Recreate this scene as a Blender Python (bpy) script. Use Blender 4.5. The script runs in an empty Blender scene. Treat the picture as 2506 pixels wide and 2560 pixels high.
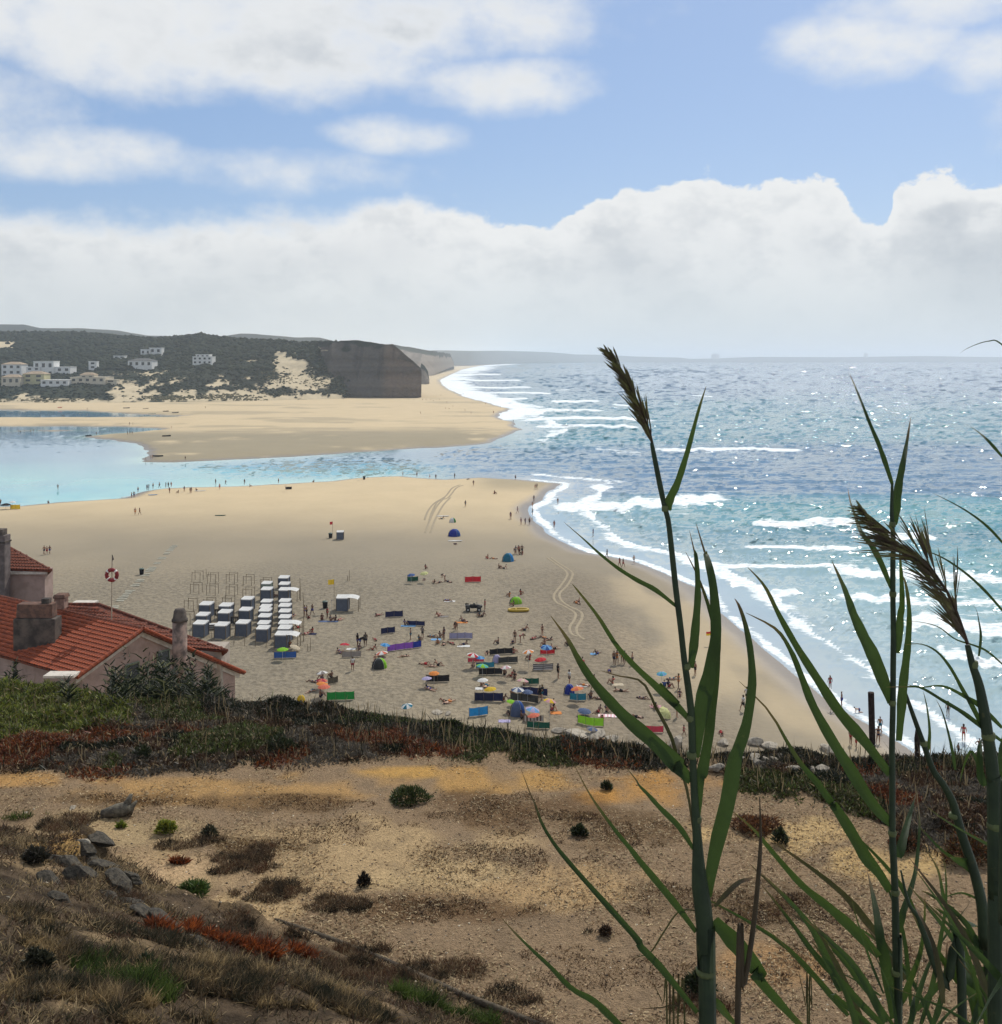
import bpy, bmesh, math, random
import numpy as np
from mathutils import Vector, Matrix
from mathutils.bvhtree import BVHTree

R = math.radians
SC = bpy.context.scene
COL = SC.collection
random.seed(7)
RNG = np.random.default_rng(11)

# ------------------------------------------------------------------ camera
H = 39.0            # eye height over the sea
F = 2510.0          # focal length in photograph pixels (2506 x 2560)
CX, HY = 1253.0, 898.0
cam_d = bpy.data.cameras.new('camera')
cam = bpy.data.objects.new('camera', cam_d); COL.objects.link(cam)
cam.location = (0, 0, H); cam.rotation_euler = (R(90), 0, 0)
cam_d.sensor_fit = 'VERTICAL'; cam_d.sensor_height = 36; cam_d.sensor_width = 36
cam_d.lens = 36 * F / 2560
cam_d.shift_y = -(1280 - HY) / 2560
cam_d.clip_start = 0.1; cam_d.clip_end = 80000
SC.camera = cam

# ------------------------------------------------------------------ light
SUN_AZ, SUN_EL = R(24), R(47)
sd = bpy.data.lights.new('sun', 'SUN'); sd.energy = 3.9; sd.angle = R(0.53); sd.color = (1.0, 0.94, 0.84)
sun = bpy.data.objects.new('sun', sd); COL.objects.link(sun)
TO_SUN = Vector((math.sin(SUN_AZ) * math.cos(SUN_EL), math.cos(SUN_AZ) * math.cos(SUN_EL), math.sin(SUN_EL)))
sun.rotation_euler = TO_SUN.to_track_quat('Z', 'Y').to_euler()
sun.location = (0, 0, 120)

SC.view_settings.view_transform = 'Standard'
SC.view_settings.look = 'None'
SC.view_settings.exposure = 0.0
SC.view_settings.gamma = 1.0
SC.view_settings.use_curve_mapping = False
SC.render.engine = 'CYCLES'
cy = SC.cycles
cy.max_bounces = 6; cy.diffuse_bounces = 3; cy.glossy_bounces = 3; cy.transmission_bounces = 4
cy.transparent_max_bounces = 8; cy.volume_bounces = 1
cy.use_adaptive_sampling = True; cy.adaptive_threshold = 0.02
cy.use_denoising = True; cy.denoiser = 'OPENIMAGEDENOISE'
cy.denoising_input_passes = 'RGB_ALBEDO_NORMAL'
cy.caustics_reflective = False; cy.caustics_refractive = False
cy.sample_clamp_indirect = 4.0

# ------------------------------------------------------------------ node helpers
class NT:
    def __init__(s, tree): s.t = tree; s.n = tree.nodes; s.l = tree.links
    def new(s, typ, **kw):
        nd = s.n.new(typ)
        for k, v in kw.items(): setattr(nd, k, v)
        return nd
    def put(s, sock, v):
        if v is None: return
        if isinstance(v, bpy.types.NodeSocket): s.l.new(v, sock)
        elif isinstance(v, (tuple, list)):
            v = tuple(v)
            if len(v) == 3 and sock.type == 'RGBA': v = v + (1,)
            sock.default_value = v
        else: sock.default_value = v
    def m(s, op, a, b=None, c=None, clamp=False):
        nd = s.new('ShaderNodeMath', operation=op); nd.use_clamp = clamp
        for i, v in enumerate((a, b, c)):
            if v is not None: s.put(nd.inputs[i], v)
        return nd.outputs[0]
    def mix(s, f, a, b, blend='MIX'):
        nd = s.new('ShaderNodeMix', data_type='RGBA', blend_type=blend)
        s.put(nd.inputs[0], f); s.put(nd.inputs[6], a); s.put(nd.inputs[7], b)
        return nd.outputs[2]
    def ss(s, x, lo, hi):          # smoothstep
        nd = s.new('ShaderNodeMapRange', interpolation_type='SMOOTHSTEP'); nd.clamp = True
        s.put(nd.inputs[0], x); s.put(nd.inputs[1], lo); s.put(nd.inputs[2], hi)
        nd.inputs[3].default_value = 0; nd.inputs[4].default_value = 1
        return nd.outputs[0]
    def noise(s, vec, scale, detail=4, rough=0.55, dist=0.0, dim='3D'):
        nd = s.new('ShaderNodeTexNoise', noise_dimensions=dim)
        s.put(nd.inputs['Vector'], vec); nd.inputs['Scale'].default_value = scale
        nd.inputs['Detail'].default_value = detail; nd.inputs['Roughness'].default_value = rough
        nd.inputs['Distortion'].default_value = dist
        return nd.outputs[0]
    def comb(s, x, y, z):
        nd = s.new('ShaderNodeCombineXYZ'); s.put(nd.inputs[0], x); s.put(nd.inputs[1], y); s.put(nd.inputs[2], z)
        return nd.outputs[0]
    def scl(s, vec, k):
        nd = s.new('ShaderNodeVectorMath', operation='MULTIPLY'); s.put(nd.inputs[0], vec); nd.inputs[1].default_value = k
        return nd.outputs[0]
    def ramp(s, f, stops):
        nd = s.new('ShaderNodeValToRGB'); e = nd.color_ramp.elements
        while len(e) < len(stops): e.new(0.5)
        for el, (p, c) in zip(e, stops): el.position = p; el.color = tuple(c) + (1,) if len(c) == 3 else c
        s.put(nd.inputs[0], f); return nd.outputs[0]

# ------------------------------------------------------------------ world
W = bpy.data.worlds.new('World'); SC.world = W; W.use_nodes = True
def build_world():
    n = NT(W.node_tree); n.n.clear()
    out = n.new('ShaderNodeOutputWorld'); bg = n.new('ShaderNodeBackground')
    sky = n.new('ShaderNodeTexSky', sky_type='NISHITA')
    sky.sun_disc = False; sky.sun_elevation = SUN_EL; sky.sun_rotation = SUN_AZ
    sky.altitude = 30; sky.air_density = 1.0; sky.dust_density = 0.8; sky.ozone_density = 1.6
    tc = n.new('ShaderNodeTexCoord'); d = tc.outputs['Generated']
    sp = n.new('ShaderNodeSeparateXYZ'); n.put(sp.inputs[0], d); x, y, z = sp.outputs
    az = n.m('ARCTAN2', x, y)
    hyp = n.m('SQRT', n.m('ADD', n.m('MULTIPLY', x, x), n.m('MULTIPLY', y, y)))
    q = n.m('DIVIDE', z, n.m('MAXIMUM', hyp, 0.02))
    # cloud coordinates; stretched so that billows look right near the horizon
    vec = n.comb(az, n.m('MULTIPLY', q, 1.25), 0.0)
    n1 = n.noise(vec, 7.0, 7, 0.52)
    n2 = n.noise(n.comb(n.m('ADD', az, 7.3), n.m('MULTIPLY', q, 1.5), 2.0), 16.0, 6, 0.55)
    n3 = n.noise(n.comb(n.m('ADD', az, 3.1), n.m('MULTIPLY', q, 1.0), 5.0), 3.2, 4, 0.5)
    n4 = n.noise(n.comb(n.m('ADD', az, 11.1), n.m('MULTIPLY', q, 1.3), 8.0), 42.0, 5, 0.6)
    A = lambda dx: math.atan((dx - 952) / 1907.0)
    Q = lambda dx, dy: (682 - dy) / 1907.0 * math.cos(A(dx))
    # --- low cumulus bank
    pts = [(0, 372), (130, 380), (330, 392), (450, 378), (560, 388), (700, 356), (830, 364), (930, 400), (1030, 428),
           (1110, 385), (1210, 350), (1330, 318), (1405, 352), (1490, 338), (1580, 345), (1630, 405), (1672, 412),
           (1705, 345), (1790, 312), (1850, 345), (1904, 340)]
    fc = n.new('ShaderNodeFloatCurve'); cv = fc.mapping.curves[0]
    AW = 0.62
    P = [(0.0, 0.50)] + [((A(a) + AW) / (2 * AW), Q(a, b) * 3) for a, b in pts] + [(1.0, 0.50)]
    cv.points[0].location = P[0]; cv.points[1].location = P[-1]
    for p in P[1:-1]: cv.points.new(*p)
    fc.mapping.update()
    n.put(fc.inputs['Value'], n.m('DIVIDE', n.m('ADD', az, AW), 2 * AW, clamp=True))
    qt = n.m('DIVIDE', fc.outputs[0], 3.0)
    edge = n.m('ADD', n.m('MULTIPLY', n.m('SUBTRACT', n2, 0.5), 0.055), n.m('MULTIPLY', n.m('SUBTRACT', n4, 0.5), 0.022))
    top = n.m('ADD', n.m('ADD', qt, edge), n.m('MULTIPLY', n.m('SUBTRACT', n1, 0.5), 0.03))
    dd = n.m('SUBTRACT', top, q)
    soft = n.m('ADD', 0.006, n.m('MULTIPLY', n.ss(az, 0.05, -0.2), 0.03))
    bank = n.m('DIVIDE', dd, soft, clamp=True)
    bank = n.ss(bank, 0.0, 1.0)
    # --- upper clouds as soft ellipses broken up by noise
    ell = [(330, 60, 560, 130, 1.25), (760, 30, 420, 95, 1.0), (960, 165, 190, 62, 0.95), (760, 258, 130, 42, 0.85),
           (1640, 85, 170, 75, 0.95), (1760, 5, 190, 60, 0.8), (1870, 110, 90, 55, 0.55), (90, 285, 190, 48, 0.55),
           (600, 330, 200, 45, 0.5), (-420, 120, 420, 160, 1.1), (2500, 160, 420, 120, 1.0)]
    cov = None
    for (ex, ey, rx, ry, k) in ell:
        a0, q0 = A(ex), Q(ex, ey)
        u = n.m('DIVIDE', n.m('SUBTRACT', az, a0), rx / 1907.0)
        v = n.m('DIVIDE', n.m('SUBTRACT', q, q0), ry / 1907.0)
        f = n.m('MULTIPLY', n.m('SUBTRACT', 1.0, n.m('ADD', n.m('MULTIPLY', u, u), n.m('MULTIPLY', v, v))), k)
        cov = f if cov is None else n.m('MAXIMUM', cov, f)
    # rest of the sky: scattered clouds of the same kind
    pl = n.scl(d, (1, 1, 1))
    ov = n.noise(n.comb(n.m('DIVIDE', x, n.m('ADD', n.m('ABSOLUTE', z), 0.25)), n.m('DIVIDE', y, n.m('ADD', n.m('ABSOLUTE', z), 0.25)), 0.0), 1.1, 5, 0.55)
    far = n.m('MAXIMUM', n.ss(n.m('ABSOLUTE', az), 0.62, 0.9), n.ss(q, 0.42, 0.6))
    cov = n.m('MAXIMUM', n.m('MAXIMUM', cov, -1.0), n.m('SUBTRACT', n.m('MULTIPLY', far, n.m('MULTIPLY', n.m('SUBTRACT', ov, 0.38), 4.0)), n.m('MULTIPLY', n.m('SUBTRACT', 1.0, far), 1.0)))
    w = n.m('ADD', cov, n.m('ADD', n.m('MULTIPLY', n.m('SUBTRACT', n1, 0.5), 2.6), n.m('ADD', n.m('MULTIPLY', n.m('SUBTRACT', n2, 0.5), 1.3), n.m('MULTIPLY', n.m('SUBTRACT', n4, 0.5), 0.5))))
    upper = n.ss(w, -0.35, 1.15)
    cloud = n.m('MAXIMUM', bank, n.m('MULTIPLY', upper, 0.96))
    # --- cloud shade: thick parts are greyer, rims white
    thick = n.m('MAXIMUM', n.m('MULTIPLY', n.ss(w, 0.7, 1.5), 1.0), n.m('MULTIPLY', bank, n.m('MULTIPLY', n.ss(dd, 0.015, 0.06), 0.75)))
    soft_n = n.m('ADD', n.m('MULTIPLY', n1, 0.32), n.m('MULTIPLY', n3, 0.75))
    shade = n.m('MULTIPLY', thick, n.m('ADD', 0.10, n.m('MULTIPLY', n.ss(soft_n, 0.46, 0.70), 0.9)))
    lump = n.m('MULTIPLY', bank, n.m('MULTIPLY', n.ss(n.m('ADD', n.m('MULTIPLY', n2, 0.65), n.m('MULTIPLY', n4, 0.35)), 0.46, 0.62), n.ss(dd, 0.0, 0.03)))
    shade = n.m('ADD', n.m('MULTIPLY', shade, 0.95), n.m('MULTIPLY', lump, 0.20), clamp=True)
    ccol = n.mix(shade, (8.5, 8.6, 8.6), (4.5, 4.95, 5.5))
    ccol = n.mix(n.m('MULTIPLY', n.ss(n4, 0.35, 0.7), 0.06), ccol, (5.5, 5.9, 6.3))
    # --- haze near the horizon
    hz = n.ss(q, 0.13, 0.0)
    base = n.mix(cloud, n.mix(0.45, sky.outputs[0], (1.9, 3.7, 7.3)), ccol)
    hz = n.m('MULTIPLY', hz, 0.85)
    base = n.mix(hz, base, (6.3, 6.9, 7.1))
    n.put(bg.inputs[0], base); bg.inputs[1].default_value = 0.10
    n.l.new(bg.outputs[0], out.inputs[0])
build_world()

# ------------------------------------------------------------------ geometry helpers
def link(o, parent=None, label=None, cat=None, group=None, kind=None):
    COL.objects.link(o)
    if parent is not None: o.parent = parent
    if label: o['label'] = label
    if cat: o['category'] = cat
    if group: o['group'] = group
    if kind: o['kind'] = kind
    return o
def tag(o, label=None, cat=None, group=None, kind=None):
    if label: o['label'] = label
    if cat: o['category'] = cat
    if group: o['group'] = group
    if kind: o['kind'] = kind
    return o
def empty(name, loc=(0, 0, 0), rz=0, label=None, cat=None, group=None):
    o = bpy.data.objects.new(name, None); o.location = loc; o.rotation_euler = (0, 0, rz); o.empty_display_size = 0.2
    return link(o, None, label, cat, group)
def np_mesh(name, V, Fq, mat, smooth=True, cols=None, attrs=None):
    """V (n,3) array, Fq (m,k) index array"""
    V = np.asarray(V, dtype=np.float32); Fq = np.asarray(Fq, dtype=np.int32)
    me = bpy.data.meshes.new(name); m, k = Fq.shape
    me.vertices.add(len(V)); me.vertices.foreach_set('co', V.ravel())
    me.loops.add(m * k); me.loops.foreach_set('vertex_index', Fq.ravel())
    me.polygons.add(m); me.polygons.foreach_set('loop_start', np.arange(0, m * k, k, dtype=np.int32))
    me.polygons.foreach_set('loop_total', np.full(m, k, dtype=np.int32))
    me.update(calc_edges=True)
    if smooth: me.polygons.foreach_set('use_smooth', np.ones(m, dtype=bool))
    if cols is not None:
        a = me.color_attributes.new('Col', 'FLOAT_COLOR', 'POINT')
        c = np.ones((len(V), 4), dtype=np.float32); c[:, :3] = cols
        a.data.foreach_set('color', c.ravel())
    for nm, arr in (attrs or {}).items():
        a = me.attributes.new(nm, 'FLOAT', 'POINT'); a.data.foreach_set('value', np.asarray(arr, dtype=np.float32).ravel())
    if mat: me.materials.append(mat)
    return me
def grid_faces(nr, nc):
    i = np.arange(nr - 1)[:, None] * nc + np.arange(nc - 1)[None, :]
    return np.stack([i, i + 1, i + nc + 1, i + nc], -1).reshape(-1, 4)
class MB:
    def __init__(s): s.v = []; s.f = []
    def add(s, vs, fs):
        b = len(s.v); s.v += [tuple(v) for v in vs]; s.f += [tuple(i + b for i in f) for f in fs]; return s
    def box(s, x0, x1, y0, y1, z0, z1, M=None):
        vs = [Vector((x, y, z)) for z in (z0, z1) for y in (y0, y1) for x in (x0, x1)]
        if M is not None: vs = [M @ v for v in vs]
        return s.add(vs, [(0, 2, 3, 1), (4, 5, 7, 6), (0, 1, 5, 4), (2, 6, 7, 3), (0, 4, 6, 2), (1, 3, 7, 5)])
    def tube(s, pts, rad, n=6, caps=True):
        pts = [Vector(p) for p in pts]
        if not hasattr(rad, '__len__'): rad = [rad] * len(pts)
        rings = []; b = len(s.v); up = None
        for i, p in enumerate(pts):
            t = (pts[min(i + 1, len(pts) - 1)] - pts[max(i - 1, 0)])
            if t.length < 1e-9: t = Vector((0, 0, 1))
            t.normalize()
            a = t.cross(Vector((0, 0, 1))) if abs(t.z) < 0.95 else t.cross(Vector((1, 0, 0)))
            a.normalize(); c = a.cross(t)
            for k in range(n):
                w = 2 * math.pi * k / n
                s.v.append(tuple(p + (a * math.cos(w) + c * math.sin(w)) * rad[i]))
        for i in range(len(pts) - 1):
            for k in range(n):
                q = (k + 1) % n
                s.f.append((b + i * n + k, b + i * n + q, b + (i + 1) * n + q, b + (i + 1) * n + k))
        if caps:
            s.f.append(tuple(b + k for k in range(n))[::-1]); e = b + (len(pts) - 1) * n
            s.f.append(tuple(e + k for k in range(n)))
        return s
    def mesh(s, name, mat, smooth=False):
        me = bpy.data.meshes.new(name); me.from_pydata(s.v, [], s.f); me.update()
        bm = bmesh.new(); bm.from_mesh(me); bmesh.ops.recalc_face_normals(bm, faces=bm.faces); bm.to_mesh(me); bm.free()
        if smooth:
            for p in me.polygons: p.use_smooth = True
        if mat: me.materials.append(mat)
        return me
    def obj(s, name, mat, parent=None, smooth=False, **kw):
        return link(bpy.data.objects.new(name, s.mesh(name, mat, smooth)), parent, **kw)
def inst(name, me, parent=None, loc=(0, 0, 0), rot=(0, 0, 0), scale=(1, 1, 1), mat=None, **kw):
    o = bpy.data.objects.new(name, me); o.location = loc; o.rotation_euler = rot; o.scale = scale
    link(o, parent, **kw)
    if mat is not None:
        o.material_slots[0].link = 'OBJECT'; o.material_slots[0].material = mat
    return o

# value noise in numpy
def _hash(ix, iy, seed):
    h = (ix.astype(np.int64) * 374761393 + iy.astype(np.int64) * 668265263 + seed * 1442695041) & 0xffffffff
    h = ((h ^ (h >> 13)) * 1274126177) & 0xffffffff
    return ((h ^ (h >> 16)) & 0xffff) / 65535.0
def vnoise(x, y, seed=0):
    x = np.asarray(x, float); y = np.asarray(y, float)
    ix = np.floor(x); iy = np.floor(y); fx = x - ix; fy = y - iy
    fx = fx * fx * (3 - 2 * fx); fy = fy * fy * (3 - 2 * fy)
    a = _hash(ix, iy, seed); b = _hash(ix + 1, iy, seed); c = _hash(ix, iy + 1, seed); d = _hash(ix + 1, iy + 1, seed)
    return (a * (1 - fx) + b * fx) * (1 - fy) + (c * (1 - fx) + d * fx) * fy
def fbm(x, y, oct=4, seed=0, gain=0.5):
    x = np.asarray(x, float); y = np.asarray(y, float)
    s = 0; a = 1; t = 0
    for o in range(oct):
        s = s + a * vnoise(x * 2 ** o + 17.3 * o, y * 2 ** o - 9.1 * o, seed + o); t += a; a *= gain
    return s / t
def sstep(x, lo, hi):
    t = np.clip((np.asarray(x, float) - lo) / (hi - lo), 0, 1); return t * t * (3 - 2 * t)

def ray(px, py): return ((px - CX) / F, -(py - HY) / F)
def at_depth(px, py, D):
    a, b = ray(px, py); return Vector((a * D, D, H + b * D))
def at_z(px, py, z):
    a, b = ray(px, py); D = (z - H) / b; return Vector((a * D, D, z))

# ------------------------------------------------------------------ materials
MATS = {}
def mat(name, c, rough=0.8, var=0.15, scale=8.0, spec=0.3, c2=None, bump=0.0, trans=0.0, obj_coord=True, metal=0.0):
    if name in MATS: return MATS[name]
    m = bpy.data.materials.new(name); m.use_nodes = True; n = NT(m.node_tree); n.n.clear()
    out = n.new('ShaderNodeOutputMaterial'); b = n.new('ShaderNodeBsdfPrincipled')
    tc = n.new('ShaderNodeTexCoord'); v = tc.outputs['Object']
    f = n.noise(v, scale, 5, 0.6)
    c2 = c2 or tuple(max(0, k * (1 - var * 2)) for k in c)
    col = n.mix(n.ss(f, 0.35, 0.65), c, c2)
    n.put(b.inputs['Base Color'], col); b.inputs['Roughness'].default_value = rough
    b.inputs['Specular IOR Level'].default_value = spec; b.inputs['Metallic'].default_value = metal
    if bump:
        bp = n.new('ShaderNodeBump'); bp.inputs['Strength'].default_value = min(1, bump); bp.inputs['Distance'].default_value = 0.03
        n.put(bp.inputs['Height'], n.noise(v, scale * 3, 4, 0.6)); n.l.new(bp.outputs[0], b.inputs['Normal'])
    sh = b.outputs[0]
    if trans:
        t = n.new('ShaderNodeBsdfTranslucent'); n.put(t.inputs[0], col)
        mx = n.new('ShaderNodeMixShader'); mx.inputs[0].default_value = trans
        n.l.new(sh, mx.inputs[1]); n.l.new(t.outputs[0], mx.inputs[2]); sh = mx.outputs[0]
    n.l.new(sh, out.inputs[0]); MATS[name] = m; return m
def colmat(name, rough=0.85, trans=0.0, spec=0.2, nscale=40.0, namp=0.35, bump=0.0, bdist=0.02, bscale=60):
    """colour from the point attribute Col, broken up by fine noise"""
    if name in MATS: return MATS[name]
    m = bpy.data.materials.new(name); m.use_nodes = True; n = NT(m.node_tree); n.n.clear()
    out = n.new('ShaderNodeOutputMaterial'); b = n.new('ShaderNodeBsdfPrincipled')
    at = n.new('ShaderNodeAttribute'); at.attribute_name = 'Col'
    tc = n.new('ShaderNodeTexCoord'); v = tc.outputs['Object']
    f = n.noise(v, nscale, 5, 0.65)
    k = n.m('ADD', 1.0 - namp, n.m('MULTIPLY', f, 2 * namp))
    col = n.mix(1.0, at.outputs['Color'], n.comb(k, k, k), 'MULTIPLY')
    n.put(b.inputs['Base Color'], col); b.inputs['Roughness'].default_value = rough
    b.inputs['Specular IOR Level'].default_value = spec
    if bump:
        bp = n.new('ShaderNodeBump'); bp.inputs['Strength'].default_value = bump; bp.inputs['Distance'].default_value = bdist
        n.put(bp.inputs['Height'], n.noise(v, bscale, 5, 0.65)); n.l.new(bp.outputs[0], b.inputs['Normal'])
    sh = b.outputs[0]
    if trans:
        t = n.new('ShaderNodeBsdfTranslucent'); n.put(t.inputs[0], col)
        mx = n.new('ShaderNodeMixShader'); mx.inputs[0].default_value = trans
        n.l.new(sh, mx.inputs[1]); n.l.new(t.outputs[0], mx.inputs[2]); sh = mx.outputs[0]
    n.l.new(sh, out.inputs[0]); MATS[name] = m; return m
# ================================================================== SETTING: sea, beach, hills
def px_poly(pts, z=0.0): return [tuple(at_z(a, b, z)[:2]) for a, b in pts]
WATERLINE = [(1397, 1210), (1366, 1234), (1349, 1251), (1322, 1275), (1336, 1303), (1395, 1349), (1470, 1382), (1579, 1400), (1648, 1426),
             (1738, 1468), (1796, 1524), (1870, 1592), (1954, 1656), (2007, 1703), (2076, 1761), (2160, 1809), (2266, 1872), (2420, 1990), (2600, 2160)]
NEAR = px_poly([(-500, 1290), (-150, 1272), (0, 1266), (50, 1264), (134, 1256), (235, 1250), (313, 1245), (335, 1236), (350, 1230), (387, 1224), (470, 1219),
                (555, 1217), (639, 1215), (734, 1208), (835, 1202), (936, 1193), (1003, 1190), (1070, 1196), (1111, 1200), (1171, 1196),
                (1200, 1194), (1287, 1199)] + WATERLINE) + [(60, 30), (-300, 30), (-400, 180)]
FAR = px_poly([(-900, 1066), (-400, 1066), (0, 1066), (134, 1066), (303, 1067), (387, 1071), (403, 1074), (336, 1081), (255, 1086.5), (215, 1092.6), (286, 1101),
               (336, 1108), (366, 1119), (370, 1136), (353, 1155), (437, 1156), (555, 1151), (601, 1149), (701, 1144), (869, 1133),
               (1037, 1122), (1171, 1114), (1232, 1106), (1262, 1092), (1304, 1075), (1283, 1056), (1240, 1043), (1255, 1032), (1276, 1023), (1239, 1014), (1200, 1002),
               (1171, 995), (1124, 975), (1105, 962), (1100, 950), (1124, 938), (1155, 924), (1205, 914), (1260, 908.5), (1330, 905.2)]) + [(-9000, 16000), (-9000, 700)]
POOL = px_poly([(-300, 1026), (0, 1026), (200, 1027), (300, 1033), (403, 1039), (467, 1039.5), (417, 1043), (200, 1044), (0, 1044), (-300, 1044)])
BAR = px_poly([(20, 1077.5), (120, 1074.8), (240, 1076), (130, 1078.7)])
def sdf(x, y, poly):
    x = np.asarray(x, float); y = np.asarray(y, float)
    best = np.full(x.shape, 1e18); ins = np.zeros(x.shape, bool); n = len(poly)
    for i in range(n):
        ax, ay = poly[i]; bx, by = poly[(i + 1) % n]
        ex, ey = bx - ax, by - ay
        t = np.clip(((x - ax) * ex + (y - ay) * ey) / (ex * ex + ey * ey + 1e-9), 0, 1)
        best = np.minimum(best, (x - ax - t * ex) ** 2 + (y - ay - t * ey) ** 2)
        c = ((ay > y) != (by > y))
        with np.errstate(divide='ignore', invalid='ignore'):
            ins ^= c & (x < ex * (y - ay) / (ey if ey != 0 else 1e-12) + ax)
    d = np.sqrt(best); return np.where(ins, d, -d)
def shore(x, y):
    x = np.asarray(x, float); y = np.asarray(y, float)
    j = (fbm(x / 9, y / 14, 3, 5) - 0.5) * np.clip(y / 60, 1, 9)      # natural wobble of the waterline
    d1 = sdf(x, y, NEAR); d2 = np.minimum(sdf(x, y, FAR), -sdf(x, y, POOL)); d3 = sdf(x, y, BAR)
    return np.maximum(np.maximum(d1, d2), d3) + j * 0.8
def beach_from(d, x, y):
    land = 1.75 * (1 - np.exp(-np.maximum(d, 0) / 15)) + 0.25 * (fbm(np.asarray(x) / 30, np.asarray(y) / 30, 3, 9) - 0.5) * np.clip(d / 20, 0, 1)
    sea = np.maximum(-0.07 * np.maximum(-d, 0), -4.0)
    return np.where(d > 0, land, sea)
def beach_h(x, y): return beach_from(shore(x, y), x, y)
def on_beach(px, py):
    z = 1.6
    for _ in range(2):
        p = at_z(px, py, z); z = float(beach_h(np.array([p.x]), np.array([p.y]))[0]); z = max(z, 0.0)
    return at_z(px, py, z)
def fan(y0, y1, nr, u0, u1, nc):
    Y = y0 * (y1 / y0) ** np.linspace(0, 1, nr); U = np.linspace(u0, u1, nc)
    X = Y[:, None] * U[None, :]; YY = np.repeat(Y[:, None], nc, 1)
    return X, YY

# ---- sand material
def sand_material():
    m = bpy.data.materials.new('sand'); m.use_nodes = True; n = NT(m.node_tree); n.n.clear()
    out = n.new('ShaderNodeOutputMaterial'); b = n.new('ShaderNodeBsdfPrincipled')
    at = n.new('ShaderNodeAttribute'); at.attribute_name = 'Col'
    wt = n.new('ShaderNodeAttribute'); wt.attribute_name = 'wet'
    tr = n.new('ShaderNodeAttribute'); tr.attribute_name = 'tread'
    tc = n.new('ShaderNodeTexCoord'); v = tc.outputs['Object']
    f = n.noise(v, 0.9, 6, 0.65); g = n.noise(v, 0.07, 4, 0.6)
    k = n.m('ADD', 0.80, n.m('ADD', n.m('MULTIPLY', f, 0.16), n.m('MULTIPLY', g, 0.24)))
    pit = n.ss(n.noise(n.scl(v, (1, .6, 1)), 1.6, 4, .7), .34, .62); k = n.m('MULTIPLY', k, n.m('SUBTRACT', 1.0, n.m('MULTIPLY', tr.outputs['Fac'], n.m('MULTIPLY', n.m('SUBTRACT', 1.0, pit), 0.42))))
    col = n.mix(1.0, at.outputs['Color'], n.comb(k, k, k), 'MULTIPLY')
    n.put(b.inputs['Base Color'], col)
    n.put(b.inputs['Roughness'], n.m('SUBTRACT', 0.9, n.m('MULTIPLY', wt.outputs['Fac'], 0.55)))
    b.inputs['Specular IOR Level'].default_value = 0.25
    bp = n.new('ShaderNodeBump'); bp.inputs['Distance'].default_value = 0.4
    n.put(bp.inputs['Strength'], n.m('ADD', 0.08, n.m('MULTIPLY', tr.outputs['Fac'], 0.9)))
    vo = n.new('ShaderNodeTexVoronoi'); vo.inputs['Scale'].default_value = 1.5; n.put(vo.inputs['Vector'], v)
    n.put(bp.inputs['Height'], n.m('ADD', n.m('MULTIPLY', n.noise(v, 1.3, 5, 0.7), 0.8), n.m('MULTIPLY', vo.outputs['Distance'], 0.5)))
    n.l.new(bp.outputs[0], b.inputs['Normal']); n.l.new(b.outputs[0], out.inputs[0]); return m

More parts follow.
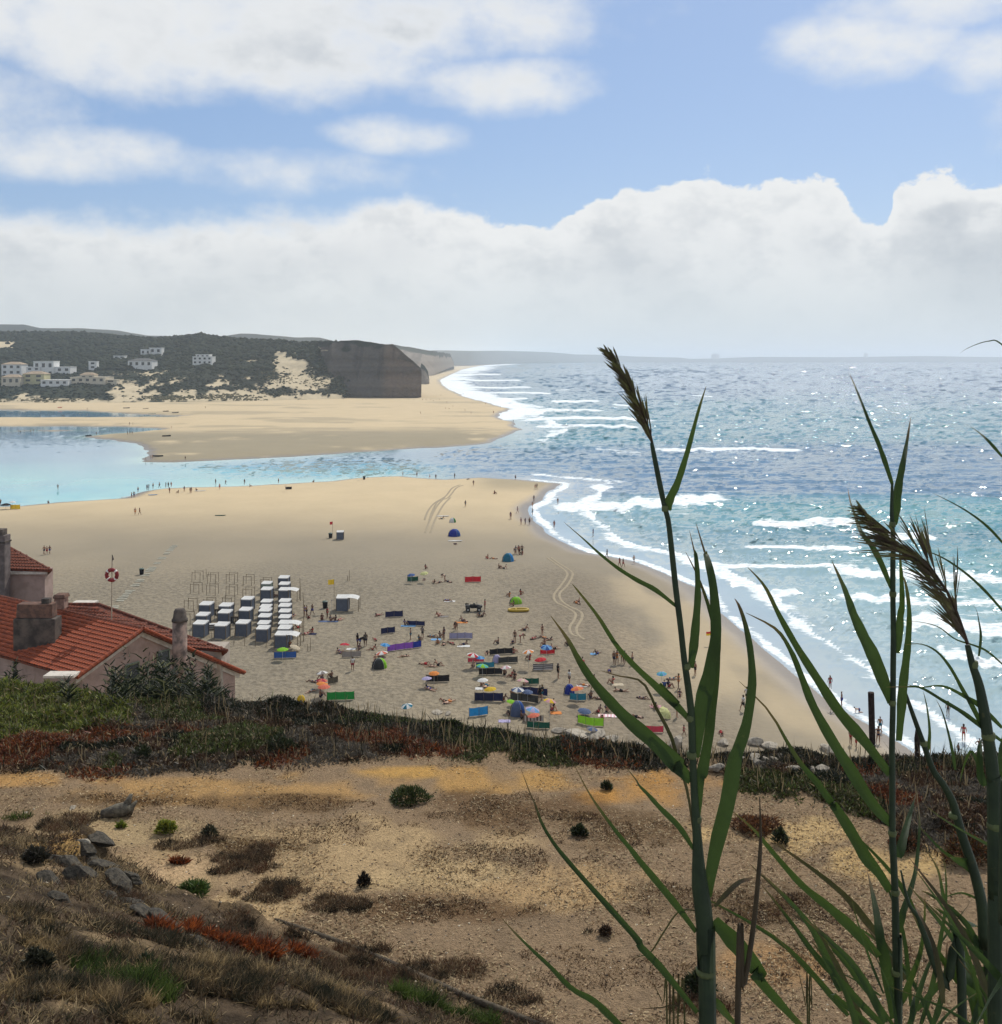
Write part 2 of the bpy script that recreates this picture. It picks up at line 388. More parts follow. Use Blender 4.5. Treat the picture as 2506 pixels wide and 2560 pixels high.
def build_beach():
    X, Y = fan(55, 12000, 520, -0.78, 0.62, 420)
    d = shore(X, Y); Z = beach_from(d, X, Y)
    PX = CX + F * X / Y; PY = HY + F * (H - Z) / Y
    # trampled sand around the bathers, wind-smoothed sand elsewhere
    tread = sstep(PY, 1360, 1480) * sstep(d, 9, 22)
    tread = tread * (0.55 + 0.45 * fbm(X / 12, Y / 20, 3, 31))
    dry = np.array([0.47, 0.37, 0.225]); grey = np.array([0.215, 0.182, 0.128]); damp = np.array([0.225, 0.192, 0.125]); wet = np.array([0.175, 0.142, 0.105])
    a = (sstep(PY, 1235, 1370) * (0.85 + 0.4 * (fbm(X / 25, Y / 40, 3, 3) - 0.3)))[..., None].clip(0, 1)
    C = dry * (1 - a) + grey * a  # grey carries the cloud shade of the near beach as sand colour
    # pale patches of blown sand over the darker flat near the sea
    pale = sstep(fbm(X / 11 + 3, Y / 30, 4, 77), 0.52, 0.66) * sstep(PX, 1430, 1600) * sstep(PY, 1400, 1450) * 0.45
    C = C * (1 - pale[..., None]) + dry * pale[..., None]
    band = sstep(PX, 1180, 1420) * sstep(PY, 1390, 1470) * (1 - sstep(d, 30, 48)) * 0.55 * sstep(d, 10, 20)
    C = C * (1 - band[..., None]) + np.array([0.185, 0.147, 0.10]) * band[..., None]
    # low-tide flat of the far spit: damp, greyer
    fl = sstep(PY, 1066 + 26 * (fbm(PX / 140, PY / 60, 3, 8) - 0.5), 1088) * (1 - sstep(PY, 1160, 1166)) * sstep(PX, 180, 330) * sstep(fbm(PX / 120, PY / 9, 4, 4) + 0.28, 0.42, 0.62)
    C = C * (1 - 0.9 * fl[..., None]) + damp * 0.9 * fl[..., None]
    st = sstep(fbm(PX / 190, PY / 5.0, 4, 21), 0.56, 0.66) * sstep(PY, 985, 1010) * (1 - sstep(PY, 1090, 1120)) * 0.5
    C = C * (1 - st[..., None]) + damp * st[..., None]
    f2 = sstep(PX, 1150, 1250) * (1 - sstep(PY, 1205, 1240)) * sstep(PY, 1185, 1192) * 0.7
    C = C * (1 - f2[..., None]) + damp * f2[..., None]
    ww = (1 - sstep(d, 1.0, 5.5)) * sstep(d, -60, -2)
    ww = np.maximum(ww, (d < 0) * 1.0)
    C = C * (1 - ww[..., None]) + wet * ww[..., None]
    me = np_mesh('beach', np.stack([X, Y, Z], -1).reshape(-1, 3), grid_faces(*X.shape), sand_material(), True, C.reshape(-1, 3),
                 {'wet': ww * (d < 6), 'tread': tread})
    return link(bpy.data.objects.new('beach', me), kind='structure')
beach = build_beach()

# ---- water material
def water_material():
    m = bpy.data.materials.new('sea_water'); m.use_nodes = True; n = NT(m.node_tree); n.n.clear()
    out = n.new('ShaderNodeOutputMaterial'); b = n.new('ShaderNodeBsdfPrincipled')
    at = n.new('ShaderNodeAttribute'); at.attribute_name = 'Col'
    fo = n.new('ShaderNodeAttribute'); fo.attribute_name = 'foam'
    ch = n.new('ShaderNodeAttribute'); ch.attribute_name = 'chop'
    tc = n.new('ShaderNodeTexCoord'); v = tc.outputs['Object']
    def vnoise_(scale, stretch, det):
        nd = n.new('ShaderNodeTexNoise'); n.put(nd.inputs['Vector'], n.scl(v, stretch)); nd.inputs['Scale'].default_value = scale
        nd.inputs['Detail'].default_value = det; nd.inputs['Roughness'].default_value = 0.6
        sb = n.new('ShaderNodeVectorMath', operation='SUBTRACT'); n.l.new(nd.outputs['Color'], sb.inputs[0]); sb.inputs[1].default_value = (0.5, 0.5, 0.5)
        return sb.outputs[0]
    a = vnoise_(0.55, (0.5, 1, 1), 4); c = vnoise_(0.09, (0.4, 1, 1), 2)
    def addv(p, q_):
        nd = n.new('ShaderNodeVectorMath', operation='ADD'); n.put(nd.inputs[0], p); n.put(nd.inputs[1], q_); return nd.outputs[0]
    tx = n.new('ShaderNodeAttribute'); tx.attribute_name = 'tilt_x'; ty = n.new('ShaderNodeAttribute'); ty.attribute_name = 'tilt_y'
    per = addv(addv(n.scl(a, (1.3, 1.8, 0)), n.scl(c, (0.3, 0.5, 0))), n.comb(tx.outputs['Fac'], ty.outputs['Fac'], 0.0))
    gl = n.noise(n.scl(v, (0.30, 0.03, 1)), 1.0, 4, .7); gl = n.m('ADD', .25, n.m('MULTIPLY', n.ss(gl, .38, .68), 1.5))
    sc = n.new('ShaderNodeVectorMath', operation='SCALE'); n.put(sc.inputs[0], per); n.put(sc.inputs['Scale'], n.m('MULTIPLY', ch.outputs['Fac'], gl))
    geo = n.new('ShaderNodeNewGeometry')
    nm = n.new('ShaderNodeVectorMath', operation='NORMALIZE'); n.put(nm.inputs[0], addv(geo.outputs['Normal'], sc.outputs[0]))
    n.l.new(nm.outputs[0], b.inputs['Normal'])
    # lacy foam
    f1 = n.noise(n.scl(v, (0.5, 1, 1)), 0.55, 6, 0.72); f2 = n.noise(n.scl(v, (0.25, 1, 1)), 0.16, 5, 0.6)
    f3 = n.noise(n.scl(v, (.5, 1, 1)), 1.8, 4, .7); ff = n.m('ADD', n.m('ADD', n.m('MULTIPLY', f1, 0.5), n.m('MULTIPLY', f2, 0.35)), n.m('MULTIPLY', f3, .15))
    th = n.m('SUBTRACT', 0.86, n.m('MULTIPLY', fo.outputs['Fac'], 0.62))
    foam = n.m('MULTIPLY', n.ss(n.m('SUBTRACT', ff, th), -0.05, 0.07), n.ss(fo.outputs['Fac'], 0.02, 0.2))
    var = n.noise(n.scl(v, (0.3, 1, 1)), 0.035, 5, 0.6)
    kk = n.m('ADD', 0.72, n.m('MULTIPLY', var, 0.56))
    col = n.mix(1.0, at.outputs['Color'], n.comb(kk, kk, n.m('ADD', 0.2, n.m('MULTIPLY', kk, 0.8))), 'MULTIPLY')
    n.put(b.inputs['Base Color'], n.mix(foam, col, n.mix(n.ss(n.noise(n.scl(v, (.6, 1, 1)), 1.1, 5, .7), .3, .62), (0.42, 0.52, 0.55), (0.84, 0.86, 0.87))))
    n.put(b.inputs['Roughness'], n.m('ADD', 0.06, n.m('MULTIPLY', foam, 0.7)))
    n.put(b.inputs['Specular IOR Level'], n.m('SUBTRACT', 0.5, n.m('MULTIPLY', foam, 0.35)))
    b.inputs['IOR'].default_value = 1.33
    n.l.new(b.outputs[0], out.inputs[0]); return m

# breakers: pixel polyline (displayed picture / 1904 wide), thickness in those pixels, strength, height in m
BREAK = [([(1030, 962), (1130, 968), (1260, 960), (1400, 952)], 13, 1.0, .5), ([(1420, 998), (1500, 1000), (1600, 994), (1640, 998)], 9, 1.25, .8),
         ([(1630, 1012), (1700, 1020), (1790, 1026)], 9, .95, .4), ([(1390, 1044), (1500, 1046), (1650, 1048)], 6, .85, .3),
         ([(1270, 1072), (1420, 1078), (1560, 1080), (1640, 1090)], 7, .85, .3), ([(1385, 1108), (1425, 1110)], 7, 1.1, .7), ([(1465, 1124), (1520, 1128)], 8, 1.1, .7),
         ([(1540, 1082), (1640, 1092), (1760, 1100), (1904, 1104), (2100, 1105)], 14, .85, .3), ([(1560, 1135), (1640, 1140), (1750, 1150), (1950, 1150)], 12, .8, .3),
         ([(1700, 1180), (1800, 1195), (1960, 1210)], 22, .82, .2), ([(1760, 1235), (1830, 1250), (1960, 1275)], 16, .75, .15),
         ([(1225, 853), (1300, 857), (1420, 853), (1545, 858)], 4.5, .9, .3), ([(1120, 855), (1230, 862)], 8, .6, .1),
         ([(1000, 812), (1100, 810), (1230, 812)], 4, .9, .4), ([(975, 800), (1080, 795), (1190, 796), (1265, 801)], 4, 1.0, .5),
         ([(960, 783), (1050, 780), (1160, 781)], 3.2, .9, .4), ([(1040, 764), (1145, 763)], 3.2, 1.0, .5), ([(920, 760), (1010, 757)], 3, .9, .4),
         ([(900, 748), (1000, 746), (1060, 748)], 2.5, .9, .4), ([(880, 735), (960, 737), (1020, 735)], 2.4, .9, .4), ([(870, 722), (930, 724), (1000, 722)], 2.2, .9, .3),
         ([(860, 711), (960, 712)], 2.0, .9, .3), ([(865, 703), (930, 703)], 1.6, .9, .2), ([(1050, 742), (1090, 741)], 2, .7, .3), ([(1160, 770), (1200, 771)], 2.5, .8, .3),
         ([(1310, 752), (1360, 754)], 2, .7, .2), ([(640, 888), (760, 892), (860, 888)], 9, .35, .05)]
def build_sea():
    X, Y = fan(70, 29000, 760, -0.78, 0.82, 520)
    d = shore(X, Y); off = -d
    Z = np.zeros_like(X); foam = np.zeros_like(X)
    PX = CX + F * X / Y; PY = HY + F * H / Y
    row = Y * 0.008
    open_ = sstep(PX, 1050, 1350) * sstep(off, 4, 40)
    for lam, amp, dx, ph in ((38, .30, .10, 0), (21, .20, -.16, 2), (12, .13, .25, 4), (7, .08, -.4, 1), (4.2, .045, .5, 3)):
        k = 2 * math.pi / lam; fade = np.clip((lam / row - 3) / 4, 0, 1)
        warp = 6 * fbm(X / 40 + ph, Y / 40, 3, int(lam))
        s = np.sin(k * (Y + dx * X + warp * lam / 10) + ph)
        Z += amp * fade * (1 - np.abs(s)) * 1.2 * open_ * (0.4 + 1.2 * fbm(X / 60, Y / 60, 2, 51))
    cr = 1.3162
    for pts, th, k, hgt in BREAK:
        ppx = np.array([p[0] * cr for p in pts]); ppy = np.array([p[1] * cr for p in pts])
        yy = np.interp(PX, ppx, ppy); w = th * cr
        wob = (fbm(PX / 30 + th, PY / 400 + k, 3, int(th * 10)) - 0.5) * w * 1.5
        t = (PY - yy - wob) / w
        L = ppx[-1] - ppx[0]
        tap = sstep(PX, ppx[0] - L * .06, ppx[0] + L * .16) * (1 - sstep(PX, ppx[-1] - L * .16, ppx[-1] + L * .06))
        foam = np.maximum(foam, k * tap * np.where(t > 0, np.exp(-(t * 1.3) ** 2), np.exp(-(t * 0.75) ** 2)))
        Z += hgt * tap * np.exp(-(t * 1.5 - .2) ** 2) * 0.8
    # swash along the open-sea shore
    seaside = sstep(PX, 1290, 1345)
    lob = 5 * (fbm(X / 9, Y / 14, 3, 61) - 0.5) * np.clip(Y / 130, .8, 3)
    wid = np.interp(Y, [90, 200, 300, 900], [7, 11, 14, 30])
    sw = np.exp(-((off - wid * .14 + lob * .16) / (wid * .11)) ** 2) * (.12 + .80 * fbm(X / 7, Y / 9, 3, 64)) + np.exp(-((off - wid * 1.2 + lob) / (wid * .28)) ** 2) * 0.50 * (.6 + .8 * fbm(X / 14, Y / 20, 3, 62)) + 0.34 * (off < wid * 1.2) * (off > 0)
    foam = np.maximum(foam, sw * seaside)
    # surf zone along the far beach
    fs = sstep(Y, 500, 700) * (PX > 1080) * np.exp(-((off - 10) / (0.035 * Y)) ** 2) * (0.5 + .7 * fbm(PX / 60, PY / 3.5, 3, 71))
    foam = np.maximum(foam, fs)
    lac = sstep(fbm(X / 22, Y / 40, 4, 88), 0.5, 0.7) * 0.5 * open_ * (1 - sstep(Y, 200, 420)); foam = np.maximum(foam, lac)
    streak = sstep(fbm(PX / 200, PY / 6, 4, 90), 0.55, .7) * .42 * open_ * sstep(PY, 1120, 1135) * (1 - sstep(PY, 1230, 1250)); foam = np.maximum(foam, streak)
    Z *= sstep(off, 3, 18)
    # water's own colour: sandy shallows, turquoise bar, blue outflow, deep sea
    shal = np.array([.40, .45, .475]); turq = np.array([.085, .27, .285]); teal = np.array([.035, .165, .205]); blue = np.array([.055, .135, .215]); deep = np.array([.022, .072, .14])
    lagn = np.array([.17, .45, .46]); lagd = np.array([.10, .235, .36])
    def mixc(A_, B_, t): return A_ * (1 - t[..., None]) + B_ * t[..., None]
    nz = (fbm(PX / 260, PY / 18, 3, 15) - .5)
    C = mixc(np.broadcast_to(turq, X.shape + (3,)), teal, sstep(PY, 1420, 1330))
    C = mixc(C, turq, sstep(PY + nz * 25, 1345, 1300) * .7)
    C = mixc(C, blue, sstep(PY + nz * 30, 1265, 1225))
    C = mixc(C, teal, sstep(PY + nz * 20, 1125, 1095))
    C = mixc(C, deep, sstep(PY + nz * 40, 1040, 960))
    C = mixc(C, turq, np.exp(-np.clip(off, 0, 1e9) / (0.10 * Y)) * sstep(PX, 1200, 1320) * sstep(Y, 300, 500) * .6)
    C = mixc(C, shal, np.exp(-np.clip(off, 0, 1e9) / np.interp(Y, [90, 150, 300, 1000], [45, 42, 14, 15])) * sstep(PX, 1250, 1340) * .95)
    lg = 1 - sstep(PX, 900, 1250)
    L = mixc(np.broadcast_to(lagn, X.shape + (3,)), lagd, sstep(PY + nz * 30, 1215, 1130))
    L = mixc(L, np.array([.36, .56, .50]), np.exp(-np.clip(off, 0, 1e9) / 7.0) * .8)
    pat = sstep(fbm(X / 45, Y / 90, 4, 14), .5, .62) * .35
    L = mixc(L, lagd * 1.1, pat)
    C = mixc(C, L, lg)
    chop = 0.012 + 0.988 * sstep(PX, 1000, 1400) * sstep(off, 2, 26)
    calm = sstep(fbm(PX / 500 + 4, PY / 16, 3, 44), .55, .68) * .35 + .5 * np.exp(-((PY - 1190) / 55) ** 2)
    chop = chop * (1 - np.clip(calm, 0, .7))
    chop = np.maximum(chop, .62 * np.exp(-(((PX - 850) / 260) ** 2 + ((PY - 1172) / 16) ** 2)))
    def facets(sd):
        rg = np.random.default_rng(sd); a_ = vnoise(PX / 8.0, PY / 2.4, sd) + vnoise(PX / 5.0 + 7, PY / 1.9, sd + 1) + .6 * vnoise(PX / 22.0, PY / 5, sd + 2) - 1.3
        return .30 * a_ + .75 * a_ ** 3
    hot = 1 + .35 * np.exp(-((PY - 1045) / 60) ** 2) + .30 * np.exp(-((PY - 1330) / 60) ** 2) - .35 * np.exp(-((PY - 1190) / 45) ** 2)
    tlx = facets(301) * .8 * hot; tly = facets(311) * 1.15 * hot
    me = np_mesh('sea', np.stack([X, Y, Z], -1).reshape(-1, 3), grid_faces(*X.shape), water_material(), True, C.reshape(-1, 3), {'foam': foam, 'chop': chop, 'tilt_x': tlx, 'tilt_y': tly})
    return link(bpy.data.objects.new('sea', me), kind='structure')
sea = build_sea()

# ---- hills and cliffs: lofts between a foot line and a ridge line
def loft(name, cols, nu, nv, material, rough_=0.0, power=0.8, back=200.0, colour=None, seed=0, nscale=60.0, kind='structure', strata=0.0, **kw):
    cols = np.array(cols, float)                      # px, y foot, D foot, y ridge, D ridge
    pxs = np.linspace(cols[0, 0], cols[-1, 0], nu)
    yb, Db, yt, Dt = (np.interp(pxs, cols[:, 0], cols[:, k]) for k in (1, 2, 3, 4))
    bx = (pxs - CX) / F * Db; bz = H - (yb - HY) / F * Db; tx = (pxs - CX) / F * Dt; tz = H - (yt - HY) / F * Dt
    T = np.concatenate([np.linspace(0, 1, nv), [1.25, 2.0]])
    V = np.zeros((len(T), nu, 3)); tt = np.zeros((len(T), nu))
    for i, t in enumerate(T):
        if t <= 1:
            y = Db + (Dt - Db) * t; x = bx + (tx - bx) * t; z = bz + (tz - bz) * t ** power
            am = rough_ * math.sin(math.pi * min(t, .97)) ** .6
            nzv = fbm(x / nscale, y / nscale + z / nscale, 5, seed) - 0.5
            z = z + am * nzv * 2; y = y + am * (fbm(x / nscale * 1.7 + 9, z / nscale * 1.7, 4, seed + 3) - .5) * 2
            if strata: y = y + strata * (vnoise(z / 4.0, x / 400, seed + 7) - .5)
        else:
            y = Dt + back * (t - 1); x = tx * (1 + back * (t - 1) / Dt); z = tz - (t - 1) ** 2 * (tz + 3)
        V[i, :, 0] = x; V[i, :, 1] = y; V[i, :, 2] = z; tt[i] = t
    X, Y, Z = V[..., 0], V[..., 1], V[..., 2]
    PX = CX + F * X / Y; PY = HY + F * (H - Z) / Y
    C = colour(X, Y, Z, PX, PY, tt) if colour else np.ones(V.shape) * .3
    me = np_mesh(name, V.reshape(-1, 3), grid_faces(len(T), nu), material, True, C.reshape(-1, 3))
    return link(bpy.data.objects.new(name, me), kind=kind, **kw), V, PX, PY, tt
M_HILL = colmat('hill_ground', .95, 0, .1, 0.12, .35, .6, 1.5, .25)
SCRUB = np.array([.010, .015, .010]); SCRUB2 = np.array([.022, .028, .017]); DUNE = np.array([.47, .39, .26])
def ellm(PX, PY, lst):
    m = np.full(PX.shape, -9.0)
    for ex, ey, rx, ry, k in lst: m = np.maximum(m, k * (1 - ((PX - ex) / rx) ** 2 - ((PY - ey) / ry) ** 2))
    return m
SANDY = [(330, 985, 75, 26, 1.4), (60, 996, 60, 14, 1.0), (120, 1004, 300, 8, 1.2), (560, 990, 260, 18, 1.3), (735, 915, 55, 36, 1.6), (700, 885, 22, 14, 1.3), (770, 955, 70, 26, 1.6),
         (690, 960, 60, 14, 1.2), (10, 862, 40, 9, 1.8), (300, 950, 45, 12, .5), (420, 955, 70, 12, .45), (560, 955, 90, 12, .35), (590, 912, 12, 5, 1.4), (640, 905, 40, 8, .4), (345, 935, 60, 8, .3), (800, 1000, 160, 20, 1.6)]
def sandmask(PX, PY):
    return sstep(ellm(PX, PY, SANDY) + (fbm(PX / 16, PY / 9, 4, 2) - .5) * 3.0, 0.35, 0.75)
def hill_col(X, Y, Z, PX, PY, t):
    v = sstep(fbm(X / 35, Y / 45, 4, 6), .4, .65)[..., None]
    C = SCRUB * (1 - v) + SCRUB2 * v
    s = sandmask(PX, PY)[..., None]
    return C * (1 - s) + DUNE * s
hill, HV, HPX, HPY, HT = loft('hill', [(-700, 1008.6, 860, 826, 1500), (0, 1008.6, 860, 829, 1500), (60, 1008.6, 860, 828, 1500), (200, 1008.6, 860, 829, 1480), (250, 1008.4, 862, 832, 1460), (370, 1008.0, 865, 844, 1400),
    (440, 1007.3, 870, 840, 1380), (500, 1006.1, 880, 834, 1350), (560, 1004.9, 890, 842, 1300), (640, 1003.7, 900, 849, 1250), (734, 1002.0, 915, 854, 1170), (808, 1000.3, 930, 853, 1110), (860, 998.7, 945, 856, 1090)],
    330, 120, M_HILL, 5.0, .85, 400, hill_col, 5, 55.0)
def cliff_col(X, Y, Z, PX, PY, t):
    lay = vnoise(Z / 2.2, X / 150, 3)[..., None] * .5 + vnoise(Z / 7, X / 90, 13)[..., None] * .5
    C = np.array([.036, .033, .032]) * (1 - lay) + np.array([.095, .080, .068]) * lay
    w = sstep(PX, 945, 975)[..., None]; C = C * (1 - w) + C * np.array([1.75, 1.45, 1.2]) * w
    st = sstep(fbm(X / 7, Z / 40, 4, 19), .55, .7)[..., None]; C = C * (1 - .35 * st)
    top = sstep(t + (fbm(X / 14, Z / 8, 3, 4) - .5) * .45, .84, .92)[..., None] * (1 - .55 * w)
    s = (sstep(fbm(PX / 10, PY / 6, 3, 23) + (812 - PX) / 60, .6, .8) * .8)[..., None]
    C = C * (1 - s) + DUNE * s
    return C * (1 - top) + SCRUB * top
M_CLIFF = colmat('cliff_rock', .95, 0, .1, .35, .5, 1.0, 2.5, .18)
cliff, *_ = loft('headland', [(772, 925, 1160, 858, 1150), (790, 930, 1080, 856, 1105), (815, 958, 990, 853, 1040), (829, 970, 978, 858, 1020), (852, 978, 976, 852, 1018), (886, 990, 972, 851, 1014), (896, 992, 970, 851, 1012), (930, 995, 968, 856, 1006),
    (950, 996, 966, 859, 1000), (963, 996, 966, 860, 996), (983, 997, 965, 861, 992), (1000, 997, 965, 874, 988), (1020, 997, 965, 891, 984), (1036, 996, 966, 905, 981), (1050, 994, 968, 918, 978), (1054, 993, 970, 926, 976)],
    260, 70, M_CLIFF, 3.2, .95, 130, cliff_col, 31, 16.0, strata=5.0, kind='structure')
def far_cliff_col(X, Y, Z, PX, PY, t):
    C = np.array([.20, .165, .13]) + .09 * (vnoise(Z / 6, X / 300, 3)[..., None] - .5)
    st = sstep(fbm(X / 25, Z / 90, 4, 19), .5, .7)[..., None]; C = C * (1 - .4 * st)
    top = sstep(t + (fbm(X / 60, Z / 20, 3, 4) - .5) * .3, .72, .85)[..., None]
    return C * (1 - top) + SCRUB2 * top
loft('cliff', [(960, 950, 2000, 861, 2450), (986, 950, 2000, 861, 2450), (1030, 945, 2100, 868, 2500), (1060, 944, 2150, 874, 2520), (1085, 938, 2300, 878, 2540), (1100, 930, 2600, 880, 2760), (1125, 919, 3200, 884, 3300), (1136, 916, 3400, 908, 3440)],
     140, 40, M_CLIFF, 14, .9, 300, far_cliff_col, 41, 60.0)
loft('sea_stack', [(1050, 962, 1500, 926, 1512), (1054, 962, 1500, 908, 1520), (1062, 961, 1500, 915, 1518), (1070, 960, 1500, 928, 1516), (1074, 959, 1500, 948, 1512)], 40, 20, M_CLIFF, 4, 1, 40, far_cliff_col, 43, 12.0)
def scrub_col(X, Y, Z, PX, PY, t):
    v = sstep(fbm(X / 130, Y / 130, 4, 6), .4, .65)[..., None]; return SCRUB * (1 - v) + SCRUB2 * v
loft('far_hill', [(-800, 900, 2600, 812, 3300), (0, 900, 2600, 811, 3300), (60, 900, 2600, 811, 3300), (100, 900, 2600, 820, 3300), (200, 900, 2600, 820, 3300), (300, 900, 2600, 826, 3300), (370, 900, 2600, 839, 3300), (470, 900, 2600, 842, 3300), (560, 900, 2600, 840, 3300),
    (600, 900, 2600, 834, 3200), (640, 900, 2600, 835, 3200), (740, 900, 2600, 843, 3150), (800, 900, 2600, 844, 3100), (840, 900, 2600, 853, 3100), (900, 900, 2600, 862, 3000), (1000, 900, 2600, 875, 3000)], 200, 30, M_HILL, 10, .8, 600, scrub_col, 51, 90.0)
loft('far_coast', [(1080, 914, 5200, 876, 6200), (1180, 912, 5600, 877, 6400), (1260, 908, 8000, 877, 9000), (1370, 906, 10000, 880, 11000), (1440, 905.5, 11000, 886, 12000), (1510, 905, 12000, 887, 12600), (1580, 905, 12400, 891, 12800), (1700, 905, 12600, 894, 12900), (1725, 905, 12600, 897, 12900), (1790, 905, 12600, 896, 12900),
    (1900, 905, 12600, 892, 12900), (2060, 905, 12700, 893, 12900), (2100, 905, 12700, 893, 12900), (2230, 905, 12700, 891, 12900), (2320, 904, 12700, 890, 13000), (2420, 904, 12700, 892, 13000), (2506, 904, 12700, 893, 13000), (3000, 904, 12700, 896, 13000)], 260, 16, M_HILL, 8, .7, 800, scrub_col, 61, 300.0)

HBVH = BVHTree.FromPolygons([tuple(p) for p in HV.reshape(-1, 3)], [tuple(f) for f in grid_faces(*HV.shape[:2])])
def on_hill(px, py):
    a, b = ray(px, py); hit = HBVH.ray_cast(Vector((0, 0, H)), Vector((a, 1, b)).normalized())
    return hit[0]

def ico_blob():
    bm = bmesh.new(); bmesh.ops.create_icosphere(bm, subdivisions=1, radius=1)
    V = np.array([v.co[:] for v in bm.verts]); Fc = np.array([[v.index for v in f.verts] for f in bm.faces]); bm.free(); return V, Fc
BV, BF = ico_blob()
def blob_stuff(name, pos, rad, cols, material, squash=.8, label=None, cat=None, seed=3):
    rg = np.random.default_rng(seed); n = len(pos)
    j = 1 + (rg.random((n, len(BV), 1)) - .5) * .7
    V = pos[:, None, :] + BV[None] * j * rad[:, None, None] * np.array([1, 1, squash])
    Fc = (BF[None] + (np.arange(n) * len(BV))[:, None, None]).reshape(-1, 3)
    C = np.repeat(cols[:, None, :], len(BV), 1) * (.75 + .5 * rg.random((n, len(BV), 1)))
    me = np_mesh(name, V.reshape(-1, 3), Fc, material, False, C.reshape(-1, 3))
    return link(bpy.data.objects.new(name, me), label=label, cat=cat, kind='stuff')
def hill_scrub():
    w = (1 - sandmask(HPX, HPY)) * (HT < .99) * (HT > .02) * (HPX > -150)
    idx = np.flatnonzero(w.ravel() > .25); rg = np.random.default_rng(5)
    pick = rg.choice(idx, min(9000, len(idx)), replace=False)
    P = HV.reshape(-1, 3)[pick] + rg.normal(0, 2.0, (len(pick), 3)) * [1, 1, 0]
    low = HPY.ravel()[pick] > 925
    r = np.where(low, rg.uniform(.7, 2.2, len(pick)), rg.uniform(1.3, 4.2, len(pick)))
    v = rg.random((len(pick), 1))
    C = SCRUB * (1 - v) + np.array([.026, .034, .018]) * v
    blob_stuff('hillside_scrub', P, r, C, colmat('scrub_leaf', .9, 0, .1, .5, .4), .75, 'dark green scrub covering the far hillside', 'scrub')
hill_scrub()
def dune_tufts():
    rg = np.random.default_rng(8); pos = []; 
    for ex, ey, rx, ry, k in ((420, 995, 70, 6, 260), (560, 992, 90, 7, 260), (700, 986, 60, 5, 60), (640, 1000, 60, 3, 40), (130, 1001, 120, 4, 120), (790, 955, 60, 20, 120), (690, 945, 60, 22, 160)):
        for _ in range(k):
            p = on_hill(rg.normal(ex, rx * .5), rg.normal(ey, ry * .5))
            if p is not None and p.y < 1250: pos.append(p)
    pos = np.array([tuple(p) for p in pos]); n = len(pos); v = rg.random((n, 1))
    C = np.array([.05, .055, .03]) * (1 - v) + np.array([.13, .105, .05]) * v
    blob_stuff('dune_scrub', pos, rg.uniform(.5, 1.6, n), C, MATS['scrub_leaf'], .6, 'low dune plants growing on the sand below the hill', 'scrub', 9)
dune_tufts()

# ---- air
def build_haze():
    m = bpy.data.materials.new('haze_air'); m.use_nodes = True; n = NT(m.node_tree); n.n.clear()
    out = n.new('ShaderNodeOutputMaterial'); v = n.new('ShaderNodeVolumePrincipled')
    v.inputs['Color'].default_value = (.80, .88, .96, 1); v.inputs['Density'].default_value = 0.00011; v.inputs['Anisotropy'].default_value = 0.3
    n.l.new(v.outputs[0], out.inputs['Volume'])
    b = MB().box(-24500, 24500, -60, 29400, -6, 205)
    o = b.obj('haze', m, label='thin pale sea haze lying over the whole bay', cat='haze', kind='stuff')
build_haze()
# ================================================================== FOREGROUND: cliff-top flat, bank, ground cover
LIPX = [-700, 0, 250, 600, 850, 1000, 1200, 1400, 1650, 1800, 2000, 2200, 2506, 3200]
LIPY = [1700, 1706, 1745, 1758, 1775, 1792, 1822, 1850, 1888, 1892, 1892, 1912, 1915, 1900]
VEGX = [-700, 0, 250, 330, 500, 600, 800, 1000, 1200, 1400, 1650, 1800, 1840, 2000, 2120, 2200, 2300, 2506, 3200]
VEGY = [1925, 1925, 1945, 1940, 1930, 1922, 1912, 1890, 1898, 1908, 1922, 1935, 1975, 2005, 2040, 2090, 2140, 2180, 2200]
def lip_y(u): return 9.0 * F / (np.interp(CX + F * u, LIPX, LIPY) - HY)
LP1 = np.array([-8.1, 16.2]); LP2 = np.array([0.57, 13.3])
LD = (LP2 - LP1) / np.linalg.norm(LP2 - LP1); LN = np.array([-LD[1], LD[0]]);  LN = LN if LN[1] < 0 else -LN
def bank_s(x, y): return (x - LP1[0]) * LN[0] + (y - LP1[1]) * LN[1]        # > 0 on the viewer's side of the bank edge
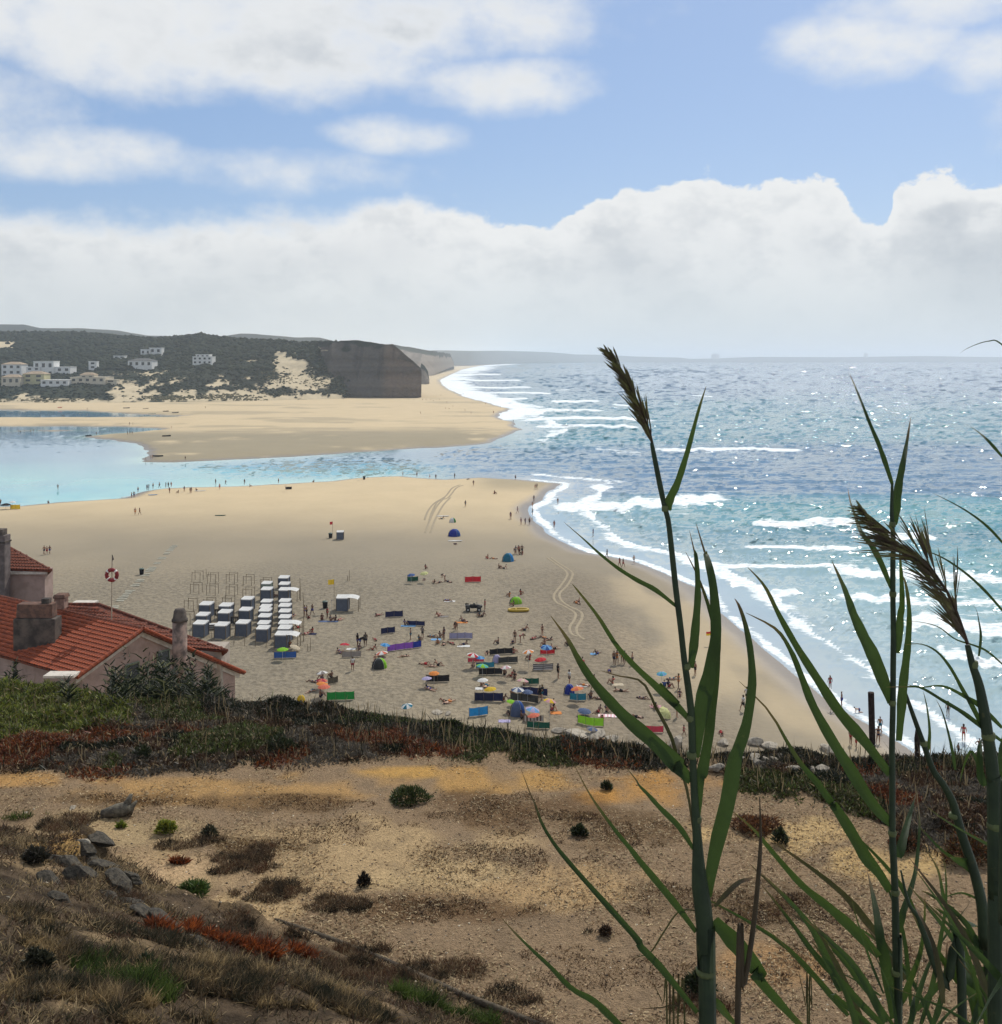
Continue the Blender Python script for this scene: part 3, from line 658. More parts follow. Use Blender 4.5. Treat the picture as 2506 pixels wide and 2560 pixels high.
def ground_h(x, y, fine=True):
    x = np.asarray(x, float); y = np.asarray(y, float); u = x / np.maximum(y, .3)
    flat = 30.0 + 0.25 * (fbm(x / 6, y / 6, 3, 2) - .5) + 0.06 * (fbm(x / .9, y / .9, 3, 4) - .5)
    flat = flat + 0.25 * sstep(u, .32, .5) * sstep(y, 15, 20)
    ly = lip_y(u)
    ov = np.maximum(y - ly, 0)
    steep = flat - 1.0 * ov - .03 * ov ** 2 * 0
    terr = 16.0 + 1.2 * (fbm(x / 12, y / 12, 3, 8) - .5) - sstep(y, 70, 92) * 18.5
    left = 1 - sstep(u, -.30, -.25)
    lowz = np.where(left > 0, terr * left + (-3.0) * (1 - left), -3.0)
    land = np.maximum(steep, lowz)
    land = np.where(ov > 0, land, flat)
    s = bank_s(x, y) + 0.35 * (fbm(x / 1.1, y / 1.1, 4, 12) - .5)
    bank = 39 - 3.16 - .288 * x - .412 * y + .55 * (fbm(x / 2.2, y / 2.2, 4, 22) - .5) + .12 * (fbm(x / .5, y / .5, 3, 24) - .5)
    rock = np.maximum(0, fbm(x / .8 + y / 3.0, y / .5, 4, 33) - .48) * 1.3 * np.exp(-((s - .35) / .8) ** 2) * sstep(x, -7.5, -6) * (1 - sstep(x, -3.6, -2.8))
    up = np.maximum(bank - land, 0)
    h = land + (up + rock) * sstep(s, -.18, .30)
    # a small lip along the edge
    h = h + .16 * np.exp(-((s - .15) / .18) ** 2) * (1 - sstep(y, 17, 20)) * (x < 1.5)
    h = h + 1.35 * np.exp(-(x * x + (y - .2) ** 2) / 1.2)
    return h
GCOL = [  # soil patches: px, py, rx, ry, colour
    (900, 2150, 700, 110, (0.460, 0.326, 0.176)), (500, 1985, 500, 40, (0.440, 0.270, 0.112)), (100, 1950, 260, 24, (0.480, 0.279, 0.104)), (1150, 1950, 420, 34, (0.470, 0.279, 0.100)), (1650, 1975, 200, 60, (0.500, 0.260, 0.072)), (1000, 1930, 140, 16, (0.520, 0.307, 0.096)),
    (1950, 2080, 220, 55, (0.560, 0.391, 0.184)), (2250, 2150, 200, 60, (0.540, 0.372, 0.168)), (1300, 2220, 420, 60, (0.470, 0.316, 0.160)), (1900, 2420, 180, 60, (0.380, 0.233, 0.112)), (450, 2180, 220, 55, (0.550, 0.381, 0.216)),
    (250, 2080, 260, 60, (0.420, 0.307, 0.168)), (650, 2260, 140, 50, (0.550, 0.391, 0.208)), (1050, 2190, 240, 40, (0.540, 0.391, 0.208)), (150, 2130, 70, 35, (0.500, 0.288, 0.096))]
BCOL = [  # browner patches of dead plants
    (1250, 2030, 260, 60, (0.144, 0.084, 0.040)), (700, 2010, 240, 30, (0.173, 0.107, 0.052)), (1100, 2270, 240, 40, (0.151, 0.091, 0.046)), (1500, 2080, 200, 60, (0.158, 0.101, 0.052)), (1800, 2250, 260, 60, (0.173, 0.120, 0.069)), (300, 2000, 200, 20, (0.180, 0.107, 0.046)), (1950, 2280, 200, 60, (0.173, 0.120, 0.069)), (650, 2120, 180, 30, (0.180, 0.120, 0.058))]
def soil_colour(X, Y, Z):
    PX = CX + F * X / Y; PY = HY + F * (H - Z) / Y
    C = np.ones(X.shape + (3,)) * np.array([.285, .20, .12])
    for lst, amp in ((GCOL, 1.0), (BCOL, .8)):
        for i, (ex, ey, rx, ry, c) in enumerate(lst):
            e = 1 - ((PX - ex) / rx) ** 2 - ((PY - ey) / ry) ** 2 + (fbm(X / .9 + i, Y / .9, 4, 40 + i) - .5) * 2.6
            w = (sstep(e, .0, .9) * amp)[..., None]; C = C * (1 - w) + np.array(c) * w
    g = sstep(fbm(X / .35, Y / .35, 4, 66), .55, .7)[..., None] * .3; C = C * (1 - g) + np.array([.14, .105, .07]) * g
    s = bank_s(X, Y); b = (sstep(s, -.1, .4) * (Y < 18) * (X < 3))[..., None]
    d = sstep(fbm(X / .8 + 4, Y / .6, 5, 71), .48, .66)[..., None]; d2 = sstep(fbm(X / .3, Y / .3, 4, 73), .5, .62)[..., None]
    BC = np.array([.105, .075, .048]) * (1 - d) + np.array([.29, .205, .115]) * d; BC = BC * (1 - .5 * d2)
    C = C * (1 - b) + BC * b
    och = (sstep(1 - ((PX - 150) / 90) ** 2 - ((PY - 2120) / 40) ** 2, -.1, .5))[..., None] * b; C = C * (1 - och) + np.array([.52, .33, .13]) * och
    return C
def build_ground():
    X, Y = fan(1.0, 100, 560, -.80, .72, 460)
    X = X + np.linspace(-1, 1, 460)[None, :] * 2.0
    Z = ground_h(X, Y)
    C = soil_colour(X, Y, Z)
    me = np_mesh('ground', np.stack([X, Y, Z], -1).reshape(-1, 3), grid_faces(*X.shape), colmat('dry_soil', .95, 0, .1, 14.0, .6, 1.0, .09, 26), True, C.reshape(-1, 3))
    return link(bpy.data.objects.new('ground', me), kind='structure')
ground = build_ground()
def gz(x, y): return float(ground_h(np.array([x]), np.array([y]))[0])
def on_ground(px, py):
    a, b = ray(px, py); D = np.linspace(4, 40, 1500); z = ground_h(a * D, D); r = H + b * D
    k = np.argmax(z >= r); return Vector((a * D[k], D[k], z[k]))

# ---- blades: thousands of tapered leaves in one mesh
def blades(name, P, L, Wd, dirv, bend, cols, material, label=None, cat=None, parent=None, kind='stuff'):
    """P roots (n,3), L length, Wd width, dirv (n,3) unit growth direction, bend sideways (n,3)"""
    n = len(P)
    side = np.cross(dirv, RNG.normal(size=(n, 3))); side /= np.linalg.norm(side, axis=1, keepdims=True) + 1e-9
    mid = P + dirv * (L * .55)[:, None] + bend * (L * .2)[:, None]; tip = P + dirv * L[:, None] + bend * (L * .75)[:, None]
    w = (Wd * .5)[:, None]
    V = np.stack([P - side * w, P + side * w, mid - side * w * .8, mid + side * w * .8, tip], 1)
    o = (np.arange(n) * 5)[:, None]
    Fc = np.concatenate([o + np.array([[0, 1, 3]]), o + np.array([[0, 3, 2]]), o + np.array([[2, 3, 4]])], 0)
    C = cols[:, None, :] * np.array([.7, .7, .95, .95, 1.15])[None, :, None]
    me = np_mesh(name, V.reshape(-1, 3), Fc, material, False, C.reshape(-1, 3))
    return link(bpy.data.objects.new(name, me), parent, label, cat, None, kind)
def up_dirs(n, spread, rg):
    d = rg.normal(0, spread, (n, 3)); d[:, 2] = 1; d /= np.linalg.norm(d, axis=1, keepdims=True); return d
def bends(n, k, rg):
    b = rg.normal(0, k, (n, 3)); b[:, 2] = -abs(b[:, 2]) * .6; return b
M_BLADE = colmat('dry_blade', .8, .35, .2, 3.0, .25)
M_LEAFY = colmat('succulent_leaf', .6, .25, .35, 3.0, .25)
PAL = {'red': (.13, .036, .016), 'orange': (.24, .075, .02), 'brown': (.075, .043, .024), 'dark': (.018, .022, .011), 'green': (.075, .105, .022), 'lime': (.17, .19, .03), 'straw': (.33, .255, .145), 'grey': (.10, .085, .065), 'olive': (.06, .058, .022)}
PALA = {k: np.array(v) for k, v in PAL.items()}
def cover_patches(X, Y, PX, PY, rg):
    n = len(X); C = np.zeros((n, 3)); r = rg.random(n)
    f1 = fbm(X / 1.6, Y / 1.2, 4, 101); f2 = fbm(X / .8 + 7, Y / .7, 3, 102); f3 = fbm(X / 3.0, Y / 2.0, 3, 103)
    C[:] = PALA['brown']
    C[f2 > .55] = PALA['grey']; C[f2 < .38] = PALA['dark']
    red = (f1 > .57) & (PY > 1830 - (PX > 1800) * 30); C[red] = PALA['red']; C[red & (r > .7)] = PALA['orange']; C[red & (r < .3)] = PALA['brown']
    gr = (f3 > .56); C[gr] = PALA['olive']; C[gr & (r > .6)] = PALA['green']
    lf = (PX < 330) & (PY < 1855 - .12 * PX + 40 * (f2 - .5)); C[lf] = PALA['green']; C[lf & (r > .5)] = PALA['lime']; C[lf & (r < .2)] = PALA['olive']
    st = r > .93; C[st] = PALA['straw']
    top = (PY < np.interp(PX, LIPX, LIPY) + 35) & (PX > 500); C[top & (r < .6)] = PALA['dark']; C[top & (r > .85)] = PALA['grey']
    return C
def build_cover():
    rg = np.random.default_rng(21); N = 330000
    PX = rg.uniform(-260, 2760, N); t = rg.random(N)
    yl = np.interp(PX, LIPX, LIPY); yv = np.interp(PX, VEGX, VEGY)
    PY = yl - 30 + (yv - yl + 30) * t ** .9
    D = 9.0 * F / (PY - HY); X = (PX - CX) / F * D; Y = D + rg.normal(0, .15, N)
    edge = (yv - PY) / 22 + (fbm(X / .7, Y / .7, 3, 55) - .55) * 6
    keep = (edge > 0) & (rg.random(N) < .35 + .65 * np.clip((yv - PY) / 60, 0, 1)); X, Y, PX, PY = X[keep], Y[keep], PX[keep], PY[keep]; n = len(X)
    Z = ground_h(X, Y)
    m = fbm(X / 1.1, Y / .9, 4, 57); mound = .30 * np.clip(m - .35, 0, 1) * np.clip((np.interp(PX, VEGX, VEGY) - PY) / 30, 0, 1) * 2.0
    mound *= np.where((PX < 300) & (PY < 1830), 1.6, 1.0)
    lift = mound * rg.random(n) ** .35
    P = np.stack([X, Y, Z + lift - .03], -1)
    L = rg.uniform(.06, .15, n) * np.where(PX < 300, 1.25, 1.0); Wd = rg.uniform(.018, .04, n)
    C = cover_patches(X, Y, PX, PY, rg) * rg.uniform(.6, 1.45, (n, 1))
    blades('ice_plant_mat', P, L, Wd, up_dirs(n, .7, rg), bends(n, .35, rg), C, M_LEAFY, 'red and green ice plant mat along the cliff edge', 'ground cover')
    # a few dead stalks standing over the mat
    n = 1800; PX = rg.uniform(-100, 2600, n); t = rg.random(n); PY = np.interp(PX, LIPX, LIPY) + 4 + (np.interp(PX, VEGX, VEGY) - np.interp(PX, LIPX, LIPY) - 10) * t ** 1.6
    D = 9.0 * F / (PY - HY); X = (PX - CX) / F * D; P = np.stack([X, D, ground_h(X, D) + .02], -1)
    L = rg.uniform(.2, .5, n); C = np.where(rg.random((n, 1)) > .5, PALA['dark'] * .8, PALA['straw'] * .7)
    blades('dead_stalks', P, L, rg.uniform(.012, .03, n), up_dirs(n, .18, rg), bends(n, .1, rg), C, M_BLADE, 'dead dark stalks sticking up from the cliff edge plants', 'stalks')
build_cover()
def build_litter():
    rg = np.random.default_rng(31); N = 150000
    PX = rg.uniform(-150, 2700, N); PY = 2600 - 720 * rg.random(N) ** 1.0
    keep = PY > np.interp(PX, VEGX, VEGY) - 8; PX, PY = PX[keep], PY[keep]
    D = 9.0 * F / (PY - HY); X = (PX - CX) / F * D; Y = D
    s = bank_s(X, Y); k = ~((s > 0) & (X < 2.0)); X, Y, PX, PY = X[k], Y[k], PX[k], PY[k]
    dens = fbm(X / 1.2, Y / 1.2, 4, 91); k = rg.random(len(X)) < np.clip((dens - .36) * 3.0, .05, .9); X, Y = X[k], Y[k]; n = len(X)
    d = rg.normal(0, 1, (n, 3)); d[:, 2] = np.abs(d[:, 2]) * .25; d /= np.linalg.norm(d, axis=1, keepdims=True)
    v = rg.random((n, 1)); C = np.where(v > .5, np.array([.58, .46, .28]), np.where(v > .16, np.array([.24, .155, .085]), np.array([.07, .046, .028]))) * rg.uniform(.6, 1.3, (n, 1))
    P = np.stack([X, Y, ground_h(X, Y) + .012], -1)
    blades('straw_litter', P, rg.uniform(.02, .085, n), rg.uniform(.006, .02, n), d, bends(n, .2, rg), C, M_BLADE, 'pale dry straw and chips scattered over the cliff-top flat', 'litter')
build_litter()
def bank_cover():
    rg = np.random.default_rng(34); N = 260000
    X = rg.uniform(-11, 2.5, N); Y = rg.uniform(6.5, 18, N); s = bank_s(X, Y); k = (s > -.1) & (X / Y > -.62) & (X / Y < .2); X, Y = X[k], Y[k]
    dn = fbm(X / .9, Y / .7, 4, 95); k = rg.random(len(X)) < np.clip((dn - .34) * 3.2, .10, 1); X, Y, dn = X[k], Y[k], dn[k]; n = len(X)
    P = np.stack([X, Y, ground_h(X, Y) - .005], -1); v = fbm(X / .5, Y / .5, 3, 97)[:, None] + rg.normal(0, .12, (n, 1))
    C = np.where(v > .62, np.array([.34, .255, .14]), np.where(v > .5, np.array([.13, .095, .058]), np.where(v > .42, np.array([.055, .05, .03]), np.array([.09, .055, .035])))) * rg.uniform(.6, 1.3, (n, 1))
    blades('bank_scrub', P, rg.uniform(.03, .13, n) * (.6 + dn), rg.uniform(.006, .018, n), up_dirs(n, .8, rg), bends(n, .4, rg), C, M_BLADE, 'low dry brown growth covering the bank below the edge', 'ground cover')
bank_cover()
def grass_patch(lst, n_tot, seed, name, label, cols, lr=(.08, .3), spread=.45, wr=(.005, .014)):
    """lst: px,py,rx,ry,weight"""
    rg = np.random.default_rng(seed); ws = np.array([l[2] * l[3] * l[4] for l in lst], float); ws /= ws.sum(); Ps = []
    for (ex, ey, rx, ry, w), f in zip(lst, ws):
        k = max(4, int(n_tot * f)); a = rg.random(k) * 2 * math.pi; r = np.sqrt(rg.random(k)); c0 = on_ground(ex, ey)
        m = c0.y / F; X = c0.x + np.cos(a) * r * rx * m; dy = ry * m * (c0.y / max(1.0, H - c0.z)); Y = c0.y + np.sin(a) * r * dy
        kp = (fbm(X / .55, Y / .45, 4, seed) - .5) * 2.2 + (1 - r) * .9 > .28; Ps.append(np.stack([X, Y], -1)[kp])
    XY = np.concatenate(Ps); n = len(XY); Z = ground_h(XY[:, 0], XY[:, 1])
    P = np.column_stack([XY, Z - .01]); cn = (fbm(XY[:, 0] / .22, XY[:, 1] / .22, 3, seed + 9) - .22) / .56 * len(cols) + rg.normal(0, .7, n); ci = np.clip(cn.astype(int), 0, len(cols) - 1); C = np.array(cols)[ci] * rg.uniform(.5, 1.5, (n, 1))
    cl = fbm(XY[:, 0] / .3, XY[:, 1] / .3, 2, seed + 5)
    L = rg.uniform(*lr, n) * (.5 + cl)
    return blades(name, P, L, rg.uniform(*wr, n), up_dirs(n, spread, rg), bends(n, .4, rg), C, M_BLADE, label, 'grass')
K = PAL
grass_patch([(200, 2480, 330, 110, 1), (560, 2440, 300, 90, 1), (900, 2520, 300, 60, 1), (80, 2300, 160, 70, 1), (330, 2330, 200, 50, .8), (120, 2380, 200, 60, 1.1), (430, 2540, 300, 60, 1)], 90000, 41, 'dry_bank_grass', 'dry brown grass on the bank below the path edge',
            [(.03, .03, .018), (.06, .05, .03), (.12, .085, .05), (.20, .145, .075), (.33, .24, .12)], (.04, .2))
grass_patch([(200, 2060, 110, 30, 1), (600, 2150, 130, 50, 1), (700, 2230, 160, 30, 1), (860, 2260, 110, 24, 1), (470, 2110, 110, 20, .8), (900, 2440, 200, 40, .8), (1280, 2490, 110, 30, .5), (1480, 2330, 90, 18, .6), (640, 2330, 140, 40, 1.2), (1130, 2430, 160, 30, .6), (860, 2380, 120, 26, .8), (1720, 2520, 180, 30, .4)], 52000, 42, 'dry_tuft_grass', 'low dry grey grass tufts on the cliff-top flat',
            [(.035, .03, .02), (.075, .055, .035), (.12, .075, .045), (.20, .145, .085), (.10, .05, .028)], (.04, .16))
grass_patch([(640, 2385, 70, 22, 1), (760, 2390, 70, 20, .9), (560, 2360, 60, 16, .6), (400, 2330, 60, 22, .6), (440, 2160, 50, 14, .8), (480, 2330, 10, 24, .6)], 15000, 43, 'red_ice_plant', 'rust red ice plant patch along the bank edge',
            [(.09, .035, .018), (.20, .05, .016), (.27, .075, .02), (.13, .04, .018)], (.08, .2), .35, (.014, .03))
grass_patch([(1180, 2555, 210, 28, 1), (340, 2460, 110, 60, .25), (60, 2045, 60, 14, .5), (240, 2440, 60, 50, .25)], 16000, 44, 'green_grass', 'fresh green grass tufts at the foot of the bank',
            [(.03, .045, .012), (.05, .08, .018), (.08, .115, .025)], (.08, .24), .4)
grass_patch([(650, 1745, 70, 10, 1), (560, 1740, 60, 14, 1), (720, 1760, 60, 8, .6)], 420, 45, 'cliff_edge_grass', 'tall dry grass stems on the cliff edge beside the canes',
            [(.09, .085, .04), (.16, .13, .06), (.06, .055, .03)], (.5, 1.15), .12, (.012, .022))
grass_patch([(2330, 1925, 120, 10, 1), (2420, 1925, 100, 10, 1), (2250, 1940, 80, 10, .6)], 520, 46, 'cliff_edge_grass', 'thin grass stems on the cliff edge beside the wooden posts',
            [(.07, .075, .035), (.14, .12, .06), (.05, .06, .03)], (.3, .75), .22, (.010, .02))

grass_patch([(1250, 2030, 260, 60, 1), (700, 2010, 240, 26, 1), (1100, 2270, 260, 40, 1), (1500, 2080, 200, 60, 1), (1800, 2250, 260, 60, .8), (300, 2000, 200, 16, 1), (1950, 2280, 200, 60, .8), (650, 2120, 200, 30, 1), (1250, 2150, 260, 40, .7), (2100, 2400, 300, 80, .5), (850, 2080, 200, 40, .6), (1500, 2420, 300, 60, .4)], 60000, 47, 'dead_ground_plants', 'low dead brown plants spread over the cliff-top flat',
            [(.045, .028, .018), (.09, .052, .03), (.14, .085, .045), (.22, .15, .075), (.10, .05, .028)], (.02, .075), .8, (.008, .02))
# ---- single shrubs (things)
def shrub(px, py, wpx, hpx, pal, label, name='shrub', seed=0, n=900, group=None, leaf=(.04, .09)):
    c = on_ground(px, py); m = c.y / F; rx = wpx * m / 2; hz = hpx * m; rg = np.random.default_rng(seed + 500)
    root = empty(name, c, 0, label, 'shrub', group)
    th = rg.random(n) * 2 * math.pi; r = np.sqrt(rg.random(n)); lob = .75 + .35 * np.sin(th * 3 + seed) * rg.random(n)
    X = np.cos(th) * r * rx * lob; Y = np.sin(th) * r * rx * .7 * lob; top = hz * np.sqrt(np.clip(1 - r ** 2, .03, 1)) * (.7 + .5 * vnoise(X / (rx * .4), Y / (rx * .4), seed))
    Z = top * rg.random(n) ** .5
    P = np.stack([X, Y, Z], -1); d = P / np.array([rx, rx, hz]) + rg.normal(0, .5, (n, 3)); d[:, 2] = np.abs(d[:, 2]) + .3; d /= np.linalg.norm(d, axis=1, keepdims=True)
    ci = rg.integers(0, len(pal), n); C = np.array(pal)[ci] * rg.uniform(.6, 1.35, (n, 1))
    b = blades('foliage', P, rg.uniform(*leaf, n), rg.uniform(.012, .03, n), d, bends(n, .2, rg), C, M_LEAFY, None, None, root, None)
    st = MB()
    for k in range(5):
        a = rg.random() * 6.28; st.tube([(0, 0, -.05), (math.cos(a) * rx * .3, math.sin(a) * rx * .3, hz * .35), (math.cos(a) * rx * .5, math.sin(a) * rx * .5, hz * .6)], [.012, .009, .005], 5)
    st.obj('stem', mat('twig', (.09, .065, .045), .9), root)
    return root
DK = [(.025, .038, .014), (.04, .055, .018), (.018, .025, .012)]
shrub(1022, 2005, 125, 36, [(.05, .075, .02), (.035, .05, .018), (.08, .10, .03)], 'wide dark green shrub alone on the orange cliff-top earth', seed=1, n=1500)
shrub(415, 2082, 56, 36, [(.24, .27, .03), (.33, .34, .05), (.13, .17, .03)], 'bright yellow green flowering bush on pale dry ground', seed=2, n=900)
shrub(304, 2070, 24, 15, [(.20, .24, .03), (.12, .17, .03)], 'tiny yellow green bush beside the larger flowering bush', seed=3, n=260)
shrub(1450, 2088, 46, 26, DK, 'small round dark bush in the middle of the dry straw flat', seed=4, n=600)
shrub(1518, 1975, 34, 20, DK, 'small dark bush on orange earth near the cliff edge', seed=5, n=350)
shrub(1952, 2110, 44, 40, DK, 'round dark bush beside the pale sandy patch', seed=6, n=500)
shrub(1890, 2075, 150, 36, [(.14, .055, .022), (.07, .035, .02), (.20, .085, .03)], 'rust brown ice plant mound beside the pale sandy patch', seed=7, n=1700)
shrub(2260, 2125, 90, 42, [(.15, .05, .02), (.07, .04, .02), (.035, .035, .018)], 'rust brown mound behind the tall green reeds', seed=8, n=1000)
shrub(2420, 2150, 170, 60, [(.16, .06, .02), (.06, .035, .02), (.10, .07, .025)], 'wide rusty shrub behind the bent plumed reed', seed=9, n=2200)
shrub(1750, 2480, 100, 60, DK, 'dark bush at the foot of the tallest reed', seed=10, n=1000)
shrub(485, 2235, 90, 26, [(.05, .09, .02), (.08, .13, .03)], 'low green succulent clump on the sandy track', seed=11, n=700, leaf=(.06, .13))
shrub(90, 2155, 70, 36, [(.03, .03, .02), (.06, .05, .035)], 'black bush on the bank beside the ochre soil', seed=12, n=700)
shrub(365, 2425, 60, 30, DK, 'dark tuft in the middle of the lower bank', seed=13, n=400)
shrub(95, 2420, 75, 40, [(.022, .025, .015), (.05, .05, .03)], 'dark shrub on the lower bank among dry grass', seed=14, n=700)
shrub(910, 2215, 34, 34, [(.05, .035, .025), (.03, .025, .02)], 'small round black bush at the end of the grey tufts', seed=15, n=400)
shrub(525, 2090, 44, 26, [(.06, .06, .035), (.04, .045, .025)], 'small grey green bush behind the red streaked clump', seed=16, n=350)
shrub(1515, 2340, 36, 24, [(.10, .06, .035), (.05, .035, .025)], 'small brown bush on the pebbly straw ground', seed=17, n=300)
shrub(355, 1905, 60, 46, DK, 'dark green bush among the red ice plants', seed=18, n=600)
shrub(700, 1880, 90, 42, DK, 'dark bush in the ice plant band below the beach umbrellas', seed=19, n=800)

# ---- rocks
M_ROCK = mat('bank_rock', (.095, .082, .062), .9, .3, 6, .2, (.035, .032, .027), .9)
M_PALE = mat('pale_limestone', (.36, .32, .255), .9, .2, 3, .2, (.19, .17, .14), .8)
def rock_mesh(name, material, seed, sx=1, sy=1, sz=.7, sub=3, layer=0.0):
    bm = bmesh.new(); bmesh.ops.create_icosphere(bm, subdivisions=sub, radius=1)
    rg = np.random.default_rng(seed); planes = rg.normal(size=(9, 3)); planes /= np.linalg.norm(planes, axis=1, keepdims=True); dist = rg.uniform(.42, .8, 9)
    for v in bm.verts:
        p = np.array(v.co)
        for nrm, dd in zip(planes, dist):
            t = p @ nrm
            if t > dd: p = p - nrm * (t - dd)
        p = p * (1 + .10 * (fbm(p[0] * 3 + seed, p[1] * 3 + p[2] * 3, 3, seed) - .5))
        if layer: p[0] += layer * (vnoise(p[2] * 6, 0, seed) - .5)
        v.co = Vector(p * np.array([sx, sy, sz]))
    me = bpy.data.meshes.new(name); bm.to_mesh(me); bm.free(); me.materials.append(material); return me
ROCKS = [rock_mesh('rock', M_ROCK, 60 + i, 1, .8, .6, 3, .15) for i in range(4)]
PALES = [rock_mesh('boulder', M_PALE, 70 + i, 1, .9, .75, 3) for i in range(4)]
bank_rocks = [(175, 2170, 90, 50), (205, 2195, 70, 46), (260, 2180, 60, 40), (300, 2215, 70, 40), (230, 2155, 60, 26), (330, 2265, 60, 24), (370, 2290, 70, 24), (410, 2310, 70, 26), (440, 2335, 60, 22), (480, 2355, 50, 18), (120, 2205, 50, 24), (150, 2250, 44, 24), (280, 2245, 50, 26), (210, 2125, 50, 22), (250, 2105, 60, 18), (330, 2200, 44, 26), (520, 2372, 40, 16)]
rp = random.Random(5)
for i, (px, py, w, h) in enumerate(bank_rocks):
    c = on_ground(px, py); m = c.y / F
    inst('rock', ROCKS[i % 4], None, c + Vector((0, 0, h * m * .1)), (rp.uniform(-.3, .3), rp.uniform(.1, .45), rp.uniform(-.7, .2)), (w * m * .8, w * m * .6, h * m * 1.0),
         label='dark layered rock jutting from the bank edge', cat='rock', group='dark rocks along the bank edge')
for i, (px, py, w, lab) in enumerate([(66, 2032, 22, 'pale stone lying at the edge of the bank beside a green tuft'), (180, 2022, 30, 'white stone lying beside the driftwood stump'), (20, 2243, 14, 'small white stone on the bank among dry grass'), (205, 2105, 36, 'grey angular stone on the bank edge behind the black rocks'), (640, 2372, 26, 'pale flat stone on top of the red ice plant'), (770, 2372, 22, 'pale sliver of stone at the end of the red ice plant')]):
    c = on_ground(px, py); m = c.y / F
    inst('stone', PALES[i % 4], None, c - Vector((0, 0, w * m * .1)), (rp.uniform(-.3, .3), rp.uniform(-.3, .3), rp.uniform(0, 6)), (w * m * .6, w * m * .5, w * m * .35), label=lab, cat='stone')
rg_ = np.random.default_rng(77)
def pebbles():
    n = 2600; PX = rg_.uniform(-50, 2560, n); PY = 2600 - 640 * rg_.random(n); k = PY > np.interp(PX, VEGX, VEGY) + 5; PX, PY = PX[k], PY[k]
    D = 9.0 * F / (PY - HY); X = (PX - CX) / F * D; P = np.stack([X, D, ground_h(X, D)], -1)
    v = rg_.random((len(P), 1)); C = np.where(v > .9, np.array([.50, .43, .32]), np.where(v > .4, np.array([.30, .22, .14]), np.array([.08, .06, .045])))
    blob_stuff('pebbles', P, rg_.uniform(.006, .024, len(P)), C, colmat('pebble', .9, 0, .2, 30, .3), .6, 'small pebbles and clods scattered on the dry flat', 'pebbles', 12)
pebbles()
# driftwood stump
def stump():
    c = on_ground(312, 2040); m = c.y / F; r = empty('driftwood_stump', c, .3, 'grey weathered driftwood stump with a split raised end', 'stump'); w = mat('driftwood', (.16, .145, .11), .9, .25, 9, .2, (.07, .062, .05), .6)
    MB().tube([(-.42, .1, .03), (-.15, .03, .10), (.05, 0, .14), (.16, 0, .10)], [.10, .14, .13, .07], 9).obj('trunk', w, r, True)
    MB().tube([(.0, 0, .08), (.06, .02, .25), (.12, .03, .40)], [.10, .075, .03], 7).obj('broken_limb', w, r, True)
    MB().tube([(.08, -.03, .06), (.16, -.02, .20), (.23, 0, .27)], [.08, .05, .02], 7).obj('broken_limb', w, r, True)
stump()
# path-edge kerb: the dark strip along the foot of the bank
def kerb():
    mk = mat('old_kerb', (.11, .09, .065), .95, .3, 5, .1, (.05, .042, .033), .7); pts = [(688, 2298), (760, 2325), (834, 2352), (940, 2392), (1050, 2440), (1150, 2487), (1260, 2530), (1360, 2570)]
    P = [on_ground(*p) for p in pts]; b = MB()
    for k in range(len(P)): pass
    b.tube([p + Vector((0, 0, .0)) for p in P], [.02, .04, .045, .04, .05, .05, .045, .05], 7)
    b.obj('buried_pipe', mk, None, True, label='dark half buried pipe along the foot of the bank', cat='pipe')
kerb()
def posts():
    mp = mat('post_wood', (.055, .04, .034), .9, .3, 12, .1, (.03, .022, .02), .6)
    for px, yt, yb, w, lab in ((2178, 1731, 1905, 15, 'tall dark wooden post with flat top at the cliff edge'), (2291, 1822, 1930, 13, 'shorter pointed wooden post beside the tall post at the cliff edge')):
        D = 22.6; t = at_depth(px, yt, D); bo = at_depth(px + 6, yb, D); m = D / F
        r = empty('wooden_post', (bo.x, bo.y, gz(bo.x, bo.y)), 0, lab, 'post', 'posts at the cliff edge'); h = t.z - r.location.z; lean = t.x - bo.x
        if w == 15: MB().tube([(0, 0, -.3), (lean, 0, h)], w * m * .5, 10).obj('shaft', mp, r); MB().tube([(lean * .25 , 0, h * .3), (lean * .25, 0, h * .3 + .03)], w * m * .53, 10).obj('wire_band', mat('wire', (.3, .28, .25), .5, metal=.6), r)
        else: MB().tube([(0, 0, -.3), (lean * .7, 0, h * .75), (lean, 0, h)], [w * m * .5, w * m * .5, w * m * .12], 10).obj('shaft', mp, r); MB().tube([(lean * .4, 0, h * .42), (lean * .4, 0, h * .42 + .03)], w * m * .53, 10).obj('wire_band', mat('wire', (.3, .28, .25), .5), r)
posts()
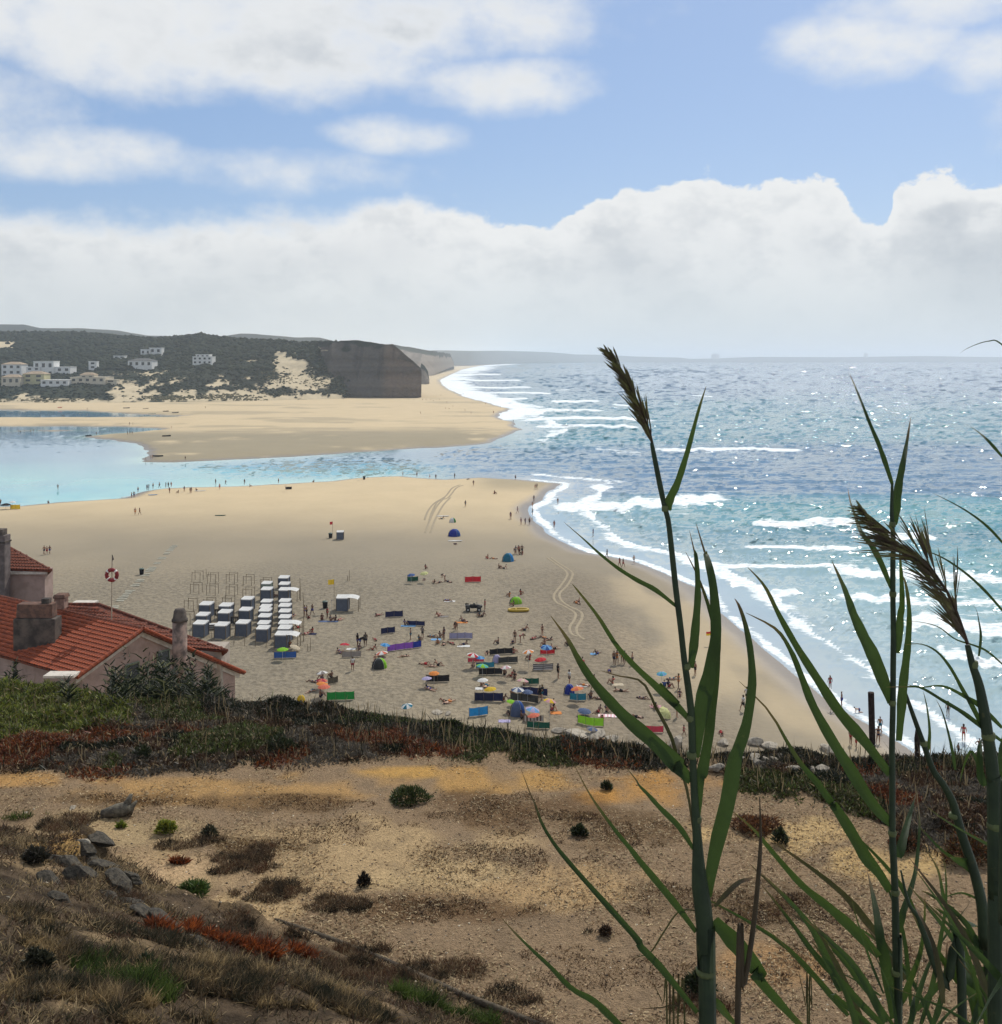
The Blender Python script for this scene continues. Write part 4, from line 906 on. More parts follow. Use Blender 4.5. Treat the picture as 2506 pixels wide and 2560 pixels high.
# ================================================================== REEDS in front (giant cane)
def zm(x0, y0, k): return lambda u, v: (x0 + u / k, y0 + v / k)
A1 = zm(1480, 860, 3.603); A2 = zm(1640, 1380, 3.353); A3 = zm(1600, 1900, 2.947); B1 = zm(2080, 900, 3.242); B2 = zm(2080, 1400, 3.242); B3 = zm(2080, 1960, 3.242)
C1 = zm(1240, 1380, 3.137); C2 = zm(1240, 1900, 2.948); V5 = zm(1666, 1960, 2.267); VB = zm(1500, 1360, 1.893)
def P_(fn, *uv): return [fn(u, v) for u, v in uv]
def cr_interp(pts, n):
    """Catmull-Rom through points, n samples"""
    pts = [np.array(p, float) for p in pts]; m = len(pts)
    if m == 2: return [pts[0] + (pts[1] - pts[0]) * t for t in np.linspace(0, 1, n)]
    out = []
    for s in np.linspace(0, m - 1.0001, n):
        i = int(s); t = s - i
        p0 = pts[max(i - 1, 0)]; p1 = pts[i]; p2 = pts[i + 1]; p3 = pts[min(i + 2, m - 1)]
        out.append(.5 * ((2 * p1) + (-p0 + p2) * t + (2 * p0 - 5 * p1 + 4 * p2 - p3) * t * t + (-p0 + 3 * p1 - 3 * p2 + p3) * t ** 3))
    return out
def reed_mat(name, c1, c2, trans):
    if name in MATS: return MATS[name]
    m = bpy.data.materials.new(name); m.use_nodes = True; n = NT(m.node_tree); n.n.clear()
    out = n.new('ShaderNodeOutputMaterial'); b = n.new('ShaderNodeBsdfPrincipled'); tc = n.new('ShaderNodeTexCoord'); v = tc.outputs['Object']
    at = n.new('ShaderNodeAttribute'); at.attribute_name = 'across'; al = n.new('ShaderNodeAttribute'); al.attribute_name = 'along'
    veins = n.new('ShaderNodeTexWave', wave_type='BANDS', bands_direction='X'); veins.inputs['Scale'].default_value = 7.0; veins.inputs['Distortion'].default_value = .4
    n.put(veins.inputs['Vector'], n.comb(at.outputs['Fac'], 0.0, 0.0))
    f = n.noise(v, 18, 4, .6)
    f2 = n.noise(n.scl(v, (1, 1, .35)), 9, 3, .6)
    col = n.mix(n.ss(f, .3, .7), c1, c2); col = n.mix(n.m('MULTIPLY', n.ss(f2, .45, .75), .55), col, tuple(k * .45 for k in c2)); col = n.mix(n.m('MULTIPLY', n.ss(n.noise(v, 26, 5, .7), .62, .72), .5), col, (.10, .085, .03))
    col = n.mix(n.m('MULTIPLY', veins.outputs['Fac'], .28), col, tuple(k * 1.7 for k in c1))
    dry = n.ss(n.m('ADD', al.outputs['Fac'], n.m('MULTIPLY', n.m('SUBTRACT', n.noise(v, 7, 3, .6), .5), .5)), .72, 1.0)
    col = n.mix(n.m('MULTIPLY', dry, .8), col, (.16, .075, .04))
    n.put(b.inputs['Base Color'], col); b.inputs['Roughness'].default_value = .5; b.inputs['Specular IOR Level'].default_value = .18
    bp = n.new('ShaderNodeBump'); bp.inputs['Strength'].default_value = .35; bp.inputs['Distance'].default_value = .001; n.put(bp.inputs['Height'], veins.outputs['Fac']); n.l.new(bp.outputs[0], b.inputs['Normal'])
    t = n.new('ShaderNodeBsdfTranslucent'); n.put(t.inputs[0], n.mix(.5, col, (.13, .22, .03))); mx = n.new('ShaderNodeMixShader'); mx.inputs[0].default_value = trans
    n.l.new(b.outputs[0], mx.inputs[1]); n.l.new(t.outputs[0], mx.inputs[2]); n.l.new(mx.outputs[0], out.inputs[0]); MATS[name] = m; return m
M_REED = reed_mat('reed_leaf', (.020, .038, .011), (.009, .018, .007), .22)
M_DRYR = reed_mat('dry_reed_leaf', (.050, .034, .017), (.026, .018, .011), .1)
M_CULM = reed_mat('reed_culm', (.022, .034, .015), (.010, .017, .009), .0)
M_NODE = mat('reed_node', (.075, .09, .03), .6, .2, 30)
M_PLUME = reed_mat('reed_plume', (.075, .045, .03), (.035, .025, .02), .25)
LRG = random.Random(3)
def leaf(parent, pts, wpx, D, mat_=None, name='leaf', dz=None, shape='leaf', n=None):
    """pts: pixel polyline from base to tip; D distance of the plant; dz depth change towards the tip"""
    mat_ = mat_ or M_REED; n = n or max(10, min(26, len(pts) * 4)); dz = LRG.uniform(-.25, .3) if dz is None else dz
    S = cr_interp(pts, n); Ps = []
    for i, p in enumerate(S):
        t = i / (n - 1); Ps.append(at_depth(p[0], p[1], D + dz * t * t))
    V = []; ac = []; al = []; tw = LRG.uniform(-.5, .5)
    off = parent.location if parent else Vector()
    for i, p in enumerate(Ps):
        t = i / (n - 1); T = (Ps[min(i + 1, n - 1)] - Ps[max(i - 1, 0)]).normalized()
        side = T.cross(Vector((0, 1, 0))).normalized(); nrm = side.cross(T)
        a = tw * math.sin(t * 2.2); sd = side * math.cos(a) + nrm * math.sin(a); nn = T.cross(sd)
        if shape == 'leaf': w = (min(1, .55 + t * 2.2) * max(0.0, 1 - max(0, t - .15) / .85) ** .8)
        elif shape == 'stick': w = 1 - .75 * t
        else: w = math.sin(math.pi * min(1, .15 + .85 * t)) ** .7
        w = max(w, .03) * wpx / F * D * .5 * (1 + .06 * math.sin(t * 40 + tw * 9))
        fold = .32 * w
        for k in (-1, -.5, 0, .5, 1): V.append(p + sd * w * k + nn * fold * abs(k) - off); ac.append(k); al.append(t)
    Fc = [(i * 5 + k, i * 5 + k + 1, i * 5 + k + 6, i * 5 + k + 5) for i in range(n - 1) for k in range(4)]
    me = np_mesh(name, np.array([tuple(v) for v in V]), np.array(Fc), mat_, True, None, {'across': ac, 'along': al})
    return link(bpy.data.objects.new(name, me), parent)
def culm(parent, pts, wpxs, D, nodes=(), mat_=None, name='culm'):
    n = 40; S = cr_interp(pts, n); ws = np.interp(np.linspace(0, 1, n), np.linspace(0, 1, len(wpxs)), wpxs); off = parent.location
    Ps = [at_depth(p[0], p[1], D) - off for p in S]
    b = MB().tube(Ps, [w / F * D * .5 for w in ws], 10); o = b.obj(name, mat_ or M_CULM, parent, True)
    for nm in ('across', 'along'):
        a = o.data.attributes.new(nm, 'FLOAT', 'POINT'); a.data.foreach_set('value', np.tile(np.linspace(-2, 2, 10), n).astype(np.float32) if nm == 'across' else np.zeros(10 * n, np.float32))
    for (px, py, w) in nodes:
        p = at_depth(px, py, D) - off; r = w / F * D * .5
        MB().tube([p + Vector((0, 0, -.006)), p + Vector((0, 0, -.002)), p + Vector((0, 0, .004)), p + Vector((0, 0, .008))], [r * .95, r * 1.08, r * 1.08, r * .95], 10).obj('node', M_NODE, parent, True)
    return o
def plume(parent, axis, D, lens, side_px, seed, n_br=60, amax=.42):
    """one-sided feathery head: axis polyline base to tip"""
    rg = random.Random(seed); S = cr_interp(axis, 60); off = parent.location; V = []; Fc = []; al = []; ac = []
    head = bpy.data.objects.new('plume', None); link(head, parent)
    b = MB(); b.tube([at_depth(*S[i], D) - off for i in range(0, 60, 3)], [max(.0008, .0035 * (1 - i / 20)) for i in range(20)], 6)
    for k in range(n_br):
        t = k / n_br * .93; i = int(t * 59); p = np.array(S[i]); tg = np.array(S[min(i + 2, 59)]) - np.array(S[max(i - 2, 0)]); tg /= np.linalg.norm(tg)
        Lb = np.interp(t, np.linspace(0, 1, len(lens)), lens) * rg.uniform(.55, 1.1)
        nr = np.array([-tg[1], tg[0]]); nr = nr if nr @ np.array(side_px) > 0 else -nr
        an = rg.uniform(.10, amax); d = tg * math.cos(an) + nr * math.sin(an) * (1 if rg.random() < .88 else -.6)
        dz = rg.uniform(-.05, .05)
        for s_ in range(5):
            a0 = rg.uniform(0, .35); q0 = p + d * Lb * a0; jit = rg.uniform(-.12, .12); d2 = d * math.cos(jit) + nr * math.sin(jit); L2 = Lb * rg.uniform(.45, 1.0) * (1 - a0 * .5)
            sag = rg.uniform(-.02, .12)
            pp = [q0 + d2 * L2 * tt + nr * L2 * sag * tt * tt for tt in (0, .4, .75, 1)]
            W3 = [at_depth(a[0], a[1], D + dz * tt) - off for a, tt in zip(pp, (0, .4, .75, 1))]; w = rg.uniform(2.4, 5.0) / F * D * .5
            base = len(V)
            for a, ww in zip(W3, (.5, 1, .8, .1)):
                V.append(tuple(a + Vector((nr[0], 0, -nr[1])) * w * ww)); V.append(tuple(a - Vector((nr[0], 0, -nr[1])) * w * ww)); al += [t * .6] * 2; ac += [-1, 1]
            Fc += [(base, base + 1, base + 3, base + 2), (base + 2, base + 3, base + 5, base + 4), (base + 4, base + 5, base + 7, base + 6)]
    me = np_mesh('spikelets', np.array(V), np.array(Fc), M_PLUME, False, None, {'across': ac, 'along': al}); link(bpy.data.objects.new('spikelets', me), head)
    o = b.obj('plume_axis', M_PLUME, head, True)
def reed(px_root, D, label):
    x = (px_root - CX) / F * D; return empty('giant_reed', (x, D, gz(x, D)), 0, label, 'reed', 'tall reeds standing on the bank')
def down(px, D):         # pixel row where the culm meets the ground
    x = (px - CX) / F * D; return HY + (H - gz(x, D)) / D * F
# --- reed A
D = 2.25; rA = reed(1765, D, 'tallest reed with a drooping brown plume and long arching leaves')
culm(rA, [(1772, down(1765, D))] + P_(A3, (500, 1945), (482, 1560), (478, 1200), (440, 900), (425, 600), (405, 300)) + P_(A2, (310, 1750), (300, 1400), (280, 1200), (252, 1000), (232, 850), (205, 600), (170, 330), (135, 0)) + P_(A1, (690, 1600), (660, 1480), (620, 1300), (560, 1000), (540, 890)),
     [46, 44, 42, 44, 44, 26, 20, 18, 19, 18, 17, 16, 15, 15, 15, 14, 13, 13, 14, 12, 9], D,
     [A2(258, 960) + (19,), A2(288, 1395) + (20,), A2(300, 1705) + (24,), A3(425, 440) + (20,), A3(430, 930) + (30,), A3(485, 1560) + (46,), A1(660, 1485) + (16,)])
plume(rA, P_(A1, (545, 900), (510, 760), (430, 560), (340, 380), (270, 230), (200, 130), (115, 35)), D, [85, 95, 90, 72, 50, 24], (-1, .45), 4, 64)
LA = [(P_(A1, (690, 1500), (700, 1400), (770, 1250), (860, 970), (960, 600), (1030, 380)), 23), (P_(C1, (1415, 425), (1250, 295), (1100, 215), (950, 120), (800, 0)) + [(1460, 1348), (1410, 1305)], 13),
      (P_(A2, (290, 970), (312, 800), (325, 650), (345, 400), (345, 200), (330, 0)) + P_(A1, (940, 1945), (880, 1680)), 27), (P_(A2, (270, 1390), (150, 1260), (0, 1110)) + P_(C1, (1430, 1210), (1250, 1040), (1080, 880), (940, 720), (800, 500), (650, 310), (600, 250)), 25),
      (P_(A3, (380, 150), (250, 20)) + P_(C1, (1443, 1690), (1250, 1500), (1050, 1330), (900, 1180), (750, 1000), (640, 830), (560, 680), (430, 500)), 44),
      (P_(A2, (320, 1720), (345, 1520), (400, 1200), (450, 1000), (490, 800), (500, 600), (480, 300), (440, 100), (410, 0)) + P_(A1, (1030, 1920), (940, 1620)), 42), (P_(A3, (420, 420), (440, 150)) + P_(A2, (385, 1850), (430, 1600), (460, 1400), (490, 1150), (515, 850), (500, 700), (440, 450), (350, 200), (250, 0)), 30),
      (P_(A3, (490, 1000), (560, 620), (640, 300), (690, 0)) + P_(A2, (700, 1600), (760, 1400), (800, 1100), (790, 850), (750, 620), (700, 460), (660, 390)), 46), (P_(A3, (395, 655), (290, 490), (150, 350), (60, 250), (0, 190)) + P_(C2, (1030, 140), (940, 30)), 16),
      (P_(A3, (415, 1265), (280, 1080), (150, 920), (0, 740)) + P_(C2, (1000, 660), (900, 540), (780, 380), (680, 230), (570, 20)), 20), (P_(A3, (425, 1860), (280, 1680), (130, 1500), (0, 1370)) + P_(C2, (1050, 1330), (900, 1160), (720, 960), (560, 780), (430, 620), (340, 470), (290, 330), (250, 240), (180, 50)), 20),
      ([(1640, 2650)] + P_(C2, (870, 1910), (720, 1770), (560, 1680), (400, 1520), (250, 1380), (120, 1250), (30, 1150)), 20), (P_(A3, (545, 1180), (660, 1290), (760, 1400), (880, 1560)) + P_(V5, (520, 1090), (640, 1230), (740, 1340), (900, 1500), (1000, 1600)), 50),
      (P_(A3, (555, 1760), (620, 1850), (700, 1945), (760, 2030)), 22)]
for p, w in LA: leaf(rA, p, w, D)
for p, w in [(P_(A3, (395, 520), (350, 230), (290, 30)) + P_(A2, (190, 1780), (130, 1550), (0, 1300)) + P_(C1, (1260, 1230), (1150, 1020), (960, 970), (820, 930)), 9), (P_(A3, (550, 1080), (650, 970), (740, 895), (840, 870)), 13), (P_(A3, (420, 1110), (290, 1115), (180, 1260), (80, 1415), (0, 1445), (-60, 1460)), 5)]: leaf(rA, p, w, D, M_DRYR, 'dry_leaf', .1, 'mid')
# --- dry stem
D = 2.1; rS = reed(1845, D, 'thin dry leafless stem leaning beside the tallest reed')
culm(rS, [(1800, down(1840, D))] + P_(A3, (720, 1940), (760, 1700), (800, 1480), (840, 1200), (870, 900), (890, 600), (887, 400), (882, 270)), [15, 15, 14, 13, 13, 12, 11, 7, 4, 2], D, (), M_DRYR)
# --- reed B
D = 2.6; rB = reed(2235, D, 'upright reed with paired leaves standing in front of the bent plume')
culm(rB, [(2250, down(2250, D))] + P_(B3, (540, 1945), (530, 1600), (520, 1300), (515, 1000), (505, 700), (490, 400), (490, 0)) + P_(B2, (488, 1500), (495, 1200), (497, 900), (500, 600), (495, 300), (495, 0)) + P_(B1, (500, 1500), (490, 1330), (485, 1200), (490, 1000)),
     [20, 20, 19, 18, 17, 17, 16, 15, 14, 14, 14, 13, 13, 12, 11, 9, 6], D, [B3(490, 400) + (19,), B3(515, 880) + (20,), B3(520, 1530) + (22,), B2(490, 1160) + (17,), B2(495, 280) + (16,), B1(492, 1335) + (15,)])
LB = [(P_(B1, (490, 1010), (440, 860), (380, 690), (300, 500), (230, 320), (160, 150), (130, 90)), 14), (P_(B1, (500, 1335), (512, 1200), (540, 1000), (580, 800), (610, 640), (640, 460)), 27), (P_(B1, (480, 1850), (400, 1650), (320, 1500), (240, 1400), (195, 1280), (150, 1150), (128, 1030)), 16),
      (P_(B2, (480, 1150), (400, 950), (330, 780), (250, 620), (180, 470), (130, 330), (100, 240), (50, 120), (0, 10)), 38), (P_(B2, (530, 755), (545, 600), (555, 450), (570, 350), (565, 150), (555, 0)) + P_(B1, (545, 1500)), 20), (P_(B2, (540, 1465), (560, 1200), (575, 1000), (600, 800), (620, 600), (625, 400), (600, 200), (570, 120)), 26),
      (P_(VB, (1372, 1090), (1250, 930), (1130, 790), (1030, 640), (940, 500), (850, 340), (780, 200), (700, 110)), 30), (P_(VB, (1385, 1330), (1290, 1230), (1180, 1060), (1080, 900), (1000, 750), (950, 620), (900, 500), (830, 400), (690, 325)), 32),
      (P_(B3, (470, 865), (380, 720), (280, 600), (180, 430), (90, 280), (0, 150)) + P_(VB, (1100, 1230), (1030, 1130), (960, 1050), (900, 960), (800, 790), (660, 650)), 32), (P_(B3, (500, 1900), (440, 1500), (390, 1250), (360, 1050), (320, 850), (280, 680)), 32),
      (P_(B3, (538, 595), (560, 500), (600, 350), (650, 180), (690, 60)), 27), (P_(B3, (550, 1205), (570, 1050), (620, 900), (680, 680), (710, 330), (690, 100)), 20), (P_(B3, (560, 1785), (600, 1680), (650, 1550), (720, 1350), (750, 1100), (755, 900)), 18),
      (P_(B3, (320, 1960), (200, 1860), (100, 1780), (0, 1700)) + P_(V5, (1000, 1240), (900, 1150), (800, 1060), (700, 950), (560, 800)), 18), (P_(B3, (500, 1960), (350, 1750), (200, 1570), (100, 1430), (0, 1330)) + P_(V5, (1000, 1000), (900, 880), (780, 700)), 15),
      (P_(V5, (1205, 975), (1100, 860), (1000, 760), (880, 660), (760, 560), (600, 380), (500, 260), (370, 150)), 30), (P_(V5, (1260, 1400), (1080, 1220), (950, 1080), (830, 950), (720, 800), (620, 670), (530, 560)), 21)]
for p, w in LB: leaf(rB, p, w, D)
# --- reed C (bent plume)
D = 2.0; rC = reed(2480, D, 'bent reed with a hanging feathery plume and pale node')
culm(rC, [(2492, down(2490, D))] + P_(B3, (1330, 1945), (1325, 900), (1315, 0)) + P_(B2, (1310, 1800), (1290, 1600), (1260, 1400), (1230, 1200), (1190, 1000), (1140, 850), (1100, 690)), [40, 38, 36, 34, 32, 30, 28, 26, 22, 18, 13], D, [B2(1270, 1430) + (31,), B2(1150, 850) + (20,), B3(1325, 340) + (38,)])
plume(rC, P_(B2, (1100, 680), (1040, 500), (960, 300), (850, 130), (760, 10)) + P_(B1, (620, 1530), (500, 1420), (380, 1320), (280, 1240), (180, 1165)), D, [125, 150, 165, 130, 70, 30], (-1, .25), 9, 90, .62)
for p, w in [(P_(B2, (1190, 780), (1205, 620), (1190, 500), (1165, 395), (1100, 330)), 9), (P_(B2, (1250, 1420), (1220, 1350), (1130, 1170), (1060, 1050), (960, 870), (850, 740), (720, 680), (570, 690)), 13), (P_(B2, (1380, 1360), (1200, 1180), (1090, 1110), (900, 1020), (710, 1030), (590, 1000)), 14), (P_(B2, (1381, 1470), (1200, 1340), (1050, 1230), (900, 1140), (720, 1035), (600, 1028), (440, 1030)), 13),
             (P_(B2, (1240, 1830), (1200, 1720), (1200, 1500), (1230, 1440)), 22), (P_(B1, (1381, 785), (1270, 660), (1180, 580), (1085, 520)), 9), (P_(B1, (1400, 1500), (1270, 1360), (1130, 1250), (980, 1160), (820, 1080)), 8), (P_(B2, (1400, 430), (1250, 260), (1100, 120), (930, 0)) + P_(B1, (800, 1560), (730, 1545)), 8),
             ([(2600, 960)] + [(2506, 862), (2470, 853), (2420, 870), (2395, 888)], 4), (P_(B2, (1400, 860), (1260, 740), (1150, 690), (1000, 640), (860, 540), (700, 500), (560, 495)), 6), (P_(B2, (1330, 1940), (1370, 1500), (1390, 1350)), 30)]: leaf(rC, p, w, D, dz=.1)
# --- more canes behind, dark against the light
D = 2.9; rD = reed(2400, D, 'leafy reed mostly hidden behind the bent plumed reed')
culm(rD, [(2480, down(2470, D))] + P_(B3, (1290, 1945), (1240, 1300), (1220, 1000), (1150, 700), (1050, 400), (980, 150), (900, 0)) + P_(B2, (820, 1700), (740, 1480), (660, 1260), (590, 1060)), [34, 32, 30, 27, 24, 22, 20, 17, 16, 13, 11, 8], D, [B2(745, 1490) + (17,), B3(985, 260) + (22,)])
for p, w in [(P_(B3, (1220, 1380), (1100, 1150), (940, 990), (800, 900), (720, 860)), 16), (P_(B3, (1230, 1330), (1100, 1220), (950, 1080), (800, 980)), 20), (P_(B3, (1160, 740), (1050, 640), (900, 540), (760, 400), (650, 280)), 13), (P_(B3, (1200, 940), (1050, 880), (900, 920), (780, 945)), 7), (P_(B2, (770, 1580), (790, 1400), (770, 1200), (740, 1060)), 11), (P_(B2, (1000, 1700), (960, 1480), (900, 1250), (840, 1120)), 10),
             (P_(B3, (1250, 1500), (1100, 1470), (1020, 1300), (960, 1100), (900, 900), (860, 700), (760, 520)), 20), (P_(B2, (1290, 1900), (1150, 1580), (1110, 1570), (1060, 1700), (1040, 1800)), 9), (P_(B3, (1381, 560), (1250, 480), (1100, 400), (900, 280), (740, 160)), 9), (P_(B3, (1100, 640), (1010, 600), (960, 590)), 30), (P_(B3, (1210, 1180), (1130, 1130), (1060, 1090)), 16)]: leaf(rD, p, w, D)
D = 2.45; rE = reed(2330, D, 'thin leaning reed crossing behind the upright reed')
culm(rE, [(2420, down(2420, D))] + P_(B3, (1060, 1945), (930, 1650), (830, 1450), (760, 1250), (700, 1080), (620, 960), (560, 700)), [24, 22, 21, 19, 16, 12, 9, 4], D)
for p, w in [(P_(B3, (720, 1945), (780, 1750), (840, 1500), (880, 1250), (920, 1000), (925, 780), (905, 580)), 16), (P_(B3, (820, 1945), (880, 1750), (920, 1500), (935, 1250)), 18), (P_(B3, (1381, 1945), (1200, 1750), (1050, 1620), (900, 1420), (780, 1250), (640, 1030)), 26), (P_(B3, (1170, 1945), (1110, 1600), (1020, 1350), (960, 1120)), 24), (P_(B3, (1140, 1945), (1220, 1750), (1290, 1540), (1340, 1350), (1381, 1200)), 28),
             (P_(B3, (1381, 1680), (1200, 1560), (1050, 1400), (950, 1290)), 8), (P_(B3, (640, 1945), (660, 1750), (690, 1600), (720, 1400)), 16), (P_(B3, (400, 1720), (280, 1640), (130, 1560), (0, 1510)), 6), (P_(B3, (420, 1700), (330, 1480), (250, 1250), (190, 1050), (150, 880)), 7)]: leaf(rE, p, w, D)
# --- dense canes at the right edge
D = 1.9; rF = reed(2560, D, 'stout reed with yellow leaf edges at the end of the reed bed')
culm(rF, [(2540, down(2520, D))] + [(2530, 2560), (2515, 2300), (2512, 2100), (2510, 1950)], [40, 38, 34, 26, 14], D)
for p, w in [([(2520, 2420), (2480, 2480), (2420, 2600)], 34), ([(2515, 2300), (2500, 2240), (2498, 2180), (2506, 2130)], 16), ([(2530, 2480), (2460, 2400), (2390, 2330), (2300, 2240)], 20)]: leaf(rF, p, w, D)
lrg = random.Random(41)
for k in range(26):
    bx = lrg.uniform(2080, 2560); by = lrg.uniform(2380, 2680); s_ = lrg.choice((-1, -1, -1, 1)); L_ = lrg.uniform(200, 520); an = R(lrg.uniform(25, 80))
    tip = (bx + s_ * L_ * math.cos(an), by - L_ * math.sin(an)); mid = ((bx + tip[0]) / 2 - s_ * L_ * .06, (by + tip[1]) / 2 - L_ * .05)
    leaf((rD, rE, rF)[k % 3], [(bx, by), mid, tip], lrg.uniform(9, 26), (2.9, 2.45, 1.9)[k % 3] + lrg.uniform(.05, .5), M_REED if k % 4 else M_DRYR, 'leaf' if k % 4 else 'dry_leaf', lrg.uniform(-.2, .3), 'leaf')
# low stems at the foot of the frame
D = 3.4
rG = reed(1330, D, 'sparse thin weed stalks at the foot of the tallest reed')
for p in (P_(A3, (250, 2000), (240, 1850), (220, 1780)), P_(A3, (200, 2000), (170, 1800), (95, 1640)), P_(A3, (280, 2000), (290, 1850), (260, 1740)), P_(A3, (330, 2050), (280, 1820), (150, 1825), (0, 1835)), P_(A3, (220, 2000), (225, 1870), (235, 1790)), P_(V5, (800, 1400), (790, 1260), (750, 1060)), P_(V5, (810, 1400), (825, 1270), (800, 1130))):
    p = [(p[0][0], down(p[0][0], D))] + p; leaf(rG, p, 6, D, M_DRYR, 'stalk', 0, 'stick')

# cane thicket beside the house: a dense dark mass
def thicket():
    rg = np.random.default_rng(9); P = []; L = []; Dv = []; n = 0
    roots = [(rg.normal(400, 85), 29.5 + rg.normal(0, 1.2)) for _ in range(420)] + [(rg.normal(60, 60), 30 + rg.normal(0, .8)) for _ in range(60)] + [(rg.uniform(270, 590), 28.3 + rg.normal(0, .4)) for _ in range(200)] + [(rg.uniform(480, 760), 28.6 + rg.normal(0, .4)) for _ in range(26)]
    for px, dd in roots:
        x = (px - CX) / F * dd; z = gz(x, dd); hgt = (rg.uniform(1.5, 3.2) if (290 < px < 520 and dd > 28.9) else rg.uniform(.6, 1.5))
        if px < 200: hgt *= .8
        lean = rg.normal(0, .12, 2); k = 46
        for j in range(k):
            t = rg.random() ** .8; P.append((x + lean[0] * hgt * t + rg.normal(0, .05), dd + lean[1] * hgt * t + rg.normal(0, .05), z + hgt * t)); a = rg.random() * 6.28
            Dv.append((math.cos(a) * .7, math.sin(a) * .7, .75)); L.append(rg.uniform(.3, .7) * (1.1 - .5 * t))
        P.append((x, dd, z)); Dv.append((lean[0], lean[1], 1.0)); L.append(hgt * 1.1)
    P = np.array(P); Dv = np.array(Dv); Dv /= np.linalg.norm(Dv, axis=1, keepdims=True); L = np.array(L); n = len(P)
    v = rg.random((n, 1)); C = np.where(v > .88, np.array([.17, .17, .08]), np.where(v > .5, np.array([.024, .036, .012]), np.array([.010, .016, .007])))
    b = bends(n, .3, rg); b[:, 2] -= .35
    blades('cane_thicket', P, L, rg.uniform(.025, .05, n), Dv, b, C, colmat('cane_leaf', .6, .3, .3, 4, .3), 'dark thicket of canes growing against the red roofed house', 'canes')
thicket()
# ================================================================== HOUSES
M_TILE = mat('roof_tile', (.33, .085, .04), .85, .25, 3.0, .15, (.19, .055, .032), .3)
M_TILE2 = mat('old_roof_tile', (.22, .07, .042), .9, .3, 3.0, .15, (.10, .042, .03), .3)
M_WALL = mat('pink_render', (.36, .27, .235), .9, .15, 1.2, .1, (.27, .20, .17), .2)
M_WALL2 = mat('pale_render', (.40, .35, .29), .9, .15, 1.5, .1, (.27, .235, .20), .2)
M_SOOT = mat('sooty_chimney', (.12, .10, .085), .95, .35, 1.6, .1, (.05, .045, .042), .3)
M_WHITE = mat('white_paint', (.72, .70, .66), .7, .08, 2)
M_FASC = mat('white_fascia', (.52, .48, .42), .8, .15, 3)
M_DARK = mat('dark_window', (.02, .022, .025), .25, .2, 3, .5)
def tile_mesh(name, w, l, m):
    b = MB(); n = 5; t = .018
    V = []
    for e, (yy, rr, zz) in enumerate(((0, w * .56, .035), (l * 1.12, w * .47, .0))):
        for k in range(n + 1):
            a = math.pi * k / n; V.append((-math.cos(a) * rr * .95, yy, zz + math.sin(a) * rr * .62))
        for k in range(n + 1):
            a = math.pi * k / n; V.append((-math.cos(a) * (rr - t) * .95, yy, zz + math.sin(a) * (rr - t) * .62))
    o = n + 1; Fc = [(k, k + 1, 2 * o + k + 1, 2 * o + k) for k in range(n)] + [(k, o + k, o + k + 1, k + 1) for k in range(n)]
    b.add(V, Fc); return b.mesh(name, m, False)
TILE = tile_mesh('tile', .24, .33, M_TILE); TILEO = tile_mesh('tile', .24, .33, M_TILE2)
def roof_plane(root, eave_a, eave_b, ridge_a, ridge_b, tile, m_deck, pick, limit=300, inside=None, name='roof'):
    """tiled plane between an eave line and a ridge line (local coordinates of root). pick(p)->bigger = nearer"""
    ea, eb, ra, rb = (Vector(v) for v in (eave_a, eave_b, ridge_a, ridge_b))
    ux = (eb - ea); Lx = ux.length; ux = ux / Lx; sl = (ra - ea) - ux * (ra - ea).dot(ux); Ls = sl.length; us = sl / Ls; nn = ux.cross(us)
    if nn.z < 0: nn = -nn
    deck = MB().add([ea, eb, rb, ra, ea - nn * .12, eb - nn * .12, rb - nn * .12, ra - nn * .12], [(0, 1, 2, 3), (7, 6, 5, 4), (0, 4, 5, 1), (1, 5, 6, 2), (2, 6, 7, 3), (3, 7, 4, 0)])
    ro = deck.obj(name, m_deck, root)
    nx = max(1, int(Lx / .24)); ns = max(1, int(Ls / .33)); spots = []
    xa = (ra - ea).dot(ux); xb = (rb - ea).dot(ux)
    for i in range(nx):
        for j in range(ns):
            x = (i + .5) * Lx / nx; s = j * Ls / ns; t = s / Ls
            if x < xa * (t + .04) - .05 or x > Lx + (xb - Lx) * (t + .04) + .05: continue
            p = ea + ux * x + us * s + nn * .015
            if inside and not inside(p): continue
            spots.append(p)
    Mx = Matrix((ux, us, nn)).transposed()
    if Mx.determinant() < 0: Mx = Matrix((-ux, us, nn)).transposed()
    eu = Mx.to_euler(); spots.sort(key=pick, reverse=True)
    rr = random.Random(len(spots))
    for p in spots[:limit]:
        inst('tile', tile, ro, p + nn * rr.uniform(0, .012), (eu.x + rr.uniform(-.02, .02), eu.y + rr.uniform(-.02, .02), eu.z + rr.uniform(-.03, .03)))
    rest = spots[limit:]
    if rest:
        V0 = np.array([v.co[:] for v in tile.vertices]); F0 = np.array([list(p.vertices) for p in tile.polygons]); M3 = np.array(Mx)
        VV = V0 @ M3.T; allV = (VV[None] + np.array([tuple(p) for p in rest])[:, None, :]).reshape(-1, 3); allF = (F0[None] + (np.arange(len(rest)) * len(V0))[:, None, None]).reshape(-1, F0.shape[1])
        link(bpy.data.objects.new('far_tiles', np_mesh('far_tiles', allV, allF, tile.materials[0], False)), ro, kind='stuff')
    return ro
